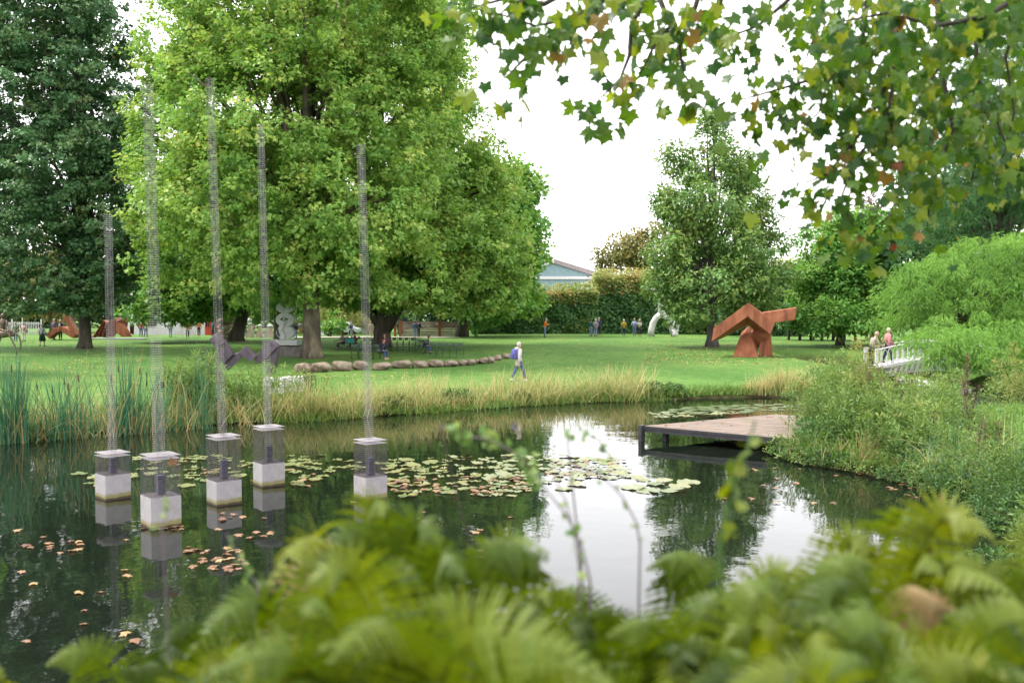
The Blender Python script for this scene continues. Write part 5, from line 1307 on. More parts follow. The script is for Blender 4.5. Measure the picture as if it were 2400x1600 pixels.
def scatter(poly_px, n, rmin, rmax, label, gap=.72):
    poly = [(lambda q: (q.x, q.y))(on_level(*p)) for p in poly_px]
    xs, ys = [p[0] for p in poly], [p[1] for p in poly]
    out, tries = [], 0
    while len(out) < n and tries < n * 60:
        tries += 1
        p = (prnd.uniform(min(xs), max(xs)), prnd.uniform(min(ys), max(ys)))
        if not inside(p, poly): continue
        r_ = prnd.uniform(rmin, rmax)
        if any((p[0] - q[0]) ** 2 + (p[1] - q[1]) ** 2 < ((r_ + q[2]) * gap) ** 2 for q in placed): continue
        placed.append((*p, r_)); out.append((*p, r_, label))
    return out
pads = []
pads += scatter([(890, 1060), (1010, 1046), (1150, 1048), (1290, 1044), (1400, 1052), (1455, 1085), (1440, 1098), (1290, 1100), (1240, 1120), (1180, 1142), (1100, 1140), (1060, 1128), (905, 1142), (885, 1110)], 175, .07, .215, 'green lily pad in the broad patch right of the rightmost wire column')
pads += scatter([(640, 1042), (770, 1045), (880, 1060), (880, 1085), (790, 1078), (760, 1112), (660, 1122), (640, 1090)], 34, .07, .20, 'green lily pad floating between the two rightmost wire columns')
pads += scatter([(300, 1045), (480, 1045), (600, 1052), (600, 1085), (575, 1105), (430, 1118), (390, 1090), (300, 1100)], 46, .07, .215, 'green lily pad floating behind the left hand wire columns')
pads += scatter([(175, 1085), (240, 1085), (240, 1120), (180, 1118)], 7, .13, .24, 'green lily pad left of the shortest wire column')
pads += scatter([(1425, 1118), (1460, 1092), (1520, 1094), (1610, 1116), (1560, 1130), (1480, 1132)], 9, .16, .3, 'large pale lily pad in the small group in front of the jetty')
pads += scatter([(1500, 950), (1560, 935), (1700, 930), (1850, 928), (1860, 942), (1780, 944), (1640, 955), (1500, 964)], 80, .14, .28, 'distant lily pad on the water behind the jetty')
pads += scatter([(2220, 930), (2420, 928), (2420, 955), (2230, 957)], 45, .14, .28, 'distant lily pad on the water at the right edge')
pads += scatter([(1240, 1100), (1330, 1098), (1340, 1128), (1250, 1120)], 3, .12, .22, 'single lily pad on the bright reflection of the sky')
pads.sort(key=lambda p: p[1])
def pad_place(x, y, lab):
    if 'broad patch' in lab:
        d = 'near edge' if y < 20.8 else 'middle' if y < 23 else 'far edge'
        e = 'left end' if x / y < -.075 else 'centre' if x / y < .02 else 'right end'
        return 'green lily pad at the %s of the broad patch, towards its %s' % (d, e) if e != 'centre' else 'green lily pad at the %s of the broad patch, midway along it' % d
    if 'left hand' in lab: return lab + (', close to their plinths' if y < 22.3 else ', out towards the reeds')
    return lab
for i, (x, y, r_, lab) in enumerate(pads[:300]):
    lab = pad_place(x, y, lab)
    o = link('lily_pad', pad_meshes[i % 12]); o.location = (x, y, .006 + .0022 * (i % 9)); o.scale = (r_, r_, .5); o.rotation_euler = (prnd.gauss(0, .05), prnd.gauss(0, .05), prnd.uniform(0, 6.28))
    tag(o, lab, 'lily pad', lab.replace('lily pad', 'lily pads').replace('single ', '').replace('large pale', 'large pale'))
rest = MB()
for x, y, r_, lab in pads[300:]: rest.add([(x, y, .01)] + [(x + r_ * math.cos(a_ * .5), y + r_ * math.sin(a_ * .5), .012) for a_ in range(12)], [(0, i, i + 1) for i in range(1, 12)])
if rest.v: o = rest.build('distant_lily_pads', M_PAD); tag(o, kind='stuff')

# ------------------------------------------------------------------ fallen leaves floating on the pond
def lobed_outline(rng_):
    """a plane leaf: five broad pointed lobes with toothed edges, shallow bays between"""
    out = [(.04, -.04)]
    tips = [(118, .80), (60, 1.0), (0, 1.16), (-60, 1.0), (-118, .80)]
    for i, (d, l) in enumerate(tips):
        a_ = R(d + rng_.uniform(-6, 6)); l *= rng_.uniform(.88, 1.08)
        for da, f in ((24, .76), (16, .72), (9, .80), (0, 1.06), (-9, .80), (-16, .72), (-24, .76)): out.append((math.sin(a_ + R(da)) * l * f, .12 + math.cos(a_ + R(da)) * l * f))
        if i < 4:
            b_ = R((d + tips[i + 1][0]) / 2); q = rng_.uniform(.58, .66); out.append((math.sin(b_) * q, .12 + math.cos(b_) * q))
    out.append((-.04, -.04))
    return out
def leaf_mesh(name, mat, seed, curl=.25):
    r_ = random.Random(seed); pl_ = lobed_outline(r_)
    cx, cy = r_.uniform(-.4, .4), r_.uniform(.1, .5)
    def zz(x, y): return -curl * (x * x * .5 + (y - .35) ** 2 * .45) + .10 * math.sin(3 * x + 2 * y + seed) + cx * .12 * x * y
    vs = [(0, .28, zz(0, .28) + .02)] + [(x, y, zz(x, y)) for x, y in pl_]
    m = MB(); m.add(vs, [(0, i, i + 1) for i in range(1, len(pl_))] + [(0, len(pl_), 1)])
    m.add([(-.02, -.08, zz(0, 0)), (.02, -.08, zz(0, 0)), (0, -.85, -.12)], [(0, 1, 2)])
    me = m.mesh(name, mat, False)
    a_ = me.attributes.new('tint', 'FLOAT', 'FACE'); tv = r_.random(); a_.data.foreach_set('value', [tv] * len(me.polygons))
    return me
lit_meshes = [leaf_mesh('fallen_leaf', M_LITTER, 300 + i, .55) for i in range(10)]
def litter(poly_px, n, label, s0=.055, s1=.105, z=.004):
    poly = [(lambda q: (q.x, q.y))(on_level(*p)) for p in poly_px]
    xs, ys = [p[0] for p in poly], [p[1] for p in poly]; c = 0; tries = 0
    while c < n and tries < n * 40:
        tries += 1
        p = (prnd.uniform(min(xs), max(xs)), prnd.uniform(min(ys), max(ys)))
        if not inside(p, poly) or any((p[0] - q[0]) ** 2 + (p[1] - q[1]) ** 2 < .28 ** 2 for q in COLS): continue
        o = link('fallen_leaf', lit_meshes[prnd.randrange(10)]); s_ = prnd.uniform(s0, s1)
        o.location = (p[0], p[1], z + .02 * s_ / .1 + prnd.uniform(0, .012)); o.scale = (s_, s_, s_ * prnd.uniform(.3, .9)); o.rotation_euler = (prnd.uniform(-.15, .15), prnd.uniform(-.15, .15), prnd.uniform(0, 6.28))
        tag(o, label, 'leaf', label.replace('leaf', 'leaves')); c += 1
COLS = [tuple(on_level(u, v - 4).xy) for u, v in ((260, 1146), (370, 1210), (515, 1159), (618, 1117), (851, 1149))]
litter([(430, 1255), (560, 1262), (585, 1290), (520, 1320), (430, 1300)], 34, 'tan fallen leaf in the raft floating below the middle wire columns')
litter([(90, 1240), (185, 1245), (180, 1275), (90, 1278)], 12, 'tan fallen leaf in the small raft at the left of the dark water')
litter([(0, 1210), (330, 1220), (330, 1480), (0, 1500)], 16, 'lone fallen leaf on the dark water at the lower left')
litter([(500, 1175), (660, 1180), (650, 1240), (500, 1240)], 14, 'fallen leaf between the reflections of the middle wire columns')
litter([(330, 1205), (420, 1207), (420, 1220), (330, 1216)], 9, 'fallen leaf washed against the nearest concrete plinth', .05, .09)
litter([(810, 1144), (895, 1146), (895, 1156), (810, 1156)], 7, 'fallen leaf washed against the rightmost concrete plinth', .05, .09)
litter([(890, 1100), (1190, 1090), (1230, 1130), (1100, 1142), (900, 1140)], 75, 'orange brown fallen leaf lying among the broad patch of lily pads', .06, .12, .02)
litter([(1240, 1060), (1440, 1058), (1450, 1095), (1250, 1100)], 30, 'russet fallen leaf lying on the far pads before the bright reflection', .06, .12, .02)
litter([(440, 1075), (720, 1080), (720, 1120), (440, 1118)], 16, 'fallen leaf among the pads behind the wire columns', .06, .12, .02)
litter([(1080, 1245), (1150, 1250), (1160, 1285), (1080, 1280)], 9, 'pale fallen leaf floating just above the middle ferns')
litter([(1650, 1060), (1980, 1080), (1960, 1180), (1660, 1170)], 16, 'fallen leaf drifting on the water in front of the right bank')
litter([(2040, 1105), (2200, 1140), (2200, 1170), (2040, 1130)], 14, 'fallen leaf gathered along the edge of the right bank')
litter([(700, 1180), (1180, 1170), (1180, 1230), (900, 1240)], 12, 'fallen leaf on the dark water behind the tallest fern')
for (uu, vv, zz, mat, lab) in ((397, 1066, None, M_LITTER, 'large brown leaf stuck on the right side of the nearest wire cage'), (516, 994, None, M_LITTER, 'yellow leaf lying on the lid of the third wire cage')):
    base = on_level(370, 1206) if uu < 450 else on_level(515, 1155)
    p = at(uu, vv, base.y - (.25 if uu < 450 else 0))
    o = link('fallen_leaf', leaf_mesh('fallen_leaf', M_LITTER, 3 if uu < 450 else 8)); o.location = p; o.scale = (.11,) * 3 if uu < 450 else (.08,) * 3
    o.rotation_euler = (R(75), .1, R(170)) if uu < 450 else (.3, .1, 1)
    tag(o, lab, 'leaf')
# leaves lying on the jetty
for i in range(26):
    f, g_ = prnd.random(), prnd.random()
    p = A + ex * (wl_ * f * .95) + ey * (ll * g_ * .97)
    o = link('fallen_leaf', lit_meshes[prnd.randrange(10)]); o.location = (p.x, p.y, .445); o.scale = (.07,) * 3; o.rotation_euler = (prnd.uniform(-.2, .2), prnd.uniform(-.2, .2), prnd.uniform(0, 6.28))
    tag(o, 'brown fallen leaf lying on the planks of the jetty', 'leaf', 'brown fallen leaves on the jetty')
# leaf litter on the lawn, too small to pick apart
lr = np.random.default_rng(5)
P = []
for (u0, u1, v0, v1, n) in ((1480, 1800, 797, 832, 1300), (1750, 1980, 800, 850, 350), (150, 340, 805, 880, 420), (680, 1000, 850, 870, 250), (0, 240, 790, 850, 350), (1200, 1700, 780, 800, 250), (900, 1500, 800, 860, 200)):
    us, vs_ = lr.uniform(u0, u1, n), lr.uniform(v0, v1, n)
    d = EYE - .6
    for u_, v_ in zip(us, vs_):
        r_ = ray(u_, v_); y_ = (-(EYE - .62) / r_.z) * r_.y
        P.append((r_.x / r_.y * y_, y_, 0))
P = np.array(P); P[:, 2] = ground_z(P[:, 0], P[:, 1]) + .03
n = len(P)
Vv, Ff, Tt = leaf_arrays(P, np.stack([lr.normal(size=n), lr.normal(size=n), lr.normal(size=n) * .3], 1), np.array([0, 0, 1]) + lr.normal(size=(n, 3)) * .35, .11 * (.6 + .8 * lr.random(n)), KITE, lr)
tag(link('fallen_leaves_on_lawn', np_mesh('fallen_leaves_on_lawn', Vv, Ff, leaf_mat('lawn_litter', [(0, (.22, .12, .05)), (.5, (.36, .26, .09)), (1, (.42, .35, .13))], .1), Tt)), kind='stuff')
# ------------------------------------------------------------------ plants of the far shore
def plant(name, label, cat, loc, V, F, T, mat, part='foliage', group=None):
    t = thing(name, label, cat, loc, 0, group)
    link(part, np_mesh(part, V - np.array(loc), F, mat, T), t)['kind'] = 'stuff'
    return t
ORD = 'first second third fourth fifth sixth seventh eighth ninth tenth eleventh twelfth thirteenth fourteenth fifteenth sixteenth seventeenth eighteenth nineteenth twentieth'.split()
_seen = {}
def nth(lab):
    """the label with its place counted from the left of its neighbours"""
    k = _seen[lab] = _seen.get(lab, 0) + 1
    return '%s, %s from left' % (lab, ORD[min(k, 20) - 1])
g_rng = np.random.default_rng(900); g_rnd = random.Random(900)

def reed_clump(u, v, n, h, spread, label, lean=.10, arch=.16, dry=.12, heads=2, group='cattail clumps on the left shore'):
    b = on_level(u, v); b.z = -.05
    P = np.array(b) + np.stack([g_rng.normal(0, spread, n), g_rng.normal(0, spread * .7, n), np.zeros(n)], 1)
    tint = np.where(g_rng.random(n) < dry, .9 + .1 * g_rng.random(n), .8 * g_rng.random(n))
    A = blades(P, h * 1.30 * (.5 + .6 * g_rng.random(n)), np.full(n, .022) * (.7 + .6 * g_rng.random(n)), g_rng, lean, arch, tint=tint)
    nd = max(8, n // 6)
    Pd = np.array(b) + np.stack([g_rng.normal(0, spread * 1.3, nd), g_rng.normal(0, spread, nd), np.zeros(nd)], 1)
    Bd = blades(Pd, h * (.25 + .5 * g_rng.random(nd)), np.full(nd, .022), g_rng, .55, .6, tint=.92 + .08 * g_rng.random(nd))
    t = plant('cattail_clump', label, 'reeds', b, *join([A, Bd]), M_REED, 'blades', group)
    for i in range(heads):
        x, y = g_rnd.gauss(0, spread * 1.2), g_rnd.gauss(0, spread); hh = h * g_rnd.uniform(.65, .85); l = g_rnd.uniform(-.12, .12)
        m = MB(); m.tube([(x, y, 0), (x + l * .5, y, hh * .6), (x + l, y, hh)], .007, 5); m.build('stalk', M_SEDGE, t)
        m = MB(); m.tube([(x + l, y, hh - .04), (x + l * 1.02, y, hh), (x + l * 1.08, y, hh + .15), (x + l * 1.1, y, hh + .17)], [.006, .019, .019, .005], 7); m.build('flower_spike', plain((.075, .035, .022), .9), t, True)
    return t
for (u, v, n, h, sp, lab, kw) in (
    (18, 1018, 120, 2.55, .16, 'dense tall blue green cattail clump at the left edge of the pond', dict(heads=1)),
    (52, 1016, 90, 2.45, .14, 'second dense cattail clump just right of the one at the left edge', dict(heads=1)),
    (-25, 1020, 60, 2.2, .2, 'cattail clump cut by the left edge of the view', {}),
    (105, 1008, 40, 1.9, .25, 'loose cattail clump with bent yellow leaves near the left edge', dict(lean=.35, arch=.5, dry=.3, heads=1)),
    (150, 1008, 60, 2.2, .16, 'cattail clump with a brown spike left of the shortest wire column', dict(lean=.2, arch=.25, dry=.22, heads=2)),
    (186, 1006, 55, 2.3, .16, 'cattail clump with yellowing stalks beside the shortest wire column', dict(lean=.22, arch=.3, dry=.35, heads=1)),
    (225, 1003, 30, 1.7, .25, 'sparse leaning cattail clump right behind the shortest wire column', dict(lean=.4, arch=.4, dry=.35, heads=0)),
    (285, 998, 80, 2.35, .14, 'dense upright cattail clump between the two leftmost wire columns', dict(heads=1)),
    (312, 996, 80, 2.3, .16, 'cattail clump leaning to the right beside the nearest wire mast', dict(lean=.16, heads=2)),
    (345, 993, 45, 2.0, .2, 'thinner cattail clump at the foot of the nearest wire mast', dict(lean=.2, arch=.3, dry=.3, heads=1)),
    (400, 988, 26, 2.0, .3, 'few tall cattail leaves in front of the pale willow shoots', dict(dry=.3, heads=2)),
    (470, 984, 30, 2.5, .1, 'tall arching cattail clump left of the third wire mast', dict(lean=.1, arch=.2, heads=0)),
    (255, 1000, 40, 2.1, .22, 'mixed green and yellow cattail clump just right of the shortest wire mast', dict(lean=.25, arch=.35, dry=.3, heads=1)),
    (375, 990, 34, 2.1, .2, 'cattail clump with pale bases immediately right of the nearest wire mast', dict(lean=.2, arch=.3, dry=.35, heads=1)),
    (435, 986, 26, 1.9, .25, 'bent cattail clump in front of the tallest willow shoots', dict(lean=.35, arch=.5, dry=.4, heads=0)),
    (70, 1013, 40, 2.0, .25, 'leaning cattail clump behind the two dense ones at the left edge', dict(lean=.3, arch=.4, dry=.2, heads=1)),
    (130, 1010, 40, 2.1, .2, 'blue green cattail clump left of the brown spiked one', dict(lean=.2, arch=.3, dry=.2, heads=0)),
    (565, 978, 18, 1.5, .25, 'low yellowish cattail clump between the third and fourth masts', dict(lean=.3, arch=.5, dry=.4, heads=0))):
    reed_clump(u, v, n, h, sp, lab, **kw)

# sedge and grass tussocks along the water's edge
def tussock(u, v, n, h, label, green=.35, lean=.4, arch=.55, off=.0, mat=None, group='dry grass tussocks along the far shore', spread=.35, name='grass_tussock'):
    b = on_level(u, v); b.y += off; b.x += off * b.x / b.y; b.z = gz(b.x, b.y) - .03
    P = np.array(b) + np.stack([g_rng.normal(0, spread, n), g_rng.normal(0, spread * .6, n), np.zeros(n)], 1)
    tint = np.where(g_rng.random(n) < green, .35 * g_rng.random(n), .4 + .6 * g_rng.random(n))
    A = blades(P, h * (.4 + .75 * g_rng.random(n)), .020 * (.7 + .7 * g_rng.random(n)), g_rng, lean, arch, tint=tint)
    return plant(name, label, 'grass clump', b, *A, mat or M_SEDGE, 'blades', group)
place = lambda u: ('beside the shortest wire column' if u < 300 else 'behind the nearest wire columns' if u < 480 else 'in front of the zigzag sculpture' if u < 690 else 'below the boulders' if u < 1000 else 'below the right end of the boulder row' if u < 1150 else 'near the walker in the cream coat' if u < 1290 else 'right of the walker in the cream coat')
def shore_v(u):
    pts = [(p.x / p.y * RES + 1176, 700 + EYE / p.y * RES) for p in far_shore][::-1]
    return float(np.interp(u, [p[0] for p in pts], [p[1] for p in pts]))
us = [100, 160, 215, 262, 330, 385, 430, 480, 530, 575, 620, 660, 690, 715, 740, 765, 790, 815, 840, 868, 895, 920, 945, 972, 1000, 1030, 1058, 1090, 1120, 1150, 1180, 1205, 1230, 1255, 1280, 1302, 1325, 1350, 1375, 1400, 1425, 1450, 1472]
for i, u in enumerate(us):
    tall = 1.35 if u < 640 else (1.55 if u < 950 or 1190 < u < 1290 or 1330 < u else .95)
    tussock(u, shore_v(u), 130 if u < 650 else 130, tall * .9, nth('straw grass tussock overhanging water ' + place(u)), off=.05 + .5 * g_rnd.random(), green=.5, lean=.5)
for i, u in enumerate(range(690, 1480, 26)):
    tussock(u + g_rnd.uniform(-14, 14), shore_v(u), 34 if g_rnd.random() < .7 else 70, 1.2 if g_rnd.random() < .6 else .8, nth('upright straw grass tussock ' + place(u)), lean=.2, arch=.25, off=.7 + g_rnd.random() * 1.4, green=.15)
for i, u in enumerate(range(60, 1500, 15)):
    tussock(u, shore_v(u), 190, .44, nth('low green grass tuft ' + place(u)), lean=.4, arch=.7, off=(.0 if i % 2 else .45) + g_rnd.random() * (.35 if i % 2 else 1.8), mat=M_GRASS, group='low green tufts on the far bank', spread=.45, name='grass_tuft')
for i, u in enumerate(range(1490, 1800, 17)):
    tussock(u, shore_v(u), 190, .42 + .12 * g_rnd.random(), nth('green tuft behind jetty ' + ('left of steel sculpture' if u < 1640 else 'below steel sculpture' if u < 1760 else 'near the tall straw clump')), lean=.4, arch=.6, off=.3 + g_rnd.random() * .5, mat=M_GRASS, group='tufts on the low bank behind the jetty', spread=.38, name='grass_tuft')
for u, v, h in ((1760, 912, 1.1), (1790, 911, 1.25), (1815, 910, 1.3), (1845, 909, 1.1), (1735, 913, .9)):
    tussock(u, v, 200, h, nth('tall straw grass clump on the far bank left of the willowherb'), lean=.3, arch=.4, off=.4, green=.2, group='tall straw grass left of the footbridge')

def low_shrub(u, v, rx, h, label, n=900, mat=None, off=.2, name='low_shrub', loc=None, size=.10, flat=.7, cat='shrub', group=None):
    b = loc if loc is not None else on_level(u, v)
    if loc is None: b.y += off; b.x += off * b.x / b.y
    b.z = gz(b.x, b.y)
    d = sph(n, g_rng); d[:, 2] = np.abs(d[:, 2])
    rr = .55 + .45 * g_rng.random(n) ** .5
    lump = 1 + .22 * np.sin(d[:, 0] * 6 + u) * np.cos(d[:, 1] * 5 + d[:, 2] * 6 + v)
    P = np.array(b) + d * (rr * lump)[:, None] * np.array([rx, rx * .75, h])
    A = leaf_arrays(P, d + g_rng.normal(size=(n, 3)) * .6 + np.array([0, 0, -.2]), d * .5 + np.array([0, 0, .8]) + g_rng.normal(size=(n, 3)) * .4, size * (.6 + .8 * g_rng.random(n)), KITE, g_rng)
    t = plant(name, label, cat, b, *A, mat or M_SCRUB, 'foliage', group)
    m = MB()
    for k in range(7):
        a_ = k * .9; m.tube([(0, 0, -.1), (math.cos(a_) * rx * .3, math.sin(a_) * rx * .25, h * .45), (math.cos(a_) * rx * .6, math.sin(a_) * rx * .45, h * .75)], [.02, .014, .006], 5)
    m.build('stems', M_TWIG, t)['kind'] = 'stuff'
    return t
for u, v, rx, h, lab in ((75, 1013, .55, .5, 'dark green low shrub at the waterline between the left cattail clumps'), (135, 1006, .4, .35, 'small dark shrub at the waterline below the bent cattails'), (888, 951, .55, .42, 'dark leafy shrub overhanging the water right of the rightmost wire mast'), (1045, 939, .7, .45, 'green shrub at the waterline in the middle of the far bank'), (920, 948, .45, .4, 'small green shrub beside the dark leafy one on the far bank'), (1195, 931, .5, .35, 'low shrub at the waterline beneath the walker in the cream coat'), (1500, 916, .7, .4, 'dense green low shrub on the far bank right of the tall straw grass'), (1545, 915, .6, .36, 'green mound of low leaves on the bank left of the jetty reflection')):
    low_shrub(u, v, rx, h, lab)

def herb(loc, h, ns, label, mat=None, seed=0, lean=.18, leaf=.10, dens=30, fluff=.0, cat='shrub', name='willowherb', group=None, spread=.35, bush=.16):
    """a bushy herb: upright stems clothed in slim leaves with short side shoots"""
    rng = np.random.default_rng(1000 + seed); rnd = random.Random(1000 + seed)
    b = Vector(loc); b.z = gz(b.x, b.y) - .03
    t = thing(name, label, cat, b, 0, group)
    m = MB(); P, D = [], []
    for k in range(ns):
        x, y = rnd.gauss(0, spread), rnd.gauss(0, spread * .7); hh = h * rnd.uniform(.6, 1.08); a_ = rnd.uniform(0, 6.28); l = abs(rnd.gauss(0, lean)) * hh
        pts = [Vector((x + math.cos(a_) * l * f * f, y + math.sin(a_) * l * f * f, hh * f)) for f in (0, .35, .7, 1)]
        m.tube(pts, [.011, .009, .006, .003], 4)
        q = int(dens * hh)
        f = .12 + .88 * rng.random(q) ** .8
        bx = np.stack([x + math.cos(a_) * l * f * f, y + math.sin(a_) * l * f * f, hh * f], 1)
        o_ = rng.normal(size=(q, 3)) * np.array([1, 1, .5]) * (bush * (1.15 - f * .75))[:, None]
        P.append(bx + o_); D.append(o_ / bush + np.array([0, 0, .55]) + rng.normal(size=(q, 3)) * .45)
    m.build('stems', M_TWIG if fluff > .5 else M_SEDGE, t)['kind'] = 'stuff'
    P, D = np.concatenate(P), np.concatenate(D); n = len(P)
    tint = np.clip(rng.random(n) * .85 + fluff * (P[:, 2] / h > .82), 0, 1)
    link('foliage', np_mesh('foliage', *leaf_arrays(P, D, rng.normal(size=(n, 3)) * .6 + np.array([0, 0, .8]), leaf * (.7 + .9 * rng.random(n)), SLIM, rng, tint)[:2], mat or M_HERB, np.repeat(tint, 2)), t)
    return t
def on_shore(u, v, off): b = on_level(u, v); return Vector((b.x * (b.y + off) / b.y, b.y + off, 0))
for i, (u, v, off, h, ns, lab) in enumerate([(402, 982, .8, 1.75, 14, 'pale green willow shoots between the nearest and third wire masts'), (440, 980, 1.0, 1.95, 14, 'tallest pale willow shoots left of the third wire mast'), (480, 978, .9, 1.35, 11, 'willow shoots at the foot of the third wire mast'), (548, 974, 1.0, 1.2, 8, 'willow shoots just right of the third wire mast'), (580, 972, 1.1, 1.15, 8, 'willow shoots left of the fourth wire mast'), (626, 970, 1.2, 1.5, 8, 'willow shoots in front of the left marble block'), (672, 968, 1.0, 1.2, 5, 'willow shoots in front of the right marble block'), (520, 976, 1.3, 1.4, 12, 'low willow shoots behind the third wire mast')]):
    herb(on_shore(u, v, off), h, ns, lab, seed=i, fluff=.25, dens=95, leaf=.11, name='willow_shoots', group='willow shoots on the far bank', lean=.14, bush=.15)
M_DOCK = leaf_mat('dead_dock', [(0, (.05, .028, .02)), (.6, (.11, .055, .035)), (1, (.17, .09, .05))], .1)
def dock(loc, h, label, seed, n=3, group='dead brown dock stalks'): return herb(loc, h, n, label, M_DOCK, seed, .14, .05, 130, 1, 'dead plant', 'dock_stalk', group, .10, .035)
for i, (u, v, off, h) in enumerate(((712, 964, 1.4, 1.55), (724, 963, 1.4, 1.3), (492, 975, .6, 2.3), (700, 965, 1.3, 1.2))):
    dock(on_shore(u, v, off), h, ['dead brown dock stalk right of the marble blocks, the taller of two', 'dead brown dock stalk right of the marble blocks, the shorter of two', 'tall dark brown dock stalk beside the third wire mast', 'thin brown dock stalk touching the right marble block'][i], 60 + i)

# ------------------------------------------------------------------ the right bank
rb = lambda u, v, y: Vector((at(u, v, y).x, y, 0))
right = [(1885, 26.9, 1.75, 12), (1920, 26.0, 1.75, 14), (1955, 27.5, 2.15, 16), (2005, 25.5, 1.7, 18), (2050, 27.0, 1.2, 18), (2090, 24.5, 1.2, 18), (2125, 27.5, 1.35, 16), (2150, 25.0, 1.35, 16), (2010, 23.8, 1.5, 16), (2060, 22.9, 1.35, 16), (1960, 24.6, 1.5, 16), (2180, 28.5, 1.5, 12), (2110, 22.3, 1.1, 14), (1875, 28.8, 1.9, 12), (2195, 23.5, 1.1, 12), (1925, 29.5, 2.2, 12)]
rl = ['at the corner of the jetty', 'overhanging the jetty planks', 'rising highest behind the jetty corner', 'in the middle of the right bank', 'below the left end of the footbridge', 'in front of the footbridge lattice', 'hiding the middle of the footbridge', 'left of the dark dock stalks on the right bank', 'just above the pale dead stalks at the waterline', 'at the waterline right of the pale dead stalks', 'above the dark shrub beside the jetty', 'by the sunlit grass of the right bank', 'low on the right bank near the arching blades', 'behind the jetty corner, pale tipped', 'beside the lit grass on the right', 'far back on the right bank beside the water']
for i, ((u, y, h, ns), l) in enumerate(zip(right, rl)):
    herb(rb(u, 1000, y), h, ns, 'leafy green willowherb ' + l, seed=100 + i, fluff=.18 if i % 3 else .4, dens=115, leaf=.105, spread=.42, group='willowherb on the right bank', bush=.17)
for i, (u, y, h, l) in enumerate(((1990, 25.5, 1.7, 'dark dock stalk leaning in the willowherb nearest the jetty'), (2028, 24.6, 1.9, 'tall dark dock stalk below the footbridge end'), (2012, 26.5, 2.0, 'dark dock stalk behind the tall one below the footbridge end'), (2222, 24.0, 2.3, 'tallest dark dock stalk, standing alone on the right'), (2232, 23.5, 1.9, 'dark dock stalk right beside the tallest one'), (2150, 22.5, 1.2, 'short dark dock stalk low on the right bank'), (2275, 19.5, 1.3, 'dark dock stalk near the right edge of the view'))):
    dock(rb(u, 1000, y), h, l, 80 + i)
herb(rb(1972, 1000, 25.8), 2.5, 8, 'tall seedy plant with pale fluffy tops left of the footbridge', M_WILLOW, 140, fluff=.4, dens=80, leaf=.09, spread=.2, bush=.13, cat='plant', name='seedy_plant')
herb(rb(2345, 1000, 34), 2.6, 10, 'tall plant with pale fluffy tops at the right edge', M_WILLOW, 141, fluff=.4, dens=70, leaf=.11, spread=.5, bush=.2, cat='plant', name='seedy_plant')
for u, y, rx, h, lab in ((1868, 25.1, .5, .5, 'dark green shrub hugging the front corner of the jetty'), (1890, 24.5, .75, .72, 'dense dark shrub on the waterline right of the jetty'), (1945, 24.1, .6, .55, 'dark low shrub between the jetty shrub and the dead stalks'), (2085, 22.3, .5, .35, 'small dark shrub at the waterline right of the dead stalks'), (2240, 19.2, .7, .4, 'glossy low shrub at the bottom of the right bank'), (2330, 18.5, .8, .5, 'glossy low shrub at the right edge of the bank'), (2170, 20.6, .6, .3, 'creeping green mat above the water on the right bank'), (2300, 21.5, .7, .4, 'leafy low shrub beside the lit grass at the right edge'), (2390, 16.5, .9, .6, 'leafy bramble mound at the far right above the ferns'), (2260, 16.4, .6, .45, 'leafy bramble mound just above the right hand ferns'), (2330, 14.2, .7, .6, 'dark bramble mound close behind the right hand ferns')):
    b = rb(u, 1100, y); low_shrub(u, 1100, rx, h, lab, 1100, loc=b, size=.085)
for u, v, h, n, lab in ((1990, 1085, .95, 120, 'pale dead stalks fanning up from the waterline of the right bank'), (2150, 1110, .9, 90, 'dark green arching grass clump at the waterline of the right bank')):
    b = on_level(u, v - 4); tussock(u, v - 4, n, h, lab, green=.02 if n == 120 else .9, lean=.2 if n == 120 else .5, arch=.15 if n == 120 else .6, mat=M_SEDGE if n == 120 else M_REED, spread=.12 if n == 120 else .3, group=None)
for i in range(46):
    u = g_rnd.uniform(2180, 2480); y = g_rnd.uniform(18, 31)
    b = rb(u, 1000, y)
    if shore(np.array([b.x]), np.array([b.y]))[0] < .3: continue
    v = 700 + (EYE - .3) / y * RES
    tussock(u, v, 130, .35 if y > 22 else .5, 'green grass tuft on the right bank ' + ('near the ferns' if y < 21 else 'in its lit middle' if y < 26 else 'at its far edge') + (' towards the right edge' if u > 2330 else ' beside the willowherb'), green=.5, lean=.4, arch=.6, mat=M_GRASS, group='green tufts on the right bank', spread=.5, name='grass_tuft')
for i, u in enumerate((2240, 2290, 2335, 2380, 2420)):
    b = rb(u, 900, 41.3 + .3 * (i % 2)); low_shrub(u, 900, 1.1, [1.0, 1.5, 1.3, 1.8, 1.6][i], ['leafy shrub on the far bank right of the footbridge', 'fern like green shrub on the far bank below the cypress', 'dense green shrub on the far bank at the right edge', 'tall shrub on the far bank cut by the right edge', 'shrub on the far bank beyond the right edge'][i], 1300, M_HERB if i % 2 else M_SCRUB, loc=b, size=.16)
    tussock(u, 916, 160, .6, 'brown grass overhanging the far bank at the right edge', off=.2, group='brown grass on the far right bank')
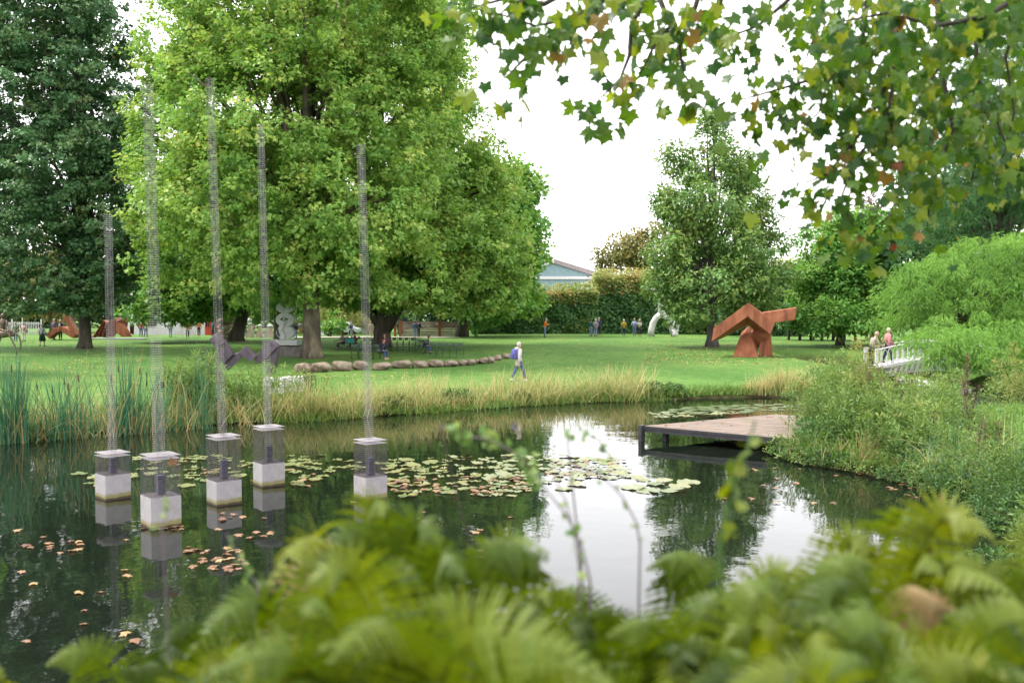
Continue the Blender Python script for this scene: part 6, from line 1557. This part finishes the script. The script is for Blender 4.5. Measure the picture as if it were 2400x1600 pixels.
for i, (u, y, h, ns, l) in enumerate(((2210, 19.6, 1.0, 14, 'at the waterline above the right hand ferns'), (2270, 18.6, 1.1, 14, 'just behind the right hand ferns'), (2330, 18.0, 1.25, 16, 'at the right edge behind the ferns'), (2300, 20.5, 1.3, 14, 'in front of the lit grass on the right'), (2370, 16.8, 1.2, 14, 'cut by the right edge of the view'), (2180, 21.3, 1.0, 12, 'between the dead stalks and the ferns'), (2400, 15.2, 1.1, 14, 'low in the right hand corner of the bank'), (2290, 16.9, .9, 12, 'leaning over the water at the right'))):
    herb(rb(u, 1000, y), h, ns, 'tangled green herb ' + l, seed=170 + i, dens=110, leaf=.085, spread=.4, group='tangled herbs low on the right bank', bush=.15, name='bank_herb', mat=M_SCRUB if i % 3 == 1 else M_HERB)
for i, (u, y) in enumerate(((2080, 23.2), (2150, 21.8), (2215, 20.2), (2260, 19.4), (2310, 19.0), (2340, 18.0), (2120, 23.0), (2235, 22.0))):
    tussock(u, 700 + EYE / y * RES, 40, 1.15, 'long wild grass on the right bank ' + ['beside the dead stalks', 'right of the dead stalks', 'above the water near the ferns', 'behind the right hand ferns', 'towards the right edge', 'at the right edge', 'above the dark arching clump', 'before the lit grass'][i], green=.45, lean=.35, arch=.4, spread=.3, group='long wild grass on the right bank', mat=M_REED if i % 2 else M_SEDGE)
for i in range(22):
    u, y = g_rnd.uniform(1880, 2240), g_rnd.uniform(22.8, 29)
    b = rb(u, 1000, y)
    if shore(np.array([b.x]), np.array([b.y]))[0] < .3: continue
    tussock(u, 700 + (EYE - .3) / y * RES, 26, 1.5, 'tall yellow green grass blades mixed into the willowherb ' + ('near the jetty' if u < 2000 else 'in the middle of the right bank' if u < 2120 else 'towards the lit grass'), green=.6, lean=.2, arch=.35, spread=.3, group='tall grass in the willowherb', mat=M_REED if i % 3 == 0 else M_SEDGE)
edge = [(8.62, 18.4), (8.6, 20.6), (7.9, 22.4), (6.9, 23.8), (6.7, 25.2)]
for (ax, ay), (bx_, by_) in zip(edge[:-1], edge[1:]):
    for k in range(4):
        f = (k + g_rnd.random()) / 4; x, y = ax + (bx_ - ax) * f + .12, ay + (by_ - ay) * f
        low_shrub(k, y, .34 + .2 * g_rnd.random(), .22 + .2 * g_rnd.random(), nth('leafy cushion overhanging water ' + ('near the ferns' if y < 20.6 else 'below dead stalks' if y < 23 else 'beside jetty shrubs')).replace('from left', 'from the ferns'), 420, M_HERB if k % 3 == 0 else M_SCRUB, loc=Vector((x, y, 0)), size=.07, group='low cushions along the right bank')
        b = Vector((x + .25, y + .1, 0)); tussock(1176 + b.x / b.y * RES, 700 + EYE / b.y * RES, 80, .62 + .5 * g_rnd.random(), nth('grass tuft leaning over water ' + ('near the ferns' if y < 20.6 else 'below dead stalks' if y < 23 else 'beside jetty shrubs')).replace('from left', 'from the ferns'), green=.5, lean=.4, arch=.6, mat=M_GRASS if k % 2 else M_SEDGE, group='grass along the right waterline', spread=.22, name='grass_tuft')
# arching long blades in front of the right bank
for u, y, n, lab in ((2240, 21, 26, 'long arching green blades crossing the lit grass on the right'), (2320, 20, 20, 'long yellow blades arching at the right edge')):
    b = rb(u, 1000, y); b.z = gz(b.x, b.y)
    P = np.array(b) + np.stack([g_rng.normal(0, .25, n), g_rng.normal(0, .2, n), np.zeros(n)], 1)
    plant('arching_grass', lab, 'grass clump', b, *blades(P, .9 + .8 * g_rng.random(n), np.full(n, .025), g_rng, .5, .7), M_REED if y == 21 else M_SEDGE, 'blades')

# ------------------------------------------------------------------ ferns on the near bank
def frond(parent, p0, tip, arch_up, mat, seed, width=.13, name='frond', label=None):
    rng = np.random.default_rng(seed); rnd = random.Random(seed)
    p0, tip = Vector(p0), Vector(tip)
    L = (tip - p0).length
    n = 42
    out = Vector((rnd.gauss(0, .8) + .9 * (tip.x - p0.x) / L, rnd.gauss(-.5, .7), 0)).normalized()
    Z_ = Vector((0, 0, 1)); dl = L * rnd.uniform(.06, .26)
    c1 = p0 + (tip - p0) * .62 + Z_ * .14 * L; c2 = tip - out * dl * .25 + Z_ * (.10 * L); p3 = tip + out * dl - Z_ * dl * rnd.uniform(-.1, .6)
    L = L + dl
    def pt(t): return p0 * (1 - t) ** 3 + c1 * 3 * t * (1 - t) ** 2 + c2 * 3 * t * t * (1 - t) + p3 * t ** 3
    m = MB(); m.tube([pt(i / 8) for i in range(9)], [.0045 * (1 - .8 * i / 8) for i in range(9)], 5)
    V, F, T = [], [], []
    tw = rnd.uniform(-.7, .7); tone = rnd.gauss(.42, .33); curl = rnd.uniform(.25, .75)
    for i in range(n):
        t = .14 + .86 * (i + .5) / n
        c = pt(t); tg = (pt(min(1, t + .02)) - pt(t - .02)).normalized()
        side = tg.cross(Vector((math.sin(tw) * .9, -.9, .5))).normalized(); upv = side.cross(tg)
        pl = width * math.sin(min(1, (t - .06) / .40) * math.pi / 2) * (1 - max(0, (t - .42) / .58) ** 1.25) + .004
        for s in (-1, 1):
            if rnd.random() < .04: continue
            d = (side * s + tg * (.08 + .30 * t) - upv * rnd.uniform(-.1, .35)).normalized()
            w_ = tg * (.0074 * L)
            k = 8; base = len(V)
            for j in range(k + 1):
                f = j / k; q = c + d * pl * f - (upv * .3 + Z_ * .7) * curl * pl * f * f
                wj = (1 - f) ** .6 * (1.15 if j % 2 else .5)
                V += [q - w_ * wj, q + w_ * wj]
            for j in range(k): F += [(base + 2 * j, base + 2 * j + 1, base + 2 * j + 3), (base + 2 * j, base + 2 * j + 3, base + 2 * j + 2)]
            T += [min(1, max(0, tone + rnd.gauss(0, .10)))] * (2 * k)
    nv = len(m.v); nf = []
    for f in m.f: nf += [(f[0], f[i], f[i + 1]) for i in range(1, len(f) - 1)]
    Va = np.array([tuple(v) for v in m.v] + [tuple(v) for v in V]); Fa = np.array(nf + [tuple(i + nv for i in f) for f in F])
    o = link(name, np_mesh(name, Va, Fa, mat, np.array([.7] * len(nf) + T)), parent)
    if label: o['label'] = label
    return o
def fern(u0, y0, tips, label, seed, tan=(), width=.16):
    x0 = (u0 - 1176) / RES * y0
    b = Vector((x0, y0, gz(x0, y0)))
    t = thing('fern', label, 'fern', b, 0, 'ferns on the near bank')
    rnd = random.Random(seed)
    more = [(u + rnd.gauss(0, 60), v + 25 + abs(rnd.gauss(60, 70)), d - rnd.uniform(.0, .25)) for u, v, d in tips[::2]]
    for i, (u, v, d) in enumerate(tips + more):
        q = at(u, v + (85 if u < 680 else 66 if u > 1800 else 95 if u > 1150 else 52), d) - b; q.z += .05 * q.length
        frond(t, (q.x * .45 + rnd.uniform(-.07, .07), q.y * .5 + rnd.uniform(-.07, .07), -.05 + (gz(b.x + q.x * .45, b.y + q.y * .5) - b.z)), q, .34 + rnd.uniform(-.08, .1), M_FERN_TAN if i in tan else M_FERN, seed * 50 + i, width, label='withered tan frond' if i in tan else None)
    return t
fern(420, 2.9, [(262, 1440, 2.7), (300, 1500, 2.4), (390, 1395, 2.8), (470, 1370, 2.9), (200, 1560, 2.4), (560, 1440, 2.5), (480, 1470, 2.2), (340, 1600, 2.1)], 'leftmost green fern clump at the bottom of the view', 1)
fern(640, 2.7, [(700, 1235, 2.6), (640, 1260, 2.5), (560, 1310, 2.6), (585, 1400, 2.3), (760, 1330, 2.3), (700, 1440, 2.0), (520, 1480, 2.1), (640, 1560, 1.9)], 'fern with a withered tan frond in front of the middle wire columns', 2, tan=(0,))
fern(860, 2.4, [(850, 1150, 2.4), (760, 1165, 2.3), (930, 1180, 2.3), (990, 1240, 2.2), (740, 1250, 2.2), (1040, 1330, 2.0), (860, 1330, 1.9), (760, 1400, 1.8), (950, 1430, 1.75), (700, 1540, 1.7)], 'tallest fern in the bottom middle below the rightmost wire column', 3, width=.19)
fern(1130, 2.5, [(1090, 1235, 2.5), (1180, 1255, 2.4), (1240, 1290, 2.4), (1050, 1290, 2.2), (1290, 1350, 2.2), (1120, 1400, 2.0), (1210, 1440, 1.9), (1010, 1480, 1.8), (1320, 1480, 1.9)], 'yellow green fern right of the tallest one', 4)
fern(1420, 2.8, [(1380, 1330, 2.9), (1450, 1340, 2.8), (1330, 1400, 2.6), (1530, 1350, 2.6), (1400, 1460, 2.2), (1480, 1490, 2.1), (1570, 1440, 2.2), (1330, 1540, 2.0)], 'low fern below the bright reflection of the sky', 5)
fern(1650, 2.7, [(1560, 1250, 2.8), (1640, 1230, 2.7), (1720, 1240, 2.6), (1780, 1290, 2.5), (1550, 1330, 2.4), (1690, 1350, 2.1), (1780, 1400, 2.0), (1600, 1450, 2.0), (1690, 1520, 1.8)], 'fern in the dip left of the tall right hand fern', 6)
fern(1960, 2.5, [(2110, 1135, 2.4), (2020, 1160, 2.5), (1930, 1200, 2.5), (1850, 1260, 2.4), (2090, 1250, 2.2), (1900, 1330, 2.1), (2000, 1360, 2.0), (2140, 1380, 2.0), (1850, 1440, 1.9), (1980, 1500, 1.8), (2080, 1530, 1.8)], 'tall light green fern on the right below the bank', 7, tan=(7,), width=.18)
fern(2200, 2.6, [(2230, 1230, 2.5), (2160, 1260, 2.6), (2290, 1290, 2.4), (2180, 1340, 2.2), (2330, 1350, 2.2), (2250, 1430, 2.0), (2150, 1470, 1.9), (2340, 1500, 1.9), (2230, 1540, 1.8)], 'fern with a withered brown frond near the right edge', 8, tan=(3,))
fern(2380, 2.4, [(2330, 1200, 2.4), (2400, 1220, 2.3), (2330, 1300, 2.2), (2300, 1420, 2.0), (2360, 1460, 1.9), (2280, 1530, 1.8), (2440, 1330, 2.1)], 'fern cut by the right edge of the view', 9)
fern(20, 2.9, [(40, 1560, 2.6), (-30, 1540, 2.6), (90, 1590, 2.4), (-60, 1500, 2.8), (60, 1620, 2.2)], 'fern tips in the bottom left corner', 10)
fern(1560, 2.1, [(1480, 1420, 2.0), (1600, 1400, 2.0), (1540, 1500, 1.8), (1680, 1450, 1.9), (1450, 1540, 1.7), (1620, 1560, 1.7), (1740, 1520, 1.7)], 'near fern at the bottom edge right of the middle', 11)
fern(1800, 2.0, [(1750, 1420, 1.9), (1860, 1390, 1.9), (1800, 1500, 1.7), (1930, 1440, 1.8), (1720, 1560, 1.6), (1880, 1550, 1.6), (2020, 1480, 1.7)], 'dark near fern at the bottom edge below the tall right hand fern', 12)
fern(2130, 1.9, [(2060, 1440, 1.8), (2180, 1430, 1.8), (2110, 1520, 1.6), (2240, 1480, 1.7), (2030, 1560, 1.6), (2290, 1560, 1.6)], 'near fern at the bottom edge in the right corner', 13)
fern(1060, 2.0, [(960, 1500, 1.8), (1080, 1480, 1.8), (1020, 1560, 1.6), (1150, 1510, 1.7), (890, 1570, 1.6), (1240, 1560, 1.7)], 'near fern at the bottom edge below the yellow green one', 14)
fern(760, 1.95, [(620, 1530, 1.8), (720, 1500, 1.8), (800, 1480, 1.7), (860, 1530, 1.6), (540, 1570, 1.7)], 'near fern at the bottom edge below the withered tan frond', 15)
# undergrowth that fills the near bank between the ferns
n = 16000
ux = g_rng.uniform(-2.0, 3.6, n); uy = g_rng.uniform(1.3, 7.6, n)
k = (shore(ux, uy) > .1) & (np.abs(ux) < uy * .75 + .6) & (ux > -.42 * uy - .1)
ux, uy = ux[k], uy[k]; n = len(ux)
P = np.stack([ux, uy, ground_z(ux, uy) + g_rng.random(n) ** 1.6 * (.22 + .25 * (np.sin(ux * 3) > .2))], 1)
Vv, Ff, Tt = leaf_arrays(P, g_rng.normal(size=(n, 3)) * np.array([1, 1, .5]), np.array([0, 0, 1]) + g_rng.normal(size=(n, 3)) * .45, .07 * (.5 + g_rng.random(n)), KITE, g_rng)
tag(link('undergrowth', np_mesh('undergrowth', Vv, Ff, M_SCRUB, Tt)), kind='stuff')

# slender sprigs that lean out over the pond close to the camera
def sprig(label, pts, leaves, mat, stem_mat, r=.004, size=.032, name='sprig', cat='plant', seed=0, root=None):
    P = [at(*q) for q in pts]
    base = P[0]
    if root: base = Vector((root[0], root[1], gz(*root))); P = [base] + P
    t = thing(name, label, cat, base)
    m = MB(); m.tube([p - base for p in P], [r * (1 - .6 * i / len(P)) for i in range(len(P))], 6); m.build('stem', stem_mat, t, True)
    rng = np.random.default_rng(seed)
    Q = []
    for i in range(leaves):
        f = 1.0 + (len(P) - 2.0) * rng.random() if root else (len(P) - 1.0) * rng.random()
        j = min(int(f), len(P) - 2); Q.append((P[j].lerp(P[j + 1], f - j) - base))
    if Q:
        Q = np.array([tuple(q) for q in Q]) + rng.normal(size=(len(Q), 3)) * size * .35; n = len(Q)
        link('leaves', np_mesh('leaves', *leaf_arrays(Q, rng.normal(size=(n, 3)), rng.normal(size=(n, 3)) * .6 + np.array([0, -.4, .7]), size * (.7 + .6 * rng.random(n)), OVAL, rng)[:2], mat, np.repeat(rng.random(n), len(OVAL[1]))), t)
    return t
OVAL = (np.array([(0, 0, 0), (-.3, .3, .05), (-.3, .65, .05), (0, 1, -.05), (.3, .65, .05), (.3, .3, .05)]), np.array([(0, 1, 5), (1, 2, 4), (1, 4, 5), (2, 3, 4)]))
M_LILAC = plain((.20, .15, .17), .7)
sprig('thin mauve stem arching left over the bright reflection', [(1355, 1330, 2.6), (1335, 1250, 2.6), (1300, 1180, 2.6), (1250, 1120, 2.6), (1225, 1085, 2.6)], 14, M_HERB, M_LILAC, .004, .026, 'arching_stem', seed=1, root=(.22, 2.7))
sprig('second thin mauve stem curving beside the first over the bright reflection', [(1330, 1300, 2.7), (1320, 1230, 2.7), (1300, 1150, 2.7), (1270, 1090, 2.7)], 9, M_HERB, M_LILAC, .0035, .022, 'arching_stem', seed=2, root=(.20, 2.8))
sprig('thin mauve stem bowing over to the right above the bright reflection', [(1470, 1250, 2.8), (1462, 1200, 2.8), (1430, 1140, 2.8), (1380, 1090, 2.8), (1320, 1075, 2.8)], 10, M_HERB, M_LILAC, .0035, .022, 'arching_stem', seed=3, root=(.36, 2.9))
sprig('soft green leafy spray hanging before the far bank left of the walker', [(1010, 975, 2.9), (1070, 1000, 2.9), (1130, 1010, 2.9), (1190, 1045, 2.9), (1230, 1085, 2.9)], 46, M_HERB, M_LILAC, .003, .034, 'leafy_spray', seed=4, root=(.16, 3.0))
sprig('green leafy spray before the reflection of the hedge', [(1300, 985, 3.0), (1340, 990, 3.0), (1380, 1015, 3.0), (1410, 1060, 3.0)], 20, M_HERB, M_LILAC, .003, .03, 'leafy_spray', seed=5, root=(.34, 3.1))
sprig('blurred upright yellow green plant in front of the jetty', [(1655, 1240, 2.3), (1670, 1170, 2.3), (1690, 1100, 2.3), (1715, 1040, 2.3), (1735, 965, 2.3)], 22, M_FERN, M_HERB, .005, .045, 'tall_weed', seed=6, root=(.48, 2.35))
sprig('small sprig of bright leaves in front of the nearest concrete plinth', [(372, 1215, 2.6), (385, 1175, 2.6), (388, 1145, 2.6)], 9, M_HERB, M_LILAC, .0025, .026, 'sprig', seed=7, root=(-.92, 2.75))
sprig('loose twig of bright leaves between the wire column reflections', [(590, 1340, 2.6), (560, 1300, 2.6), (540, 1260, 2.6), (520, 1225, 2.6)], 14, M_HERB, M_LILAC, .0025, .022, 'sprig', seed=8, root=(-.66, 2.7))
sprig('bare brown stalk crossing the tall right hand fern', [(2120, 1400, 2.4), (2135, 1280, 2.4), (2150, 1190, 2.4), (2165, 1135, 2.4)], 0, M_HERB, M_LITTER, .006, .04, 'dry_stalk', seed=9, root=(1.0, 2.45))

# ------------------------------------------------------------------ the plane tree whose boughs hang in from above
o_rng = np.random.default_rng(31); o_rnd = random.Random(31)
troot = Vector((7.8, 6.2, 0)); troot.z = gz(troot.x, troot.y)
ot = thing('overhanging_plane_tree', 'near plane tree whose leafy boughs hang into the top right of the view', 'tree', troot)
m = MB(); m.tube([(0, 0, -.3), (0, 0, .5), (-.1, .1, 3), (-.2, .15, 6), (-.3, .2, 11)], [.7, .5, .44, .38, .2], 14); m.build('trunk', M_BARK_PLANE, ot, True)
twigs = [
    [(1560, -120, 6.6), (1420, -20, 6.5), (1330, 40, 6.5), (1230, 60, 6.4), (1110, 20, 6.3)], [(1420, -20, 6.5), (1290, 60, 6.5), (1210, 130, 6.5), (1160, 180, 6.5)], [(1500, -40, 6.9), (1450, 60, 6.9), (1445, 130, 6.9), (1425, 180, 6.9), (1370, 235, 6.9)],
    [(1620, -60, 7.1), (1590, 40, 7.1), (1560, 110, 7.1), (1570, 170, 7.1), (1600, 215, 7.1)], [(1500, -40, 6.9), (1540, 60, 6.9), (1500, 110, 6.8), (1470, 170, 6.8)], [(1340, -40, 6.2), (1250, 10, 6.2), (1150, 0, 6.2), (1080, 20, 6.2)],
    [(1900, -80, 7.6), (1800, 10, 7.6), (1740, 60, 7.6), (1650, 95, 7.7)], [(1650, -60, 6.6), (1660, -10, 6.6), (1655, 12, 6.6)], [(2000, -60, 7.3), (1980, 100, 7.2), (1890, 175, 7.2), (1790, 205, 7.1), (1700, 230, 7.0)],
    [(1980, 100, 7.2), (1900, 190, 7.0), (1880, 260, 7.0), (1800, 330, 6.9)], [(2050, -60, 7.0), (2060, 140, 7.0), (1990, 290, 7.0), (1900, 400, 6.9), (1850, 420, 6.9)], [(2060, 140, 7.0), (2040, 260, 6.9), (2080, 400, 6.9), (2050, 490, 6.9), (1990, 540, 6.8)],
    [(2150, -60, 7.4), (2160, 150, 7.4), (2190, 300, 7.3), (2140, 420, 7.3), (2130, 520, 7.3)], [(2250, -40, 7.8), (2240, 160, 7.8), (2260, 300, 7.8), (2230, 420, 7.8)], [(2350, 0, 7.0), (2310, 130, 7.0), (2330, 260, 7.0), (2300, 380, 7.0)],
    [(2040, 260, 6.9), (1960, 380, 6.8), (1930, 460, 6.8), (1960, 520, 6.8)], [(2400, -40, 6.4), (2260, 40, 6.4), (2150, 60, 6.4), (2040, 30, 6.4), (1930, 50, 6.5)], [(2160, 150, 7.4), (2090, 260, 7.5), (2000, 350, 7.5)], [(1900, -60, 8.0), (1880, 60, 8.0), (1850, 140, 8.0)], [(2240, 160, 7.8), (2310, 330, 7.6), (2350, 420, 7.6)]]
br = MB()
leaf_at = []
for ti, tw in enumerate(twigs):
    P = [at(*q) for q in tw]; r0 = .020 if tw[0][1] < 0 else .011
    br.tube([p - troot for p in P], [r0 * (1 - .85 * i / (len(P) - 1)) + .002 for i in range(len(P))], 6)
    if tw[0][1] < 0:
        hub = Vector((-.2, .15, 6.5 + .15 * (ti % 4)))
        q = P[0] - troot
        br.tube([hub, hub.lerp(q, .5) + Vector((0, 0, .9)), q], [.075, .05, r0], 7)
    tot = sum((b_ - a_).length for a_, b_ in zip(P[:-1], P[1:]))
    for a_, b_ in zip(P[:-1], P[1:]):
        nl = max(2, int((b_ - a_).length * (72 if tw[0][0] > 1850 else 38)))
        for k in range(nl):
            c = a_.lerp(b_, o_rnd.random()); leaf_at.append(c + Vector((o_rnd.gauss(0, .13), o_rnd.gauss(0, .13), o_rnd.gauss(-.06, .10))))
    for k in range(8): leaf_at.append(P[-1] + Vector((o_rnd.gauss(0, .14), o_rnd.gauss(0, .14), o_rnd.gauss(-.08, .08))))
mass = [(1850, 0), (2352, -20), (2400, 200), (2330, 260), (2210, 300), (2160, 380), (2080, 400), (2000, 350), (1960, 300), (1880, 240), (1860, 120)]
n_sp = len(leaf_at)
while len(leaf_at) < n_sp + 520:
    u, v = o_rnd.uniform(1840, 2400), o_rnd.uniform(-40, 480)
    if inside((u, v), mass): leaf_at.append(at(u, v, o_rnd.uniform(6.0, 9.0)))
ov_mesh = {}
for ci in range(5):
    for s in range(4): ov_mesh[ci, s] = leaf_mesh('leaf', OVER[ci], 500 + ci * 10 + s, .6)
def pick(c):
    r_ = o_rnd.random()
    return 0 if r_ < .47 else 1 if r_ < .78 else 2 if r_ < .975 else 3 if r_ < .996 else 4
leaf_at.sort(key=lambda c: c.y)
order = list(range(len(leaf_at)))
restV = {i: [] for i in range(5)}
def leaf_matrix(c):
    dr = Vector((o_rnd.gauss(0, .55), o_rnd.gauss(0, .55), -1 + o_rnd.gauss(0, .35))).normalized()
    nr = Vector((o_rnd.gauss(0, .8), -.8 + o_rnd.gauss(0, .7), .5 + o_rnd.gauss(0, .5)))
    xx = dr.cross(nr).normalized(); zz = xx.cross(dr)
    s_ = o_rnd.uniform(.044, .082) * (1.3 if (c.x + troot.x) / (c.y + troot.y) < .22 else 1.0)
    M = Matrix((xx, dr, zz)).transposed().to_4x4()
    return Matrix.Translation(c) @ M @ Matrix.Scale(s_, 4)
shown = set(sorted(order, key=lambda i: (0 if -30 < 784 - (leaf_at[i].z - EYE) * RES / leaf_at[i].y else 1, leaf_at[i].y))[:300])
for i, c in enumerate(leaf_at):
    ci, s = pick(c), o_rnd.randrange(4); M = leaf_matrix(c - troot)
    if i in shown:
        o = link('leaf', ov_mesh[ci, s], ot); o.matrix_local = M
    else:
        me = ov_mesh[ci, s]
        A_ = np.empty(len(me.vertices) * 3, np.float32); me.vertices.foreach_get('co', A_); A_ = A_.reshape(-1, 3)
        Mn = np.array(M)
        Fs = [tuple(p.vertices) for p in me.polygons]
        restV[ci].append((A_ @ Mn[:3, :3].T + Mn[:3, 3], np.array(Fs), np.full(len(Fs), o_rnd.random())))
for ci in range(5):
    if restV[ci]: o = link('leaves', np_mesh('leaves', *join(restV[ci])[:2], OVER[ci], join(restV[ci])[2]), ot); o['kind'] = 'stuff'
br.build('branches', M_TWIG, ot, True)
